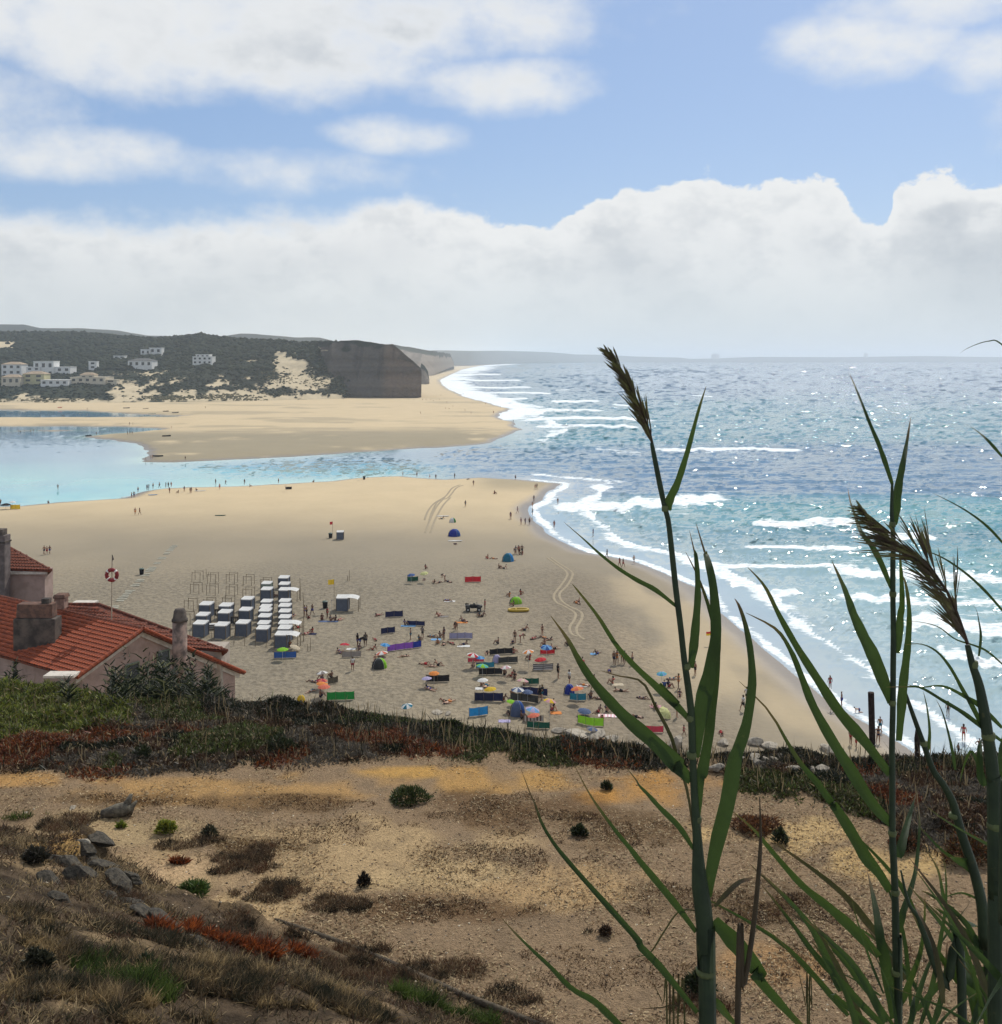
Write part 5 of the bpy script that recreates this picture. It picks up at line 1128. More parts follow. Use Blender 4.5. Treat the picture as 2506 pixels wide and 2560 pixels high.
def ridge_caps(parent, a, b, m, r=.13):
    a, b = Vector(a), Vector(b); L = (b - a).length; n = max(2, int(L / .4)); d = (b - a) / L
    cm = MB().tube([(0, 0, 0), (0, .44, .02)], [r, r * .86], 8).mesh('ridge_tile', m)
    eu = Matrix((d.cross(Vector((0, 0, 1))).normalized(), d, d.cross(Vector((0, 0, 1))).normalized().cross(d))).transposed().to_euler()
    for k in range(n): inst('ridge_tile', cm, parent, a + d * (L * k / n) + Vector((0, 0, .03)), eu)
cam0 = Vector((0, 0, H))
def main_house():
    S = 60 / 42.0; ap = at_depth(350, 1571, 60.0)
    rd = Vector((-.84, .54, 0)).normalized(); gd = Vector((.54, .84, 0)).normalized()
    root = empty('house', (ap.x, ap.y, 16.0), 0, 'pink rendered house with a red tiled gable roof and soot-stained chimneys', 'house'); o = root.location
    A = ap - o; wl, hl, wr, hr = 3.09 * S, 1.19 * S, 5.6 * S, 3.3 * S; Lr = 17.0
    lf = A - gd * wl - Vector((0, 0, hl)); rf = A + gd * wr - Vector((0, 0, hr)); ov = -rd * .35
    near = lambda p: -(p + o - cam0).length + 6 * ((-.52 < (p + o).x / (p + o).y))
    r1 = roof_plane(root, lf + rd * Lr, lf + ov, A + rd * Lr, A + ov, TILE, M_TILE2, near, 300, None, 'front_roof')
    r2 = roof_plane(root, rf + ov, rf + rd * Lr, A + ov, A + rd * Lr, TILEO, M_TILE2, near, 60, lambda p: (p - A).dot(rd) < 1.2, 'rear_roof')
    ridge_caps(r1, A + ov, A + rd * Lr, M_TILE2)
    # verge tiles down the gable edge
    vt = MB().tube([(0, 0, 0), (0, .36, .015)], [.10, .085], 7).mesh('verge_tile', M_TILE)
    for a, b in ((lf + ov, A + ov), (rf + ov, A + ov)):
        d = (b - a); L = d.length; d /= L; eu = d.to_track_quat('Y', 'Z').to_euler()
        for k in range(int(L / .33)): inst('verge_tile', vt, r1, a + d * (.33 * k) + Vector((0, 0, .05)), eu)
    # gable wall and side wall
    T = .25; g = MB(); base = -1.5; ins = .55
    def gp(w, z): return A + gd * w + Vector((0, 0, z))
    V = [gp(-wl + ins, 0), gp(wr - ins, 0)]
    zl = -hl * (wl - ins) / wl - .18; zr = -hr * (wr - ins) / wr - .18
    front = [gp(-wl + ins, base - A.z), gp(wr - ins, base - A.z), gp(wr - ins, zr), gp(0, -.2), gp(-wl + ins, zl)]
    backp = [p + rd * T for p in front]; n = 5
    g.add(front + backp, [(0, 1, 2, 3, 4), (9, 8, 7, 6, 5)] + [(i, (i + 1) % n, (i + 1) % n + n, i + n) for i in range(n)]); g.obj('gable_wall', M_WALL, root)
    s0 = gp(-wl + ins, 0); e = MB()
    q = [s0 + rd * T, s0 + rd * Lr]; lo = Vector((0, 0, base - A.z)); up = Vector((0, 0, zl))
    e.add([q[0] + lo, q[1] + lo, q[1] + up, q[0] + up] + [p + gd * .25 for p in (q[0] + lo, q[1] + lo, q[1] + up, q[0] + up)], [(0, 1, 2, 3), (7, 6, 5, 4), (0, 4, 5, 1), (1, 5, 6, 2), (2, 6, 7, 3), (3, 7, 4, 0)]); e.obj('side_wall', M_WALL, root)
    # white barge board along both slopes
    for w0, z0 in ((-wl, -hl), (wr, -hr)):
        a = gp(w0 * .97, z0 * .97 - .16) - rd * .04; b = gp(0, -.16) - rd * .04; dn = Vector((0, 0, -.30))
        MB().add([a, b, b + dn, a + dn, a - rd * .06, b - rd * .06, b + dn - rd * .06, a + dn - rd * .06], [(0, 1, 2, 3), (7, 6, 5, 4), (0, 4, 5, 1), (1, 5, 6, 2), (2, 6, 7, 3), (3, 7, 4, 0)]).obj('barge_board', M_FASC, root)
    # windows with green frames in the gable
    for w0, w1, z0, z1 in ((-1.05, -.1, -3.1, -1.95), (1.2, 2.1, -2.9, -1.75)):
        a, b = gp(w0, z0) - rd * .03, gp(w1, z1) - rd * .03; f = MB()
        f.add([gp(w0, z0) - rd * .05, gp(w1, z0) - rd * .05, gp(w1, z1) - rd * .05, gp(w0, z1) - rd * .05] + [gp(w0, z0) + rd * .02, gp(w1, z0) + rd * .02, gp(w1, z1) + rd * .02, gp(w0, z1) + rd * .02], [(0, 1, 2, 3), (7, 6, 5, 4), (0, 4, 5, 1), (1, 5, 6, 2), (2, 6, 7, 3), (3, 7, 4, 0)])
        wo = f.obj('window', M_DARK, root); fr = MB()
        for (p, q_) in ((gp(w0, z0), gp(w1, z0)), (gp(w0, z1), gp(w1, z1)), (gp(w0, z0), gp(w0, z1)), (gp(w1, z0), gp(w1, z1))): fr.tube([p - rd * .06, q_ - rd * .06], .05, 4)
        fr.obj('frame', mat('faded_green_paint', (.20, .24, .17), .7, .15), wo)
    # chimneys
    def box_at(name, px0, px1, yt, yb, D0, depth, m, par=root, taper=0.0, rot=None):
        a = at_depth(px0, yb, D0) - o; b = at_depth(px1, yt, D0) - o; w = b.x - a.x; c = Vector(((a.x + b.x) / 2, D0 + depth / 2 - o.y, 0)); hh = b.z - a.z
        bb = MB(); k = 1 - taper
        vs = [(-w / 2, -depth / 2, 0), (w / 2, -depth / 2, 0), (w / 2, depth / 2, 0), (-w / 2, depth / 2, 0)]; vs += [(x * k, y * k, hh) for x, y, _ in vs]
        bb.add([Vector(v) + Vector((c.x, c.y, a.z)) for v in vs], [(3, 2, 1, 0), (4, 5, 6, 7), (0, 1, 5, 4), (1, 2, 6, 5), (2, 3, 7, 6), (3, 0, 4, 7)])
        ob = bb.obj(name, m, par); md = ob.modifiers.new('bevel', 'BEVEL'); md.width = .04; md.segments = 2; return ob, c, a.z, b.z, w
    big, c, z0, z1, w = box_at('chimney', 33, 137, 1548, 1690, 60.2, 1.0, M_SOOT)
    box_at('chimney_cap', 40, 131, 1511, 1546, 60.35, .75, mat('chimney_brick', (.17, .10, .075), .95, .3, 4, .1, (.09, .06, .05), .3), big, .04)
    box_at('vent', 103, 123, 1497, 1510, 60.5, .4, M_SOOT, big)
    rc = at_depth(450, 1690, 60.5) - o; rt = at_depth(450, 1552, 60.5) - o
    rch = MB().tube([(rc.x, rc.y, rc.z - 1.5), (rc.x, rc.y, rt.z)], .43, 14).obj('round_chimney', mat('stained_render', (.30, .22, .185), .9, .3, 2, .1, (.10, .08, .07), .2), root, True)
    t2 = at_depth(450, 1522, 60.5) - o; MB().tube([(rt.x, rt.y, rt.z - .02), (rt.x, rt.y, rt.z + .12), (rt.x, rt.y, rt.z + .14), (rt.x, rt.y, t2.z - .15), (rt.x, rt.y, t2.z)], [.48, .48, .42, .36, .28], 12).obj('chimney_cap', M_SOOT, rch, True)
    sm, *_ = box_at('small_chimney', 134, 160, 1497, 1524, 63, .7, mat('chimney_pink', (.30, .19, .15), .9, .2, 3), root); box_at('chimney_cap', 131, 163, 1488, 1497, 62.9, .8, mat('chimney_brick', (.17, .10, .075)), sm, .15)
    # flat white porch roof by the eave
    p0 = at_depth(108, 1690, 55.5) - o; MB().box(p0.x, p0.x + 1.7, p0.y, p0.y + .9, p0.z - .12, p0.z).obj('porch_roof', M_FASC, root)
main_house()
def rear_wing():
    A_, B_, C_ = at_depth(120, 1520, 72), at_depth(249, 1512, 72), at_depth(568, 1628, 64.5)
    A_.z = B_.z; root = empty('house', (C_.x - 3, C_.y + 2, 14.0), 0, 'low rear house with an old hipped tile roof behind the gable', 'house'); o = root.location
    near = lambda p: -(p + o - cam0).length
    ev_r = C_ - o; down_ = Vector((-.84, .54, 0)).normalized()
    ev_l = ev_r + (A_ - B_).normalized() * 15 + Vector((-1.0, 4.0, 0)); ev_l.z = ev_r.z
    R1 = roof_plane(root, ev_l, ev_r, A_ - o, B_ - o, TILEO, M_TILE2, near, 300, lambda p: (p + o).x / (p + o).y > -.46, 'front_roof')
    back_r = C_ + Vector((-3.4, 7.5, 0)) - o
    q0, q1, q2, q3 = ev_r, B_ - o, B_ - o + Vector((-3, 5, -2.6)), ev_r + Vector((-2.2, 3.5, -2.0)); t_ = Vector((0, 0, -.1))
    MB().add([q0, q1, q2, q3, q0 + t_, q1 + t_, q2 + t_, q3 + t_], [(0, 1, 2, 3), (7, 6, 5, 4), (0, 4, 5, 1), (1, 5, 6, 2), (2, 6, 7, 3), (3, 7, 4, 0)]).obj('hip_roof', M_TILE2, root)
    ridge_caps(R1, A_ - o, B_ - o, M_TILE2); ridge_caps(R1, B_ - o, ev_r, M_TILE2, .11)
    w0 = ev_r + Vector((-.5, .35, -.1)); MB().box(w0.x - 12, w0.x, w0.y, w0.y + 2.2, -1.0, w0.z).obj('wall', M_WALL2, root)
    b0 = at_depth(175, 1517, 76) - o; MB().box(b0.x, b0.x + 1.7, b0.y, b0.y + 1.2, b0.z - .6, b0.z + .22).obj('rooflight', M_FASC, root)
rear_wing()
def tall_house():
    D0 = 76.0; c = at_depth(112, 1432, D0); l = at_depth(-120, 1432, D0 + 3); root = empty('house', (c.x - 4, c.y + 4, 12.0), 0, 'tall pink house with a dark hipped tile roof and grey chimney', 'house'); o = root.location
    er = at_depth(128, 1427, D0 - .4) - o; el = at_depth(-150, 1440, D0 + 1) - o; el.z = er.z
    ra = at_depth(13, 1364, D0 + 3.2) - o; rl = ra + Vector((-5, .4, 0))
    near = lambda p: -(p + o - cam0).length + 5 * ((p + o).x / (p + o).y > -.52)
    R1 = roof_plane(root, el, er, rl, ra, TILEO, M_TILE2, near, 260, None, 'front_roof'); ridge_caps(R1, ra, er, M_TILE2, .12); ridge_caps(R1, rl, ra, M_TILE2, .12)
    bk = er + Vector((-2.6, 4, -1.6)); MB().add([er, bk, ra, er - Vector((0, 0, .1)), bk - Vector((0, 0, .1)), ra - Vector((0, 0, .1))], [(0, 1, 2), (5, 4, 3), (0, 3, 4, 1), (1, 4, 5, 2), (2, 5, 3, 0)]).obj('hip_roof', M_TILE2, root)
    wl = at_depth(111, 1432, D0) - o; MB().box(wl.x - 9, wl.x, wl.y + .1, wl.y + 1.5, -1, er.z - .12).obj('wall', M_WALL, root)
    MB().box(wl.x - 9, wl.x + .25, wl.y - .15, wl.y + .05, er.z - .32, er.z - .125).obj('eave_board', M_FASC, root)
    a = at_depth(-30, 1500, D0 - 1.2) - o; b = at_depth(12, 1340, D0 - 1.2) - o; ch = MB().box(a.x, b.x, a.y, a.y + .9, a.z - 4, b.z).obj('chimney', mat('grey_chimney', (.15, .125, .12), .9, .2, 2), root)
    MB().box(a.x - .05, b.x + .06, a.y - .06, a.y + .96, b.z - .55, b.z - .43).obj('chimney_band', M_SOOT, ch); MB().box(a.x + .1, b.x - .2, a.y + .1, a.y + .8, b.z - .002, b.z + .45).obj('chimney_top', M_SOOT, ch)
tall_house()
def life_ring():
    D0 = 62.0; c = at_depth(281, 1437, D0); top = at_depth(281, 1391, D0); zb = 15.0
    root = empty('lifebuoy_sign', (c.x, c.y, zb), 0, 'red and white lifebuoy ring sign on a tall thin pole behind the house', 'sign'); o = root.location
    MB().tube([(-.12, 0, 0), (top.x - o.x, 0, top.z - o.z)], .035, 6).obj('pole', mat('pale_pole', (.42, .36, .27), .7), root)
    Rr = 17.8 / F * D0; rr = .12; mr = mat('lifebuoy_red', (.22, .018, .022), .5, .1, 4); mw = M_WHITE; cc = c - o
    for k in range(4):
        for a0, a1, m_, nm in ((k * 90 - 36, k * 90 + 36, mr, 'ring_segment'), (k * 90 + 36.4, k * 90 + 53.6, mw, 'white_band')):
            n = 10; pts = [(cc.x + math.sin(R(a0 + (a1 - a0) * i / n)) * (Rr - rr), -.06, cc.z + math.cos(R(a0 + (a1 - a0) * i / n)) * (Rr - rr)) for i in range(n + 1)]
            MB().tube(pts, rr if m_ is mr else rr * .97, 8).obj(nm, m_, root, True)
    MB().tube([(top.x - o.x, 0, top.z - o.z - .25), (top.x - o.x + .06, 0, top.z - o.z - .2), (top.x - o.x, 0, top.z - o.z + .1)], [.05, .06, .02], 6).obj('finial', M_SOOT, root)
life_ring()

# ---- far white houses on the hill
M_TAN = mat('tan_roof', (.36, .27, .18), .9, .15, .5); M_DROOF = mat('dark_roof', (.10, .10, .10), .9, .15, .5); M_BW = mat('villa_white', (.66, .66, .64), .8, .06, .3); M_BC = mat('villa_cream', (.55, .49, .38), .8, .06, .3); M_BY = mat('villa_yellow', (.45, .42, .24), .8, .06, .3)
def villa(label, blocks, roofm=None):
    """blocks: (px0,px1,ytop,ybot,wall,roof('flat'|'hip'), windows)"""
    b0 = blocks[0]; g = None; dy = 0
    while g is None or g.y > 1480: g = on_hill((b0[0] + b0[1]) / 2, b0[3] + dy); dy += 2
    D0 = g.y - 6; root = empty('villa', (g.x, g.y, g.z - 1), 0, label, 'house', 'villas on the far hillside'); o = root.location
    for bi, (x0, x1, yt, yb, wm, rk, nw) in enumerate(blocks):
        d0 = D0 + bi * 1.7; a = at_depth(x0, yb, d0) - o; b = at_depth(x1, yt, d0) - o; dp = max(6, (b.x - a.x) * .7)
        wo = MB().box(a.x, b.x, a.y, a.y + dp, a.z - 3, b.z).obj('wall', wm, root); h = b.z - a.z
        if rk == 'hip':
            e = .6; cx_ = (a.x + b.x) / 2; hw = (b.x - a.x) / 2; rz = b.z + min(2.6, hw * .35); k = hw * .45
            MB().add([(a.x - e, a.y - e, b.z + .02), (b.x + e, a.y - e, b.z + .02), (b.x + e, a.y + dp + e, b.z + .02), (a.x - e, a.y + dp + e, b.z + .02), (cx_ - k, a.y + dp / 2, rz), (cx_ + k, a.y + dp / 2, rz)], [(0, 1, 5, 4), (1, 2, 5), (2, 3, 4, 5), (3, 0, 4), (3, 2, 1, 0)]).obj('roof', roofm or M_TAN, root)
        else: MB().box(a.x - .3, b.x + .3, a.y - .3, a.y + dp, b.z + .002, b.z + .5).obj('parapet', wm, root)
        rows = 2 if h > 7.5 else 1
        for r_ in range(rows):
            for k in range(nw):
                wx = a.x + (b.x - a.x) * (k + .5) / nw; ww = (b.x - a.x) / nw * .22; zc = a.z + h * ((r_ + .55) / rows)
                w_ = MB().box(wx - ww, wx + ww, a.y - .06, a.y + .3, zc - h / rows * .24, zc + h / rows * .24).obj('window', M_DARK, root)
villa('white house with a tan roof at the foot of the wooded slope', [(4, 54, 911, 938, M_BW, 'hip', 3)])
villa('large white stepped villa with terraces beside the tan roofed house', [(66, 100, 918, 938, M_BW, 'flat', 2), (84, 134, 904, 945, M_BW, 'flat', 3), (122, 176, 918, 945, M_BW, 'flat', 3)])
villa('cream bungalow with a tan roof below the white villas', [(4, 50, 943, 962, M_BC, 'hip', 3)])
villa('yellowish house between the cream bungalow and the white villas', [(57, 110, 935, 957, M_BY, 'hip', 2)])
villa('low white bungalow in front of the stepped villa', [(102, 170, 951, 963, M_BW, 'flat', 4)])
villa('long cream house with a raised roof on the slope above the dunes', [(176, 262, 944, 957, M_BC, 'flat', 5), (200, 236, 937, 952, M_BC, 'hip', 2), (262, 292, 950, 957, M_BC, 'flat', 1)])
villa('small square white house above the long cream house', [(222, 242, 904, 923, M_BW, 'flat', 1)])
villa('tiny white house among dark trees near the big white villa', [(284, 311, 890, 897, M_BW, 'flat', 2)])
villa('white house with a dark roof in front of the tall villa', [(320, 380, 902, 918, M_BW, 'hip', 4)], M_DROOF)
villa('tall white villa with a pointed wing high on the wooded slope', [(352, 376, 874, 888, M_BW, 'flat', 2), (374, 404, 870, 900, M_BW, 'flat', 2)])
villa('white terraced house on the slope above the sand', [(482, 530, 892, 911, M_BW, 'flat', 4), (490, 524, 887, 894, M_BW, 'flat', 3)])
def far_buildings():
    for px, w, yt, lab in ((1790, 9, 886, 'pale square building standing on the far hazy headland'), (2167, 3, 884, 'thin tower standing on the far hazy headland')):
        D0 = 12850; a = at_depth(px - w, 899, D0); b = at_depth(px + w, yt, D0); r = empty('far_building', ((a.x + b.x) / 2, D0, a.z), 0, lab, 'building')
        MB().box(-(b.x - a.x) / 2, (b.x - a.x) / 2, 0, 60, 0, b.z - a.z).obj('block', M_BW, r); MB().box(-(b.x - a.x) / 3, (b.x - a.x) / 4, 5, 50, b.z - a.z + .1, b.z - a.z + 9).obj('roof_block', M_BW, r)
far_buildings()
# ================================================================== THE BEACH: cabanas, windbreaks, umbrellas, people
Z1 = zm(0, 780, 2.975); Z2 = zm(600, 780, 2.975); Z3 = zm(1200, 780, 2.885); Z4 = zm(0, 1280, 2.975); Z5 = zm(440, 1380, 4.139); Z6 = zm(740, 1380, 4.052); Z7 = zm(1100, 1380, 4.052); Z8 = zm(1400, 1380, 3.173); DS = zm(0, 0, 1 / 1.3162)
def fabric(name, c, c2=None, tr=.22): return mat('fabric_' + name, c, .8, .06, 3, .15, c2 or tuple(k * .85 for k in c), 0, tr)
CLR = {'navy': (.012, .017, .06), 'black': (.012, .012, .015), 'charcoal': (.04, .042, .042), 'olive': (.085, .075, .055), 'grey': (.22, .20, .19), 'lavender': (.23, .23, .36), 'purple': (.22, .08, .42), 'blue': (.03, .09, .30), 'royal blue': (.02, .04, .28), 'sky blue': (.16, .36, .62), 'bright blue': (.02, .22, .52),
       'teal': (.02, .16, .24), 'green': (.015, .20, .04), 'dark green': (.01, .075, .05), 'lime': (.22, .50, .03), 'pale yellow': (.52, .53, .24), 'yellow': (.62, .42, .03), 'orange': (.68, .24, .06), 'coral': (.60, .16, .10), 'red': (.46, .02, .03), 'crimson': (.42, .04, .07), 'pink': (.55, .30, .33), 'white': (.68, .68, .66), 'cream': (.55, .47, .34),
       'lilac': (.42, .38, .58), 'slate blue': (.09, .13, .24), 'turquoise': (.07, .36, .40), 'cabana grey': (.115, .135, .175), 'sage': (.24, .29, .25)}
def fab(c): return fabric(c.replace(' ', '_'), CLR[c])
M_POLE = mat('wooden_pole', (.20, .155, .10), .85, .2, 6); M_METAL = mat('metal_pole', (.45, .45, .44), .45, .1, 6, .5)
def pxm(p): return F / p.y            # photograph pixels per metre at p

# ---- cabanas
def cab_meshes(w=1.65, d=1.7, h=1.85):
    g = fab('cabana grey'); wt = fab('white')
    def cloth(x0, y0, x1, y1, z0, z1, bulge):
        V = []; n = 6
        for j in range(5):
            for i in range(n + 1):
                t = i / n; s = j / 4; b = bulge * math.sin(math.pi * t) * math.sin(math.pi * s * .9) + .015 * math.sin(i * 2.1 + j); nx, ny = -(y1 - y0), (x1 - x0); L = math.hypot(nx, ny)
                V.append((x0 + (x1 - x0) * t + nx / L * b, y0 + (y1 - y0) * t + ny / L * b, z0 + (z1 - z0) * s))
        o = MB().add(V, [(j * (n + 1) + i, j * (n + 1) + i + 1, (j + 1) * (n + 1) + i + 1, (j + 1) * (n + 1) + i) for j in range(4) for i in range(n)]); return o
    out = {}
    out['back_panel'] = cloth(-w / 2, -d / 2, w / 2, -d / 2, .05, h, .05).mesh('back_panel', g, True)
    out['side_panel'] = [cloth(s * w / 2, -d / 2, s * w / 2, d / 2, .05, h, .05 * s).mesh('side_panel', g, True) for s in (-1, 1)]
    V = []; n = 6
    for j in range(n + 1):
        for i in range(n + 1):
            x = -w / 2 - .03 + (w + .06) * i / n; y = -d / 2 - .03 + (d + .06) * j / n; V.append((x, y, h + .03 + .14 * (j / n) - .10 * math.sin(math.pi * i / n) * math.sin(math.pi * j / n)))
    Fs = [(j * (n + 1) + i, j * (n + 1) + i + 1, (j + 1) * (n + 1) + i + 1, (j + 1) * (n + 1) + i) for j in range(n) for i in range(n)]
    b = MB().add(V, Fs)
    for s in (-1, 1): b.add([(s * (w / 2 + .035), -d / 2, h + .04), (s * (w / 2 + .035), d / 2, h + .18), (s * (w / 2 + .035), d / 2, h - .06), (s * (w / 2 + .035), -d / 2, h - .10)], [(0, 1, 2, 3)])
    b.add([(-w / 2, -d / 2 - .035, h + .04), (w / 2, -d / 2 - .035, h + .04), (w / 2, -d / 2 - .035, h - .10), (-w / 2, -d / 2 - .035, h - .10)], [(0, 1, 2, 3)])
    out['roof'] = b.mesh('roof', wt, True)
    V = []
    for j in range(n + 1):
        for i in range(n + 1): V.append((w / 2 + 1.5 * i / n, -d / 2 + d * j / n, h + .05 + .12 * j / n + .10 * math.sin(math.pi * i / n) - .25 * i / n))
    out['awning'] = MB().add(V, Fs).mesh('awning', wt, True)
    out['pole'] = MB().tube([(0, 0, -.2), (.01, 0, h + .08)], .05, 6).mesh('pole', M_POLE)
    out['rail'] = MB().tube([(-w / 2, 0, 0), (w / 2, 0, 0)], .04, 6).mesh('rail', M_POLE)
    return out, w, d, h
CAB, CW, CD, CH = cab_meshes()
def cabana(p, label, awn=False, rz=0.0, sc=1.0, group='grey beach cabanas in rows'):
    r = empty('beach_cabana', p, rz, label, 'cabana', group); r.scale = (sc,) * 3
    inst('back_panel', CAB['back_panel'], r)
    for m in CAB['side_panel']: inst('side_panel', m, r)
    inst('roof', CAB['roof'], r)
    if awn: inst('awning', CAB['awning'], r)
    for x in (-1, 1):
        for y in (-1, 1): inst('pole', CAB['pole'], r, (x * (CW / 2 + .02), y * (CD / 2 + .02), 0))
    if awn:
        for y in (-1, 1): inst('awning_pole', CAB['pole'], r, (CW / 2 + 1.5, y * CD / 2, -.1))
    return r
def cab_frame(p, rz=0.0, sc=1.0):
    r = empty('cabana_frame', p, rz, 'bare wooden cabana frame of poles without its cloth', 'frame', 'bare cabana frames'); r.scale = (sc,) * 3
    for x in (-1, 1):
        for y in (-1, 1): inst('pole', CAB['pole'], r, (x * CW / 2, y * CD / 2, 0), (LRG.uniform(-.03, .03), LRG.uniform(-.03, .03), 0))
    for y in (-1, 1): inst('rail', CAB['rail'], r, (0, y * CD / 2, CH - .05))
for u, v, l in [(258, 868, 'in the first row of the short block'), (318, 665, 'at the end of the short block'), (283, 775, 'behind the first row of the short block'), (480, 885, 'beside the stacked sunbeds'), (512, 750, 'beside the dark hanging cloths'), (522, 680, 'behind the hanging cloths'), (697, 862, 'in front of the person in red'), (725, 720, 'behind the person in red'), (745, 600, 'at the top of the short block')]:
    cabana(on_beach(*Z5(u, v)), 'grey cabana with white roof ' + l, False, -.10, LRG.uniform(.93, 1.0))
LM = 'grey cabana with white roof in the middle column of cabanas'; LR_ = 'grey cabana with white roof in the column beside the tall poles'
for i, (u, v) in enumerate([(905, 917), (913, 858), (923, 790), (927, 728), (932, 680), (942, 625), (943, 497)]): cabana(on_beach(*Z5(u, v)), LM, False, -.06, LRG.uniform(.88, .96), 'middle column cabanas')
q = cabana(on_beach(*Z5(943, 425)), 'pale green cabana with a sagging white roof at the end of the middle column', False, -.06, .88, 'middle column cabanas')
for c_ in q.children:
    if 'panel' in c_.name: c_.material_slots[0].link = 'OBJECT'; c_.material_slots[0].material = fab('sage')
for u, v, aw in [(1100, 985, 1), (1130, 920, 0), (1130, 860, 1), (1130, 795, 0), (1130, 735, 0), (1130, 680, 0), (1130, 622, 0), (1125, 500, 1), (1125, 440, 0), (1120, 370, 0)]:
    cabana(on_beach(*Z5(u, v)), ('grey cabana with open white awning in the column beside the tall poles' if aw else LR_), bool(aw), -.04, LRG.uniform(.90, .98), 'outer column cabanas' + (' with awnings' if aw else ''))
cabana(on_beach(*Z5(1728, 600)), 'lone grey cabana with an open white awning beside the yellow flag', True, 0.02, 1.05, None)
cabana(on_beach(851, 1348), 'small whitish lifeguard cabana standing alone by the red flag', False, .1, .85, None)
for u, v in [(225, 300), (385, 320), (580, 320), (755, 340), (212, 425), (380, 440), (580, 450), (755, 475), (155, 600), (350, 590), (545, 570), (935, 372), (120, 740)]: cab_frame(on_beach(*Z5(u, v)), -.08, .85)
def stake(p, h, label, r_=.04, grp='stakes around the cabanas'):
    e = empty('stake', p, 0, label, 'stake', grp); MB().tube([(0, 0, -.2), (LRG.uniform(-.06, .06), 0, h * .6), (LRG.uniform(-.1, .1), 0, h)], [r_, r_ * .9, r_ * .7], 6).obj('shaft', M_POLE, e); MB().tube([(0, 0, h * .45), (0, 0, h * .47)], r_ * 1.25, 6).obj('rope_tie', mat('rope', (.3, .25, .16), .9), e)
for u, v, h in [(600, 965, 1.6), (645, 895, .8), (712, 970, 1.4), (825, 980, 1.7), (932, 985, .7), (1360, 1025, .9), (1392, 1025, 1.7), (480, 960, .7), (372, 950, 1.7), (148, 880, 1.0), (318, 262, 1.5), (340, 245, .8)]: stake(on_beach(*Z5(u, v)), h, 'short weathered wooden stake standing in the sand by the cabanas')
for u, v, h in [(1290, 505, 3.6), (1322, 925, 6.4)]: stake(on_beach(*Z5(u, v)), h, 'tall thin pole beside the outer column of cabanas', .05, 'tall poles by the cabanas')
for u, v, h in [(1775, 300, .9), (1793, 300, 1.9)]: stake(on_beach(*Z5(u, v)), h, 'dark thin post on the open sand behind the yellow flag', .05, 'posts behind the yellow flag')
def cloth_rack(u, v, l):
    p = on_beach(*Z5(u, v)); r = empty('cloth_rack', p, 0, l, 'cloth rack'); MB().tube([(-.5, 0, 1.5), (.5, 0, 1.5)], .03, 6).obj('rail', M_POLE, r)
    for x in (-.5, .5): MB().tube([(x, 0, -.1), (x, 0, 1.5)], .03, 6).obj('post', M_POLE, r)
    for k in range(4):
        x = -.38 + k * .25; b = MB(); b.add([(x - .13, .05 * math.sin(k), 1.5), (x + .13, 0, 1.5), (x + .12, .06, .6 - .1 * (k % 2)), (x - .12, -.04, .5), (x - .1, .1, 1.0), (x + .1, -.08, 1.05)], [(0, 1, 5, 4), (4, 5, 2, 3)]); b.obj('hanging_cloth', fab('black'), r)
cloth_rack(437, 700, 'dark cloths hung between cabanas in the short block'); cloth_rack(605, 780, 'dark cloths hung beside the person in red'); 
def sunbeds(u, v, lab):
    p = on_beach(*Z5(u, v)); r = empty('sunbed_stack', p, .2, lab, 'sunbeds')
    for k in range(5):
        MB().box(-.9, .9, -.32, .32, .18 + .13 * k, .24 + .13 * k).obj('sunbed', fab('grey') if k % 2 else fab('white'), r)
    for x in (-.8, .8):
        for y in (-.28, .28): MB().tube([(x, y, -.05), (x, y, .8)], .03, 5).obj('leg', M_METAL, r)
sunbeds(380, 800, 'stack of pale sunbeds between two grey cabanas')

# ---- windbreaks
def windbreak(fn, u0, v0, u1, v1, hz, col, label, k=4.052, stripes=None, n=None):
    a = on_beach(*fn(u0, v0)); b = on_beach(*fn(u1, v1)); L = (b - a).length; hm = hz / k / F * a.y * 1.02; hm = min(max(hm, .55), 1.25)
    r = empty('windbreak', a, math.atan2(b.y - a.y, b.x - a.x), label, 'windbreak', 'windbreaks on the beach'); n = n or max(2, round(L / 1.1)); rg = random.Random(label); ys = [rg.uniform(-.16, .16) for _ in range(n + 1)]
    cols_ = col if isinstance(col, list) else [col] * n
    for i in range(n):
        x0, x1 = L * i / n, L * (i + 1) / n; V = []
        for j in range(4):
            for q_ in range(6):
                t = q_ / 5; s = j / 3; V.append((x0 + (x1 - x0) * t, ys[i] + (ys[i + 1] - ys[i]) * t + .09 * math.sin(math.pi * t) * math.sin(math.pi * (s * .8 + .1)), .04 + (hm - .04) * s - .06 * math.sin(math.pi * t) * s))
        cm = stripes if stripes else fab(cols_[min(i * len(cols_) // n, len(cols_) - 1)])
        MB().add(V, [(j * 6 + q_, j * 6 + q_ + 1, (j + 1) * 6 + q_ + 1, (j + 1) * 6 + q_) for j in range(3) for q_ in range(5)]).obj('panel', cm, r, True)
    for i in range(n + 1): MB().tube([(L * i / n, ys[i] - .02, -.2), (L * i / n + rg.uniform(-.05, .05), ys[i] - .02, hm + .08)], .02, 5).obj('pole', M_POLE, r)
    return r
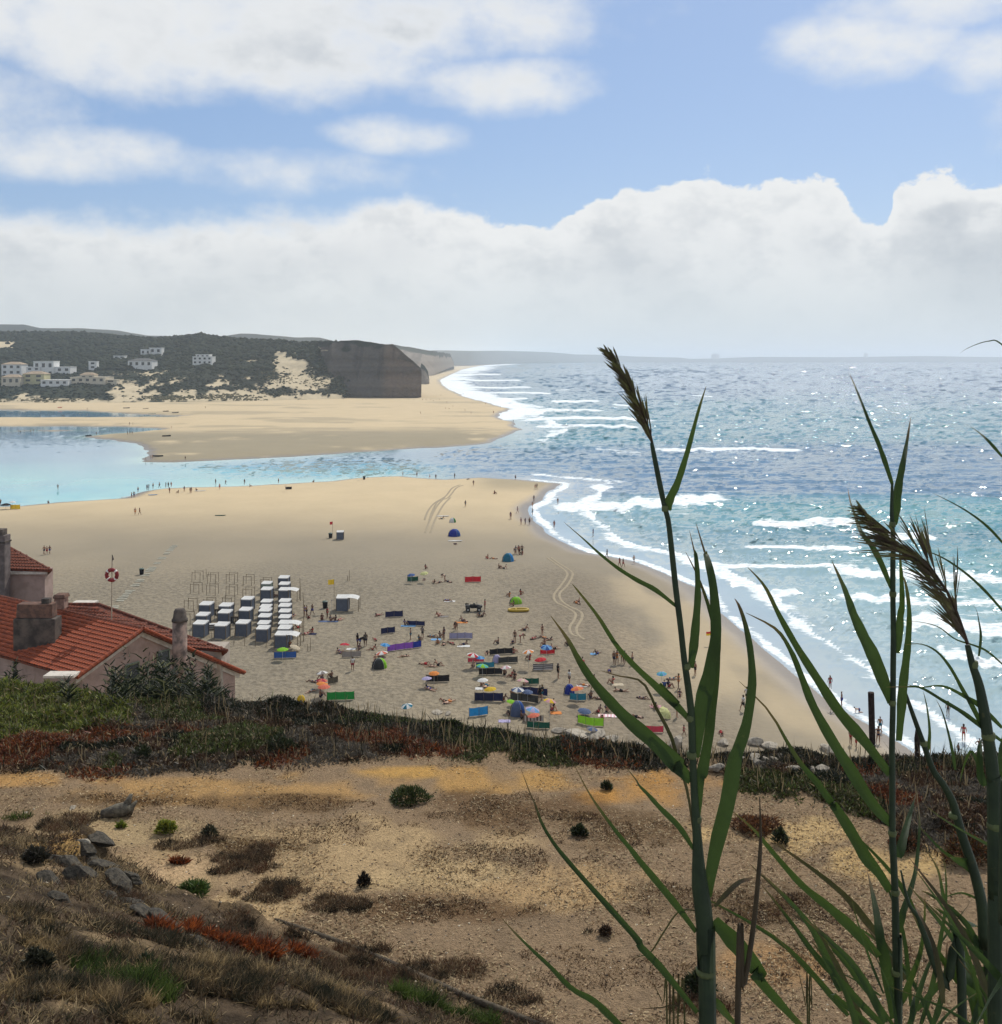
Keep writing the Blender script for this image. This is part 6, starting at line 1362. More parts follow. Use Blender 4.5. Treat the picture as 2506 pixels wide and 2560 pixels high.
def stripe_mat(name, c1, c2, axis, sc_):
    m = bpy.data.materials.new(name); m.use_nodes = True; n = NT(m.node_tree); n.n.clear(); out = n.new('ShaderNodeOutputMaterial'); b = n.new('ShaderNodeBsdfPrincipled'); tc = n.new('ShaderNodeTexCoord')
    w = n.new('ShaderNodeTexWave', wave_type='BANDS', bands_direction=axis); w.inputs['Scale'].default_value = sc_; n.put(w.inputs['Vector'], tc.outputs['Object']); n.put(b.inputs['Base Color'], n.mix(n.ss(w.outputs['Fac'], .4, .6), c1, c2)); b.inputs['Roughness'].default_value = .8; n.l.new(b.outputs[0], out.inputs[0]); return m
ST1 = stripe_mat('striped_canvas', (.05, .05, .06), (.45, .43, .42), 'Z', 1.3); ST2 = stripe_mat('striped_cotton', (.10, .06, .05), (.5, .45, .40), 'X', .9); ST3 = stripe_mat('pink_striped_towel', (.55, .30, .34), (.68, .62, .62), 'X', .9)
WB = [(Z6, 905, 662, 1085, 652, 60, 'navy', 'navy windbreak standing alone beyond the lone cabana'), (Z6, 1125, 745, 1308, 748, 48, 'navy', 'long navy windbreak with a seated person at its end'), (Z6, 862, 835, 1005, 818, 62, 'navy', 'small navy windbreak rising at one end'),
      (Z6, 1558, 878, 1790, 880, 62, 'lavender', 'pale lavender grey windbreak beside standing bathers'), (Z6, 925, 1008, 1272, 965, 66, ['purple', 'purple', 'royal blue'], 'purple and blue windbreak beside the pale blue umbrella'), (Z6, 470, 1066, 658, 1060, 60, 'grey', 'grey windbreak with a white cloth next to the red umbrella'),
      (Z6, 1318, 1316, 1556, 1315, 70, 'black', 'black windbreak under the orange umbrella'), (Z6, 315, 1500, 592, 1500, 84, 'green', 'bright green windbreak below the coral umbrellas'), (Z6, 325, 1340, 428, 1325, 66, 'olive', 'olive brown windbreak beside the white umbrella'), (Z7, 303, 1675, 482, 1645, 88, 'bright blue', 'bright blue windbreak close to the cliff edge plants'),
      (Z7, 255, 307, 415, 303, 56, 'red', 'red windbreak alone on open sand'), (Z7, 505, 1045, 735, 1030, 60, 'black', 'black windbreak with a pale end flap'), (Z7, 596, 1132, 790, 1122, 62, 'charcoal', 'dark grey windbreak beside the lilac tent'), (Z7, 368, 1178, 552, 1172, 56, 'teal', 'teal windbreak behind the turquoise umbrella'),
      (Z7, 398, 1250, 632, 1245, 66, 'black', 'black windbreak below the teal windbreak'), (Z7, 945, 1198, 1148, 1200, 68, None, 'black and white striped windbreak under the red umbrella'), (Z7, 862, 1338, 1005, 1340, 62, 'dark green', 'dark green windbreak behind the striped umbrella'), (Z7, 352, 1505, 640, 1515, 86, 'navy', 'navy windbreak below the yellow umbrella'),
      (Z7, 715, 1505, 998, 1535, 78, 'charcoal', 'curved charcoal windbreak behind the blue dome tent'), (Z7, 830, 1440, 1090, 1462, 76, 'navy', 'dark navy windbreak with people standing at its end'), (Z7, 1316, 1500, 1482, 1508, 72, 'teal', 'blue windbreak below the orange umbrella'), (Z7, 1392, 1735, 1655, 1775, 84, 'lime', 'lime green windbreak sloping near the cliff edge'),
      (Z8, 640, 1425, 820, 1435, 52, 'crimson', 'crimson windbreak close to the boulders'), (Z7, 885, 1785, 1115, 1790, 66, 'dark green', 'dark green windbreak half hidden by the cliff edge plants'), (Z7, 850, 1715, 1050, 1720, 64, 'str', 'brown striped windbreak beside the coral umbrella'), (Z5, 1018, 1098, 1246, 1095, 64, 'blue', 'blue windbreak under the lime umbrella near the cabanas'),
      (Z6, 1130, 300, 1240, 296, 48, 'dark green', 'small dark green windbreak under the blue umbrella'), (Z7, 1020, 1038, 1165, 1035, 44, 'red', 'red windbreak under the round blue umbrella'), (Z7, 285, 1115, 445, 1112, 42, 'crimson', 'red windbreak under the red and white umbrella')]
for fn, u0, v0, u1, v1, hz, c, lab in WB: windbreak(fn, u0, v0, u1, v1, hz, c if c not in (None, 'str') else 'grey', lab, 4.052 if fn is not Z8 else 3.173, ST1 if c is None else ST2 if c == 'str' else None)
windbreak(Z1, 78, 1468, 152, 1466, 34, 'yellow', 'yellow windbreak on the lagoon shore', 2.975)

# ---- umbrellas
def canopy(name, c1, c2, seg=8, rise=.30, sub=3):
    V = [(0, 0, rise)]; Fs = []; rows = 5
    for j in range(1, rows + 1):
        t = j / rows
        for i in range(seg * sub):
            a = 2 * math.pi * i / (seg * sub); f = (i % sub) / sub; rr = t * (1 - .07 * math.sin(math.pi * f) * t); V.append((rr * math.cos(a), rr * math.sin(a), rise * (1 - t ** 1.8) - .04 * math.sin(math.pi * f) * t))
    n = seg * sub
    for i in range(n): Fs.append((0, 1 + i, 1 + (i + 1) % n))
    for j in range(rows - 1):
        for i in range(n): Fs.append((1 + j * n + i, 1 + (j + 1) * n + i, 1 + (j + 1) * n + (i + 1) % n, 1 + j * n + (i + 1) % n))
    me = bpy.data.meshes.new(name); me.from_pydata(V, [], Fs); me.materials.append(fab(c1)); me.materials.append(fab(c2 or c1)); me.update()
    for p in me.polygons:
        i = min(p.vertices[0] - 1 if p.vertices[0] > 0 else p.vertices[1] - 1, 10 ** 6) % n; p.material_index = (i // sub) % 2; p.use_smooth = False
    return me
CAN = {}
M_UPOLE = MB().tube([(0, 0, -.25), (0, 0, 1)], .022, 6).mesh('pole', M_METAL)
RIB = MB().tube([(0, 0, .26), (.5, 0, .18), (.97, 0, -.03)], .008, 4).mesh('rib', M_METAL)
def umbrella(fn, u, v, wz, c1, label, c2=None, k=4.052, h=1.55, tilt=(0, 0), rings=False, name='beach_umbrella'):
    px, py = fn(u, v); zc = h + 1.6; p = at_z(px, py, zc); g = float(beach_h(np.array([p.x]), np.array([p.y]))[0]); p = at_z(px, py, g + h); R_ = wz / k / F * p.y / 2
    key = (c1, c2); me = CAN.get(key) or CAN.setdefault(key, canopy('canopy', c1, c2))
    r = empty(name, (p.x, p.y, g), LRG.uniform(0, .8), label, 'umbrella', 'umbrellas on the beach')
    inst('pole', M_UPOLE, r, scale=(1, 1, h + R_ * .28)); cn = inst('canopy', me, r, (0, 0, h), (tilt[0], tilt[1], 0), (R_, R_, R_ * 1.15))
    for a in range(8): inst('rib', RIB, cn, (0, 0, -.02), (0, 0, a * math.pi / 4), (1, 1, 1))
    MB().tube([(0, 0, h + R_ * .34), (0, 0, h + R_ * .34 + .1)], .02, 5).obj('finial', M_METAL, r)
    return r
umbrella(Z5, 1105, 1010, 125, 'lime', 'lime green umbrella over the blue windbreak by the cabanas', k=4.139, h=1.3)
umbrella(Z5, 1235, 985, 118, 'cream', 'cream umbrella lying low beside the last outer cabana', k=4.139, h=.55, tilt=(.2, .3))
UM = [(Z6, 495, 940, 110, 'red', 'dark red umbrella beside dark standing people', 'crimson', .8), (Z6, 1168, 234, 84, 'blue', 'blue umbrella over the small dark green windbreak', 'slate blue', 1.3), (Z6, 1300, 217, 88, 'pale yellow', 'pale yellow umbrella next to the blue umbrella', None, 1.5), (Z6, 905, 943, 104, 'sky blue', 'pale blue umbrella at the end of the purple windbreak', 'bright blue', .9),
      (Z6, 870, 1027, 130, 'coral', 'faded red and white umbrella lying low by the purple windbreak', 'white', .4), (Z6, 1400, 1230, 112, 'orange', 'orange umbrella behind the black windbreak', None, 1.3), (Z6, 1325, 1282, 108, 'lilac', 'lilac umbrella at the end of the black windbreak', None, 1.0), (Z6, 265, 1226, 122, 'white', 'white umbrella above the olive windbreak', 'grey', 1.6),
      (Z6, 265, 1302, 118, 'crimson', 'dull red umbrella behind the orange one', 'coral', 1.0), (Z6, 268, 1338, 122, 'orange', 'orange umbrella between the dull red and coral umbrellas', None, 1.4), (Z6, 285, 1368, 132, 'coral', 'coral umbrella above the bright green windbreak', None, 1.3), (Z6, 1125, 1562, 124, 'white', 'white and teal umbrella close to the cliff edge plants', 'teal', 1.2),
      (Z7, 335, 1046, 124, 'red', 'red and white umbrella above a red windbreak', 'white', 1.5), (Z7, 405, 1072, 104, 'sky blue', 'blue umbrella overlapping the red and white one', 'bright blue', 1.2), (Z7, 897, 1012, 122, 'orange', 'orange and white striped umbrella over a seated person', 'white', 2.0), (Z7, 1020, 1092, 126, 'red', 'plain red umbrella above the striped windbreak', None, 1.0),
      (Z7, 1080, 968, 122, 'sky blue', 'round blue umbrella above the red windbreak', 'blue', 1.4), (Z7, 432, 1157, 132, 'turquoise', 'turquoise and green umbrella in front of the teal windbreak', 'lime', 1.2), (Z7, 670, 1172, 114, 'pink', 'pale pink umbrella beside the dark surf gear', 'white', 1.4), (Z7, 435, 1300, 118, 'white', 'white umbrella over a seated person below the black windbreak', None, 1.9),
      (Z7, 510, 1391, 132, 'yellow', 'yellow umbrella above the navy windbreak', None, 1.0), (Z7, 840, 1306, 130, 'pink', 'pink and cream umbrella by the dark green windbreak', 'cream', 1.5), (Z7, 790, 1397, 136, 'white', 'white and navy umbrella beside the dark navy windbreak', 'slate blue', 1.5), (Z7, 890, 1418, 114, 'slate blue', 'slate blue umbrella next to the white and navy one', None, 1.1),
      (Z7, 725, 1517, 104, 'lime', 'lime umbrella at the end of the charcoal windbreak', None, 1.1), (Z7, 940, 1598, 152, 'sky blue', 'wide pale blue umbrella beside the blue dome tent', 'lilac', 1.0), (Z7, 950, 1657, 132, 'coral', 'coral red umbrella above the brown striped windbreak', None, 1.5), (Z7, 1115, 1510, 136, 'pink', 'pink yellow and black umbrella over a standing child', 'yellow', 1.9),
      (Z7, 1390, 1387, 136, 'orange', 'orange red umbrella beside the royal blue tent', 'coral', 1.5)]
for fn, u, v, w, c1, lab, c2, h in UM: umbrella(fn, u, v, w, c1, lab, c2, 4.052, h, (LRG.uniform(-.18, .18), LRG.uniform(-.2, .2)))
umbrella(Z8, 808, 967, 84, 'sky blue', 'pale blue umbrella above two seated people in blue', 'turquoise', 3.173, 1.9, (.1, -.1)); umbrella(Z8, 838, 1275, 115, 'pale yellow', 'pale yellow green umbrella leaning on the sand', None, 3.173, .6, (.75, .25)); umbrella(Z8, 195, 1262, 112, 'slate blue', 'slate blue umbrella lying low above the lime windbreak', None, 3.173, .45, (.15, 0)); umbrella(Z8, 255, 1405, 95, 'slate blue', 'grey blue umbrella half hidden behind the cliff edge plants', 'grey', 3.173, .6, (.1, .1))
umbrella(Z2, 345, 1295, 30, 'cream', 'small pale umbrella on the lagoon shore beside a dark windbreak', None, 2.975, 1.5); umbrella(Z2, 910, 1192, 26, 'grey', 'thin grey umbrella alone at the channel edge', None, 2.975, 2.2); umbrella(Z1, 95, 1415, 50, 'white', 'white umbrella on the lagoon shore behind the yellow windbreak', None, 2.975, 1.6); umbrella(Z1, 45, 1436, 80, 'black', 'black umbrella beside the yellow windbreak on the lagoon shore', None, 2.975, 1.0)
windbreak(Z2, 340, 1320, 386, 1318, 20, 'black', 'tiny dark windbreak on the lagoon shore', 2.975)
umbrella(Z5, 1613, 500, 16, 'navy', 'closed dark umbrella standing beside the black bin', None, 4.139, 1.7)

# ---- dome tents
def tent(fn, u, v, wz, hz, c1, c2, label, k=4.052, rz=0):
    p = on_beach(*fn(u, v)); W_ = wz / k / F * p.y; Hh = min(1.5, hz / k / F * p.y * 1.05); r = empty('beach_tent', p, rz, label, 'tent', 'dome tents on the beach'); n = 20; m = 7
    def shell(a0, a1, nm, c, sc_=1.0):
        V = []; na = 10
        for j in range(m + 1):
            ph = math.pi / 2 * j / m
            for i in range(na + 1):
                a = a0 + (a1 - a0) * i / na; V.append((math.cos(a) * math.cos(ph) ** .8 * W_ / 2 * sc_, math.sin(a) * math.cos(ph) ** .8 * W_ * .42 * sc_, math.sin(ph) * Hh * sc_))
        return MB().add(V, [(j * (na + 1) + i, j * (na + 1) + i + 1, (j + 1) * (na + 1) + i + 1, (j + 1) * (na + 1) + i) for j in range(m) for i in range(na)]).obj(nm, c, r, True)
    shell(R(-150), R(-60), 'side_panel', fab(c2)); shell(R(-60), R(30), 'side_panel', fab(c1)); shell(R(30), R(130), 'back_panel', fab(c1)); shell(R(131), R(209), 'dark_opening', fab('black'), .97)  # last shell is black: the shaded inside of the tent opening as colour
    for a in (-150, -60, 30, 130): MB().tube([(math.cos(R(a)) * math.cos(f) ** .8 * W_ / 2 * 1.01, math.sin(R(a)) * math.cos(f) ** .8 * W_ * .425, math.sin(f) * Hh * 1.01) for f in np.linspace(0, math.pi / 2, 8)], .015, 5).obj('tent_pole', M_METAL, r)
tent(Z6, 845, 1172, 158, 92, 'lime', 'charcoal', 'lime and charcoal dome tent alone on the sand', rz=.3); tent(Z7, 785, 1652, 160, 142, 'blue', 'slate blue', 'blue dome tent beside the wide pale blue umbrella'); tent(Z7, 690, 92, 122, 78, 'bright blue', 'teal', 'bright blue pop-up tent alone beyond the red windbreak'); tent(Z7, 1310, 1432, 112, 90, 'royal blue', 'royal blue', 'royal blue tent beside the orange red umbrella'); tent(Z7, 575, 1115, 92, 72, 'lilac', 'lilac', 'lilac tent at the end of the dark grey windbreak')
tent(DS, 863, 1018, 24, 22, 'blue', 'royal blue', 'small blue tent far out on the sand near the channel', 1 / 1.3162); tent(Z6, 50, 1520, 92, 70, 'yellow', 'yellow', 'yellow tent half hidden by cliff edge grass'); tent(Z7, 768, 518, 130, 62, 'lime', 'lime', 'pale green shelter behind the yellow inflatable boat')
tent(DS, 1130 - 270, 992, 13, 8, 'green', 'white', 'tiny green shelter near the small blue tent', 1 / 1.3162)

# ---- people
def skin_mesh(name, J, E, rad, material):
    me = bpy.data.meshes.new(name); keys = list(J); me.from_pydata([J[k] for k in keys], [(keys.index(a), keys.index(b)) for a, b in E], []); ob = bpy.data.objects.new(name, me); COL.objects.link(ob)
    sk = ob.modifiers.new('skin', 'SKIN'); sk.use_smooth_shade = True; ss = ob.modifiers.new('sub', 'SUBSURF'); ss.levels = 1; ss.render_levels = 1
    for i, k in enumerate(keys): me.skin_vertices[0].data[i].radius = rad[k] if hasattr(rad[k], '__len__') else (rad[k], rad[k]); me.skin_vertices[0].data[i].use_root = (i == 0)
    dg = bpy.context.evaluated_depsgraph_get(); ev = ob.evaluated_get(dg); out = bpy.data.meshes.new_from_object(ev); out.name = name; bpy.data.objects.remove(ob)
    for p in out.polygons: p.use_smooth = True
    out.materials.clear(); out.materials.append(material); return out
BASE = dict(pelvis=(0, 0, .95), spine=(0, 0, 1.15), chest=(0, -.01, 1.35), neck=(0, .01, 1.48), head=(0, .03, 1.60), crown=(0, .01, 1.69), nose=(0, .115, 1.585))
RAD = dict(pelvis=(.15, .11), spine=(.125, .095), chest=(.165, .11), neck=.052, head=(.082, .1), crown=.055, nose=.02)
for s, n_ in ((1, 'L'), (-1, 'R')):
    BASE.update({'sh' + n_: (s * .18, 0, 1.42), 'el' + n_: (s * .25, -.02, 1.15), 'wr' + n_: (s * .26, .06, .92), 'ha' + n_: (s * .25, .09, .83), 'hip' + n_: (s * .09, 0, .88), 'kn' + n_: (s * .11, .03, .49), 'an' + n_: (s * .11, -.01, .08), 'to' + n_: (s * .13, .15, .03)})
    RAD.update({'sh' + n_: .06, 'el' + n_: .045, 'wr' + n_: .031, 'ha' + n_: (.042, .022), 'hip' + n_: .092, 'kn' + n_: .06, 'an' + n_: .04, 'to' + n_: .03})
EDG = [('pelvis', 'spine'), ('spine', 'chest'), ('chest', 'neck'), ('neck', 'head'), ('head', 'crown'), ('head', 'nose')] + [(a + n_, b + n_) for n_ in 'LR' for a, b in (('sh', 'el'), ('el', 'wr'), ('wr', 'ha'), ('hip', 'kn'), ('kn', 'an'), ('an', 'to'))] + [('chest', 'shL'), ('chest', 'shR'), ('pelvis', 'hipL'), ('pelvis', 'hipR')]
POSES = {'stand': {}, 'walk': dict(knL=(.10, .22, .52), anL=(.10, .30, .09), toL=(.11, .46, .06), knR=(-.10, -.08, .50), anR=(-.10, -.34, .14), toR=(-.11, -.22, .03), elL=(.24, -.16, 1.18), wrL=(.25, -.2, .95), haL=(.25, -.19, .87), elR=(-.24, .1, 1.17), wrR=(-.24, .28, 1.0), haR=(-.23, .34, .93)),
    'hips': dict(elL=(.40, -.06, 1.18), wrL=(.24, .02, 1.02), haL=(.18, .06, .99), elR=(-.40, -.06, 1.18), wrR=(-.24, .02, 1.02), haR=(-.18, .06, .99), knL=(.15, .03, .49), anL=(.19, 0, .08), toL=(.24, .14, .03)),
    'bend': dict(spine=(0, .14, 1.06), chest=(0, .36, 1.10), neck=(0, .5, 1.08), head=(0, .6, 1.02), crown=(0, .67, .97), nose=(0, .62, .92), shL=(.18, .42, 1.08), shR=(-.18, .42, 1.08), elL=(.2, .46, .82), elR=(-.2, .46, .82), wrL=(.18, .5, .58), wrR=(-.18, .5, .58), haL=(.17, .52, .49), haR=(-.17, .52, .49)),
    'sit': dict(pelvis=(0, 0, .13), spine=(0, -.07, .33), chest=(0, -.08, .53), neck=(0, -.05, .66), head=(0, -.02, .78), crown=(0, -.04, .87), nose=(0, .065, .765), shL=(.18, -.07, .60), shR=(-.18, -.07, .60), elL=(.24, .10, .42), elR=(-.24, .10, .42), wrL=(.16, .33, .48), wrR=(-.16, .33, .48), haL=(.10, .41, .50), haR=(-.10, .41, .50), hipL=(.1, .04, .12), hipR=(-.1, .04, .12), knL=(.13, .42, .48), knR=(-.13, .40, .46), anL=(.12, .55, .08), anR=(-.12, .53, .08), toL=(.13, .72, .04), toR=(-.13, .70, .04)),
    'lounge': dict(pelvis=(0, 0, .13), spine=(0, -.14, .27), chest=(0, -.27, .43), neck=(0, -.33, .55), head=(0, -.36, .67), crown=(0, -.40, .75), nose=(0, -.27, .66), shL=(.18, -.29, .49), shR=(-.18, -.29, .49), elL=(.25, -.48, .28), elR=(-.25, -.48, .28), wrL=(.24, -.5, .06), wrR=(-.24, -.5, .06), haL=(.24, -.42, .03), haR=(-.24, -.42, .03), hipL=(.1, .05, .11), hipR=(-.1, .05, .11), knL=(.12, .44, .16), knR=(-.12, .36, .42), anL=(.12, .86, .06), anR=(-.12, .56, .07), toL=(.14, .92, .16), toR=(-.13, .73, .04)),
    'lie': dict(pelvis=(0, 0, .12), spine=(0, -.2, .11), chest=(0, -.4, .12), neck=(0, -.54, .10), head=(0, -.66, .11), crown=(0, -.76, .11), nose=(0, -.66, .21), shL=(.18, -.46, .1), shR=(-.18, -.46, .1), elL=(.30, -.2, .06), elR=(-.32, -.6, .07), wrL=(.28, .02, .05), wrR=(-.2, -.8, .07), haL=(.27, .1, .04), haR=(-.12, -.86, .06), hipL=(.1, .07, .1), hipR=(-.1, .07, .1), knL=(.12, .48, .12), knR=(-.12, .40, .36), anL=(.13, .9, .06), anR=(-.12, .62, .07), toL=(.15, .94, .17), toR=(-.12, .79, .04)),
    'prone': dict(pelvis=(0, 0, .12), spine=(0, -.2, .13), chest=(0, -.4, .2), neck=(0, -.52, .28), head=(0, -.58, .38), crown=(0, -.6, .47), nose=(0, -.67, .36), shL=(.18, -.44, .22), shR=(-.18, -.44, .22), elL=(.2, -.55, .05), elR=(-.2, -.55, .05), wrL=(.12, -.75, .05), wrR=(-.1, -.75, .05), haL=(.05, -.8, .05), haR=(-.03, -.8, .05), hipL=(.1, .07, .1), hipR=(-.1, .07, .1), knL=(.12, .48, .07), knR=(-.12, .48, .07), anL=(.13, .88, .06), anR=(-.13, .84, .22), toL=(.13, 1.0, .03), toR=(-.13, .84, .38)),
    'crawl': dict(pelvis=(0, 0, .45), spine=(0, .2, .47), chest=(0, .42, .52), neck=(0, .55, .56), head=(0, .66, .62), crown=(0, .7, .70), nose=(0, .76, .6), shL=(.18, .46, .5), shR=(-.18, .46, .5), elL=(.2, .5, .28), elR=(-.2, .5, .28), wrL=(.2, .5, .08), wrR=(-.2, .52, .08), haL=(.2, .57, .03), haR=(-.2, .58, .03), hipL=(.1, -.02, .42), hipR=(-.1, -.02, .42), knL=(.12, .05, .06), knR=(-.12, .03, .06), anL=(.12, -.35, .05), anR=(-.12, -.37, .05), toL=(.12, -.47, .03), toR=(-.12, -.49, .03))}
SKIN = [mat('skin_' + n_, c, .55, .06, 6, .35) for n_, c in (('tan', (.26, .135, .08)), ('fair', (.42, .25, .17)), ('brown', (.15, .075, .045)), ('deep_tan', (.20, .10, .06)))]
BODY = {}; WEAR = {}
HAIRM = [mat('hair_' + n_, c, .6, .2, 20) for n_, c in (('black', (.012, .010, .009)), ('brown', (.035, .02, .012)), ('fair', (.18, .12, .05)))]
for pn, ovr in POSES.items():
    J = dict(BASE); J.update(ovr); BODY[pn] = skin_mesh('person', J, EDG, RAD, SKIN[0]); V = lambda k: Vector(J[k])
    t = MB(); up = (V('spine') - V('pelvis')).normalized()
    t.tube([V('pelvis') + up * .10, V('pelvis') + up * .02, (V('hipL') + V('hipR')) / 2 - up * .04], [.155, .168, .15], 10)
    for n_ in 'LR': t.tube([V('hip' + n_) + up * .02, V('hip' + n_) + (V('kn' + n_) - V('hip' + n_)) * .45], [.115, .098], 8)
    sh = MB(); sh.tube([V('neck') - (V('neck') - V('chest')) * .3, V('chest') + (V('neck') - V('chest')) * .35, V('chest'), V('spine'), V('pelvis') + up * .03], [.08, .17, .182, .155, .17], 12)
    for n_ in 'LR': sh.tube([V('sh' + n_) + (V('chest') - V('sh' + n_)) * .4, V('sh' + n_), V('sh' + n_) + (V('el' + n_) - V('sh' + n_)) * .6], [.09, .082, .068], 8)
    bk = MB(); bk.tube([V('pelvis') + up * .03, (V('hipL') + V('hipR')) / 2 - up * .06], [.165, .13], 10); ch = V('chest'); ax = (V('neck') - ch).normalized(); bk.tube([ch + ax * .03, ch - ax * .07], [.176, .168], 10)
    hd = V('head'); cr_ = V('crown'); d_ = (cr_ - hd).normalized(); fw = (V('nose') - hd).normalized(); bw = -fw
    hr = MB().tube([hd + d_ * .02 + bw * .05, hd + d_ * .06 + bw * .02, hd + d_ * .11 + bw * .01, hd + d_ * .145], [.088, .100, .085, .03], 9); lo = MB().tube([hd + d_ * .145, hd + d_ * .10 + bw * .01, hd + d_ * .04 + bw * .03, hd - d_ * .06 + bw * .07, hd - d_ * .2 + bw * .085], [.03, .088, .104, .085, .05], 9)
    WEAR[pn] = dict(swim_shorts=t.mesh('swim_shorts', fab('navy'), True), shirt=sh.mesh('shirt', fab('white'), True), bikini=bk.mesh('bikini', fab('black'), True), short_hair=hr.mesh('short_hair', HAIRM[0], True), long_hair=lo.mesh('long_hair', HAIRM[0], True))
SUITS = ['navy', 'black', 'red', 'royal blue', 'charcoal', 'teal', 'orange', 'crimson', 'black', 'navy']
PR = random.Random(99)
def person(p, pose, zone, rz=None, sc=None, wear=None, label=None, group=None, detail=True, shirt=None):
    sc = sc or PR.uniform(.92, 1.06); rz = PR.uniform(0, 6.28) if rz is None else rz; fem = PR.random() < .5
    ph = {'stand': 'standing', 'walk': 'walking', 'hips': 'standing with hands on hips', 'bend': 'bending over', 'sit': 'sitting with raised knees', 'lounge': 'leaning back on the hands', 'lie': 'lying on the back', 'prone': 'lying face down', 'crawl': 'crouching on all fours'}[pose]
    c = wear or PR.choice(SUITS)
    if label is None: label = f'person {ph} {zone}'; group = group or f'{ph} people {zone}'
    o = inst('person', BODY[pose], None, p, (0, 0, rz), (sc,) * 3, PR.choice(SKIN), label=label, cat='person', group=group)
    if not detail: return o
    W_ = WEAR[pose]; hm = PR.choice(HAIRM[:2] * 3 + HAIRM[2:])
    inst('long_hair' if fem else 'short_hair', W_['long_hair' if fem else 'short_hair'], o, mat=hm)
    if shirt: inst('shirt', W_['shirt'], o, mat=fab(shirt)); inst('swim_shorts', W_['swim_shorts'], o, mat=fab(c))
    else: nm = 'bikini' if fem else 'swim_shorts'; inst(nm, W_[nm], o, mat=fab(c))
    return o
def folk(fn, lst, zone, detail=True):
    for it in lst:
        u, v, ps = it[:3]; kw = it[3] if len(it) > 3 else {}
        person(on_beach(*fn(u, v)), ps, zone, detail=detail, **kw)
S, Wk, Hp = 'stand', 'walk', 'hips'
folk(Z6, [(88, 655, S), (110, 650, Hp), (167, 642, Wk), (318, 672, S)], 'behind the outer cabanas'); folk(Z6, [(265, 685, 'sit'), (350, 695, 'sit'), (402, 698, 'sit'), (450, 690, 'lie'), (130, 668, 'prone'), (-60, 640, 'lounge'), (-20, 650, 'lie')], 'on towels behind the outer cabanas')
folk(Z5, [(1210, 830, 'sit'), (1260, 790, 'lounge'), (1412, 835, 'sit'), (1360, 850, 'lie'), (1020, 470, 'sit'), (1180, 980, 'sit')], 'beside the outer column of cabanas')
person(on_beach(*Z5(710, 722)), 'sit', '', 3.0, 1, 'red', 'person in red sitting between cabanas of the short block', shirt='red')
folk(Z6, [(707, 952, S, dict(label='person in dark clothes standing beside the dull red umbrella', shirt='olive')), (650, 962, 'bend', dict(label='person in black bending over beside the dull red umbrella', shirt='black')), (625, 960, S, dict(label='person in black standing next to a bending person', shirt='black')), (575, 1202, S, dict(label='person in white shirt standing below the grey windbreak', shirt='white', rz=0.2)),
          (1163, 892, S), (1283, 872, Hp, dict(label='person in pale top standing beyond the purple windbreak', shirt='grey')), (1500, 892, S), (1250, 900, 'sit')], 'between the purple and lavender windbreaks')
folk(Z6, [(1460, 862, 'sit'), (1390, 862, 'lie'), (1610, 770, 'sit'), (1630, 790, 'bend'), (1690, 705, 'lounge'), (1500, 935, 'lie'), (1700, 940, 'prone'), (1440, 925, 'lounge'), (1570, 930, 'lie')], 'on towels around the lavender windbreak')
folk(Z6, [(1105, 742, 'sit'), (840, 645, 'prone'), (800, 892, 'lie'), (640, 990, 'lounge'), (780, 992, 'lounge'), (1095, 1062, 'lie'), (450, 1030, 'lounge')], 'near the navy windbreaks')
folk(Z6, [(1370, 1165, 'lie'), (1440, 1150, 'lounge'), (1310, 1140, 'lie'), (1360, 1398, 'prone'), (1550, 1525, 'lie'), (1500, 1515, 'lie'), (1540, 497, 'lie'), (1450, 652, 'lounge')], 'on open sand around the black windbreak')
folk(Z6, [(270, 1285, 'sit'), (362, 1275, 'sit'), (150, 1418, 'lie'), (250, 1470, 'sit'), (170, 1320, 'lie'), (805, 1105, 'sit')], 'around the coral umbrellas')
folk(Z6, [(1400, 315, 'lounge'), (1450, 312, 'lie'), (1510, 300, 'bend'), (1545, 305, 'lie'), (1315, 170, 'sit'), (1300, 285, 'lie')], 'on towels beyond the pale yellow umbrella')
folk(Z7, [(485, 68, 'sit'), (650, 170, 'lounge'), (600, 165, 'sit'), (545, 70, 'lie'), (720, 88, 'lie'), (770, 25, S), (810, 28, Hp), (835, 28, 'sit')], 'around the bright blue pop-up tent')
folk(Z7, [(457, 588, S, dict(label='person standing beside the dark quad bike')), (705, 452, 'sit'), (820, 432, 'sit'), (745, 545, 'sit'), (400, 655, 'sit'), (432, 655, 'lounge'), (250, 700, 'lie')], 'near the yellow inflatable boat')
folk(Z7, [(1038, 852, S), (760, 918, S), (815, 918, 'bend'), (860, 795, 'lounge'), (590, 930, 'sit'), (740, 915, 'lie'), (1050, 872, 'lie'), (1100, 895, 'prone'), (960, 880, 'lie')], 'on the sand beyond the red windbreak')
folk(Z7, [(1390, 522, 'lie'), (1410, 515, 'sit'), (1300, 948, 'sit'), (1590, 1035, 'lounge'), (1450, 1115, 'prone'), (1720, 1212, 'lie'), (1750, 1332, 'sit'), (1830, 1412, 'prone'), (1500, 1290, 'sit', dict(wear='red'))], 'on towels near the tyre tracks')
folk(Z7, [(1198, 1282, S, dict(label='person in black clothes carrying a bag beside the striped windbreak', shirt='black', wear='black')), (1312, 1345, S, dict(label='person in white shirt standing behind the royal blue tent', shirt='white')), (1565, 1392, Wk), (1015, 1505, S, dict(shirt='black')), (1037, 1500, Hp, dict(shirt='black')), (1155, 1612, S, dict(sc=.8, label='child standing under the pink and yellow umbrella'))], 'among the umbrellas')
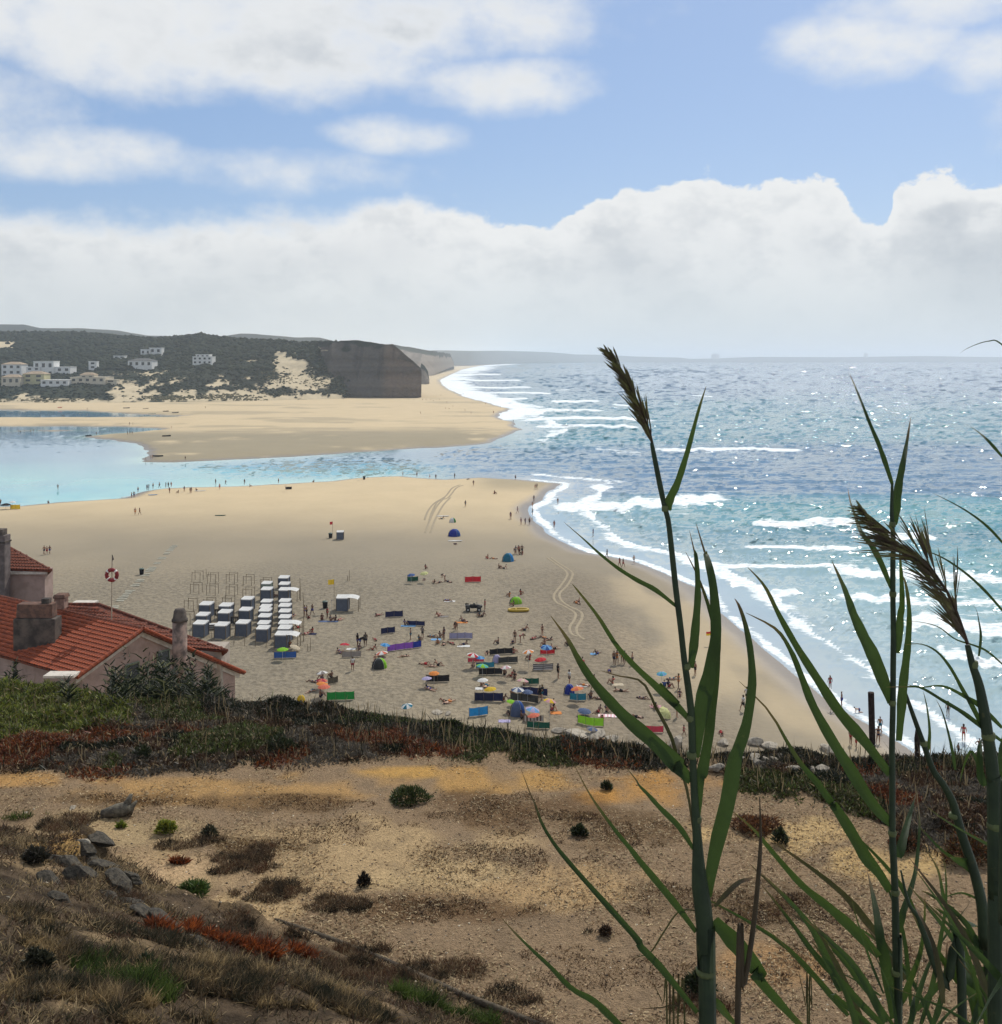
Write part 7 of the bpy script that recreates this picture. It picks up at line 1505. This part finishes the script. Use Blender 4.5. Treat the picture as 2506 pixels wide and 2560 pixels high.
folk(Z7, [(910, 1092, 'sit'), (420, 1355, 'sit'), (470, 1362, 'lie'), (655, 1245, 'sit'), (720, 1262, 'lounge'), (760, 1285, 'sit'), (850, 1350, 'sit'), (1530, 1480, 'sit'), (1600, 1492, 'lie'), (640, 1500, 'lounge'), (830, 1690, 'sit'), (700, 1640, 'lie'), (750, 1025, 'sit'), (480, 1030, 'lie'), (1160, 985, 'lounge'), (1060, 950, 'sit'), (1130, 1605, 'sit'), (340, 1165, 'sit'), (1460, 1355, 'lie'), (730, 1470, 'sit'), (1690, 1620, 'sit'), (1605, 1625, 'lounge')], 'under the umbrellas and windbreaks')
folk(Z8, [(430, 892, S), (455, 892, Hp), (495, 882, S), (515, 887, Wk), (575, 897, S)], 'in the row of people near the shore'); folk(Z8, [(375, 52, Wk), (475, 122, Wk), (503, 122, Wk), (588, 92, Wk)], 'along the wet sand')
folk(Z8, [(942, 1087, Hp), (1075, 978, S), (928, 1312, S), (1540, 1072, Wk)], 'behind the reeds on the open beach'); folk(Z8, [(985, 1462, Wk, dict(sc=.66, label='child running beside the big boulder')), (1455, 1262, Wk, dict(label='person in white shirt and dark shorts walking towards the sea', shirt='white', wear='black')), (1485, 1192, Wk, dict(label='person in white shirt walking ahead of another in white', shirt='white', wear='charcoal'))], '')
folk(Z8, [(830, 1072, 'sit', dict(shirt='blue', wear='navy')), (865, 1072, 'sit', dict(shirt='navy'))], 'under the pale blue umbrella'); folk(Z8, [(660, 1165, 'lie'), (950, 1145, 'lounge'), (1280, 1445, 'lie', dict(wear='red')), (610, 1312, 'lie'), (335, 1315, 'prone'), (900, 1012, 'lie'), (750, 1240, 'lounge')], 'on towels near the boulders')
folk(VB, [(1090, 690, S), (1098, 790, Hp), (1145, 770, S), (1187, 950, S), (1213, 965, S, dict(sc=.75, wear='red')), (1318, 942, Hp), (1327, 890, S)], 'at the water edge beside the wooden posts'); folk(VB, [(1648, 815, S), (1722, 935, S), (1797, 1000, Hp), (1697, 1000, S, dict(sc=.7))], 'wading in the sea'); person(on_beach(*VB(1228, 797)), 'crawl', '', 1.5, .8, label='child playing on all fours in the shallow wash')
folk(Z1, [(1007, 1510, Wk), (1040, 1510, Wk)], 'in the couple crossing the empty sand'); folk(Z4, [(330, 318, Wk), (350, 317, Wk), (371, 312, Wk)], 'in the trio on the empty sand above the roofs')
folk(Z1, [(980, 1382, S), (998, 1380, Hp), (1028, 1342, S), (1095, 1327, S), (1108, 1327, Hp), (1140, 1314, S), (1187, 1310, Wk), (1235, 1307, S), (1253, 1307, S), (1275, 1305, Wk), (1605, 1282, S), (1680, 1287, Wk), (1820, 1284, S), (432, 1322, S), (360, 1424, 'sit'), (5, 1440, S)], 'in the lagoon shallows')
folk(Z1, [(1262, 1348, S, dict(wear='red')), (1327, 1347, 'sit'), (1372, 1337, S), (1415, 1347, S), (1424, 1347, S), (1460, 1330, 'sit'), (1860, 1300, 'sit'), (1635, 1320, S)], 'on the dry sand by the lagoon')
folk(Z2, [(1213, 1224, S), (1317, 1227, S), (1413, 1242, Hp), (1458, 1245, S), (1598, 1239, S), (288, 1274, S), (550, 1267, 'sit'), (1700, 1245, 'lie')], 'along the channel edge'); folk(Z2, [(1738, 1294, Wk), (1678, 1450, S), (1895, 1350, 'sit')], 'on the bright sand near the channel')
folk(Z3, [(257, 1212, S), (400, 1277, Wk), (412, 1277, Wk), (108, 1312, 'sit'), (390, 1368, S), (380, 1413, S), (380, 1463, Hp), (272, 1452, Wk), (226, 1497, S), (563, 1387, S)], 'at the tip of the near sand')
folk(DS, [(970, 986, S), (990, 997, S), (998, 997, Hp), (1006, 997, S), (1053, 1003, S), (1127, 1019, S), (985, 1052, S), (992, 1052, Hp), (979, 1052, 'bend'), (840, 986, 'lounge'), (865, 1034, 'lie')], 'on the sand near the surf')
folk(Z1, [(1085, 1107, S), (1122, 1092, S), (1133, 1092, S), (1380, 1102, Wk), (950, 912, S), (968, 910, S), (985, 910, S), (745, 914, S), (718, 916, S), (137, 895, S), (155, 894, 'sit'), (183, 895, S), (230, 895, S), (253, 895, S), (965, 842, S), (990, 842, S), (1277, 867, S), (650, 727, S), (470, 782, S), (1528, 717, S), (303, 778, 'sit')], 'far off on the lagoon spit', False)
folk(Z2, [(1343, 757, S), (1585, 707, S), (1530, 717, 'sit'), (1555, 720, 'sit'), (1675, 737, S), (1720, 757, S), (1540, 677, S), (1360, 657, S), (1385, 657, S), (1420, 657, S), (1440, 662, 'sit'), (1465, 657, S), (1485, 657, S), (1255, 650, 'lie'), (1295, 654, 'lie'), (1828, 687, S), (1888, 752, S), (1660, 615, S), (1495, 625, S)], 'far off below the headland', False)
folk(Z3, [(243, 797, S), (40, 667, S), (148, 692, S), (97, 732, S)], 'far off at the tip of the spit', False)

# ---- towels
def towel(fn, u, v, wz, col, label, k=4.052, m=None, rz=0):
    p = on_beach(*fn(u, v)); L = wz / k / F * p.y; V = []; 
    for j in range(5):
        for i in range(9): V.append((L * (i / 8 - .5), .42 * (j / 2 - 1), .035 + .02 * math.sin(i * 1.7 + j)))
    b = MB().add(V, [(j * 9 + i, j * 9 + i + 1, (j + 1) * 9 + i + 1, (j + 1) * 9 + i) for j in range(4) for i in range(8)]); o = b.obj('towel', m or fab(col), None, True, label=label, cat='towel', group='towels on the sand'); o.location = p; o.rotation_euler.z = rz
TW = [(Z6, 560, 985, 90, 'white', 'white towel beside the grey windbreak'), (Z6, 1420, 888, 100, 'sky blue', 'pale blue towel near the lavender windbreak'), (Z6, 1700, 955, 130, 'white', 'white towel below the lavender windbreak'), (Z6, 1560, 500, 110, 'white', 'white towel with a lone sunbather on open sand'), (Z6, 1500, 655, 90, 'grey', 'grey towel near the quad bike'),
      (Z6, 1690, 715, 100, 'orange', 'orange towel under a lounging bather'), (Z6, 1640, 1380, 10, 'white', 'tiny white cloth on open sand'), (Z7, 1175, 1632, 115, 'orange', 'bright orange towel below the pink and yellow umbrella'), (Z7, 1800, 1345, 120, 'cream', 'cream towel beside a sitting bather near the reeds'), (Z7, 1560, 1035, 70, 'sky blue', 'blue towel near the row of people by the shore'), (Z7, 1440, 1355, 110, 'white', 'white towel behind the orange red umbrella'), (Z7, 655, 1715, 120, 'lilac', 'lilac towel half hidden by the cliff edge plants'),
      (Z6, 330, 705, 200, 'slate blue', 'long slate blue towel behind the outer cabanas'), (Z6, 130, 832, 160, 'navy', 'navy cloth spread beside the outer cabanas'), (Z6, 1140, 750, 150, 'sky blue', 'pale strip of cloth under the long navy windbreak'), (Z7, 400, 1385, 80, 'white', 'white towel under the white umbrella'), (Z7, 1180, 520, 10, 'white', 'small white cloth on the sand near the tyre tracks')]
for fn, u, v, w, c, lab in TW:
    if w > 20: towel(fn, u, v, w, c, lab)
towel(Z8, 380, 1300, 150, None, 'pink and white striped blanket above the lime windbreak', 3.173, ST3, -.12); towel(Z8, 760, 1228, 90, 'pink', 'pink cloth beside the leaning pale yellow umbrella', 3.173)

# ---- quad, boats, bins, flags
def quad():
    p = on_beach(*Z7(340, 600)); r = empty('quad_bike', p, 0.05, 'dark quad bike loaded with bags parked on the sand', 'quad bike'); bk = fab('black'); ch = fab('charcoal'); rub = mat('tyre_rubber', (.015, .015, .015), .9)
    b = MB(); b.add([(-1.1, -.35, .55), (1.15, -.35, .5), (1.35, -.3, .75), (.7, -.35, .95), (-.2, -.32, .85), (-1.2, -.35, .95)] + [(-1.1, .35, .55), (1.15, .35, .5), (1.35, .3, .75), (.7, .35, .95), (-.2, .32, .85), (-1.2, .35, .95)], [(0, 1, 2, 3, 4, 5), (11, 10, 9, 8, 7, 6)] + [(i, (i + 1) % 6, (i + 1) % 6 + 6, i + 6) for i in range(6)]); b.obj('body', bk, r)
    for x in (-.8, .85):
        for y in (-.5, .5):
            w = MB().tube([(x, y - .14, .33), (x, y + .14, .33)], .33, 14).obj('wheel', rub, r); MB().tube([(x, y - .15, .33), (x, y + .15, .33)], .14, 10).obj('rim', M_METAL, w); MB().add([(x - .42, y - .2, .62), (x + .42, y - .2, .62), (x + .42, y + .2, .62), (x - .42, y + .2, .62), (x - .2, y - .2, .8), (x + .2, y - .2, .8), (x + .2, y + .2, .8), (x - .2, y + .2, .8)], [(0, 1, 5, 4), (1, 2, 6, 5), (2, 3, 7, 6), (3, 0, 4, 7), (4, 5, 6, 7), (3, 2, 1, 0)]).obj('mudguard', ch, r)
    MB().box(-.5, .35, -.16, .16, .86, 1.02).obj('seat', ch, r); MB().tube([(.65, 0, .9), (.5, 0, 1.2)], .03, 6).obj('steering_column', M_METAL, r); MB().tube([(.42, -.4, 1.2), (.5, 0, 1.25), (.42, .4, 1.2)], .025, 6).obj('handlebar', ch, r); MB().tube([(-1.3, -.4, 1.0), (-1.3, .4, 1.0), (-.6, .4, 1.0), (-.6, -.4, 1.0), (-1.3, -.4, 1.0)], .02, 5).obj('rear_rack', M_METAL, r); MB().tube([(.8, -.3, 1.0), (.8, .3, 1.0), (1.35, .3, .95), (1.35, -.3, .95), (.8, -.3, 1.0)], .02, 5).obj('front_rack', M_METAL, r)
    inst('bag', ROCKS[0], r, (-.95, 0, 1.15), (0, 0, .4), (.38, .35, .3), fab('olive')); inst('bag', ROCKS[1], r, (.1, 0, 1.15), (0, 0, 1), (.3, .25, .2), fab('charcoal'))
quad()
def inflatable():
    p = on_beach(*Z7(792, 600)); r = empty('inflatable_boat', p, .05, 'mustard yellow inflatable boat lying on the sand', 'boat'); y = mat('yellow_rubber', (.42, .28, .02), .5, .1, 3); n = 24
    pts = [(1.35 * math.copysign(abs(math.cos(a)) ** .7, math.cos(a)) + (.15 if math.cos(a) > .8 else 0), .55 * math.copysign(abs(math.sin(a)) ** .7, math.sin(a)), .22) for a in [2 * math.pi * i / n for i in range(n + 1)]]
    MB().tube(pts, .2, 8).obj('tube_hull', y, r, True); MB().box(-1.2, 1.2, -.45, .45, .05, .1).obj('floor', fab('olive'), r); MB().tube([(-.3, -.45, .3), (-.3, .45, .3)], .12, 8).obj('thwart', y, r, True)
inflatable()
def rowboat(p, L, c, label, rz=0, grp='small boats on the lagoon shore'):
    r = empty('rowing_boat', p, rz, label, 'boat', grp); V = []; n = 8
    for i in range(n + 1):
        t = i / n; w = .62 * math.sin(math.pi * (.12 + .88 * t) ** .8) ** .6 if t < 1 else .02; x = (t - .5) * L; h = .5 + .25 * t * t
        V += [(x, -w, h), (x, -w * .6, .08), (x, 0, 0), (x, w * .6, .08), (x, w, h)]
    MB().add(V, [(i * 5 + k, i * 5 + k + 1, i * 5 + k + 6, i * 5 + k + 5) for i in range(n) for k in range(4)] + [(0, 1, 2, 3, 4)]).obj('hull', c, r, True); MB().box(-.5, -.2, -.5, .5, .38, .43).obj('thwart', M_POLE, r); MB().box(.5, .8, -.45, .45, .40, .45).obj('thwart', M_POLE, r)
rowboat(on_beach(*Z1(942, 716)), 14 * .28 + 1, fab('charcoal'), 'dark boat pulled up on the sand far across the lagoon', .1); rowboat(on_beach(*Z1(1085, 720)), 4.5, fab('cream'), 'pale boat beside the dark boat far across the lagoon', -.1); rowboat(on_beach(*Z1(1305, 750)), 4.5, fab('charcoal'), 'dark boat at the end of the blue pool', .3); rowboat(on_beach(*Z1(1235, 740)), 4.5, fab('olive'), 'brown boat near the end of the blue pool', -.2); rowboat(on_beach(*Z1(1130, 760)), 5.5, fab('cream'), 'pale boat at the edge of the blue pool', .05)
rowboat(on_beach(*Z1(1240, 925)), 4, fab('black'), 'black boat on the damp grey sand flat', .2); rowboat(on_beach(*Z1(1175, 1076)), 5, fab('charcoal'), 'dark boat at the water edge of the grey sand flat', -.3); rowboat(on_beach(*Z1(660, 924)), 3, fab('black'), 'black boat at the tip of the lagoon spit', .1); rowboat(on_beach(*Z1(447, 712)), 3.2, fab('coral'), 'red boat far across the lagoon', .2)
def board(fn, u, v, c, label, k, L=2.8, rz=0):
    p = on_beach(*fn(u, v)); r = empty('paddle_board', p, rz, label, 'board', 'boards on the sand'); V = []
    for z in (.04, .13):
        for i in range(20):
            a = 2 * math.pi * i / 20; V.append((L / 2 * math.cos(a), .38 * math.copysign(abs(math.sin(a)) ** .8, math.sin(a)), z + .1 * max(0, math.cos(a)) ** 4))
    MB().add(V, [tuple(range(20))[::-1], tuple(range(20, 40))] + [(i, (i + 1) % 20, (i + 1) % 20 + 20, i + 20) for i in range(20)]).obj('deck', fab(c), r); MB().add([(-L * .4, 0, .0), (-L * .4 - .12, 0, -.12), (-L * .4 + .1, 0, .04), (-L * .4, .02, .0)], [(0, 1, 2), (3, 2, 1)]).obj('fin', fab('black'), r)
board(Z1, 1490, 1332, 'white', 'white paddle board on the dry sand by the lagoon', 2.975, 3.2, .1); board(Z1, 1137, 1362, 'bright blue', 'blue paddle board on the dry sand by the lagoon', 2.975, 2.6, .1); board(Z1, 935, 1378, 'white', 'white board at the edge of the lagoon', 2.975, 2.4, .5); board(Z2, 1510, 1520, 'white', 'white board on the sand beside the tyre tracks', 2.975, 3.0, 0); board(DS, 865, 1028, 'white', 'pale board lying on the sand below the small blue tent', .76, 3, 0); board(Z1, 1640, 1515, 'dark green', 'dark green board lying alone on the empty sand', 2.975, 2.6, 0)
def bin_(fn, u, v, label, k):
    p = on_beach(*fn(u, v)); r = empty('litter_bin', p, 0, label, 'bin', 'litter bins on the sand'); MB().tube([(0, 0, 0), (0, 0, .1), (0, 0, .95)], [.3, .34, .4], 12).obj('body', fab('black'), r); MB().tube([(0, 0, .955), (0, 0, 1.02), (0, 0, 1.1)], [.44, .43, .25], 12).obj('lid', mat('bin_lid', (.05, .09, .07), .5), r); MB().tube([(.05, .42, 0), (.05, .42, 1.2)], .04, 6).obj('post', M_POLE, r)
bin_(Z4, 1055, 465, 'dark bin standing beside the half buried walkway', 2.975); bin_(Z5, 1545, 580, 'black bin beside the closed dark umbrella', 4.139); bin_(DS, 628, 1022, 'dark bin beside the lone lifeguard cabana', .76); bin_(Z2, 925, 1245, 'small dark bin under the thin grey umbrella', 2.975)
def flag(p, h, cols, label, w=.8, hh=.6, rz=0):
    r = empty('flag', p, rz, label, 'flag', 'flags on the beach'); MB().tube([(0, 0, -.2), (0, 0, h)], .03, 6).obj('flagpole', M_POLE, r)
    for j, c in enumerate(cols):
        z1_ = h - .05 - hh * j / len(cols); z0_ = h - .05 - hh * (j + 1) / len(cols); V = []
        for s in (z0_, z1_):
            for i in range(7): V.append((-w * i / 6, .08 * math.sin(i * 1.1), s - .05 * i / 6))
        MB().add(V, [(i, i + 1, i + 8, i + 7) for i in range(6)]).obj('flag_cloth', fab(c), r, True)
pf = on_beach(832, 1344); flag(pf, 3.4, ['red'], 'red flag on a pole beside the lone lifeguard cabana', .6, .6)
flag(on_beach(*Z5(1638, 600)), 4.6, ['yellow'], 'yellow flag on a tall pole near the lone cabana', .9, .75); flag(on_beach(*Z8(1212, 740)), 1.9, ['red', 'yellow'], 'red and yellow flag standing on the open beach near the surf', .85, .5)
# half buried walkway
def walkway():
    pl = MB().box(-.75, .75, -.28, .28, -.04, .03).mesh('plank', mat('walkway_plank', (.36, .35, .28), .9, .2, 4)); g = empty('walkway', on_beach(370, 1440), 0, 'half buried plank walkway crossing the empty sand', 'walkway'); a = on_beach(*Z4(1300, 250)); b = on_beach(*Z4(830, 730)); n = 46; rz = math.atan2((b - a).y, (b - a).x) + math.pi / 2; o = g.location
    for i in range(n):
        t = i / n
        if PR.random() < .28: continue
        p = a + (b - a) * t; p.z = float(beach_h(np.array([p.x]), np.array([p.y]))[0]) + .03 + .03 * PR.random(); inst('plank', pl, g, p - o, (PR.uniform(-.04, .04), PR.uniform(-.04, .04), rz + PR.uniform(-.05, .05)), (PR.uniform(.7, 1.05), 1, 1))
walkway()
# tyre tracks: raised pale sand ridges
def tracks():
    mt = mat('churned_sand', (.31, .26, .18), .95, .1, 2, .1, (.26, .22, .155), .3)
    def trk(fn, pts, nm_label, w=.42):
        S_ = cr_interp([fn(u, v) for u, v in pts], 60); P = [on_beach(*s) for s in S_]; V = []
        for i, p in enumerate(P):
            T = (P[min(i + 1, 59)] - P[max(i - 1, 0)]).normalized(); sd = T.cross(Vector((0, 0, 1)))
            for k, z in ((-1, .015), (-.6, .075), (0, .03), (.6, .075), (1, .015)): q_ = p + sd * w * .5 * k; V.append((q_.x, q_.y, p.z + z))
        return MB().add(V, [(i * 5 + k, i * 5 + k + 1, i * 5 + k + 6, i * 5 + k + 5) for i in range(59) for k in range(4)]).obj('tyre_track', mt, None, True, kind='structure')
    trk(Z7, [(1090, 60), (1160, 110), (1280, 200), (1280, 260), (1210, 360), (1155, 440), (1180, 510), (1270, 555), (1370, 620), (1360, 690), (1315, 760), (1335, 830), (1400, 860)], '')
    trk(Z7, [(1125, 55), (1190, 105), (1330, 195), (1340, 250), (1290, 340), (1215, 420), (1230, 490), (1310, 550), (1430, 610), (1435, 680), (1385, 770), (1400, 840), (1470, 890)], '')
    trk(Z2, [(1375, 1547), (1400, 1480), (1450, 1420), (1530, 1370), (1580, 1310), (1640, 1285)], '', .5); trk(Z2, [(1410, 1547), (1435, 1475), (1475, 1410), (1550, 1380), (1610, 1310), (1660, 1290)], '', .5)
    trk(DS, [(808, 1012), (818, 985), (830, 962), (845, 945)], '', .5); trk(DS, [(818, 1012), (828, 985), (842, 960), (856, 945)], '', .5)
tracks()
# boulders at the foot of the cliff, seen over its edge
def boulders():
    L = [(1691, 1868, 36, 46, 'tall rounded grey boulder beside a running child'), (1650, 1872, 40, 16, 'flat pale boulder below the crimson windbreak'), (1810, 1862, 34, 18, 'grey boulder beside a lying bather'), (1890, 1862, 34, 24, 'pale angular boulder at the foot of the cliff'), (1925, 1868, 44, 22, 'long pale boulder next to the angular one'), (2080, 1880, 60, 22, 'broad pale boulder below the standing bathers'), (1985, 1885, 26, 14, None), (1850, 1868, 26, 16, None), (1440, 1838, 70, 18, 'broad low pale boulder below the lime windbreak'), (1490, 1842, 50, 16, None), (1530, 1850, 40, 14, None), (1398, 1830, 36, 14, None), (1095, 1782, 30, 8, None), (1120, 1786, 20, 8, None), (1600, 1868, 30, 14, None), (1745, 1876, 30, 14, None)]
    for i, (px, py, w, h, lab) in enumerate(L):
        p = on_beach(px, py); m = p.y / F; sx = w * m * .62; sz = h * m * .75
        inst('boulder', PALES[i % 4], None, p + Vector((0, 0, sz * .35)), (PR.uniform(-.2, .2), PR.uniform(-.2, .2), PR.uniform(0, 6)), (sx, sx * .9, sz), label=lab or 'low pale boulder at the foot of the cliff', cat='boulder', group='boulders at the foot of the cliff')
boulders()
def lip_stones():
    for i in range(26):
        px = PR.choice([PR.uniform(1840, 2000), PR.uniform(1780, 2080)]); py = PR.uniform(1900, 1935); p = on_ground(px, py); s = PR.uniform(.06, .16)
        inst('stone', PALES[i % 4] if i % 3 else ROCKS[i % 4], None, p + Vector((0, 0, s * .6)), (PR.uniform(-.3, .3), PR.uniform(-.3, .3), PR.uniform(0, 6)), (s * 1.3, s, s * .8), label='small grey stone lying among the plants at the cliff edge', cat='stone', group='stones at the cliff edge')
lip_stones()
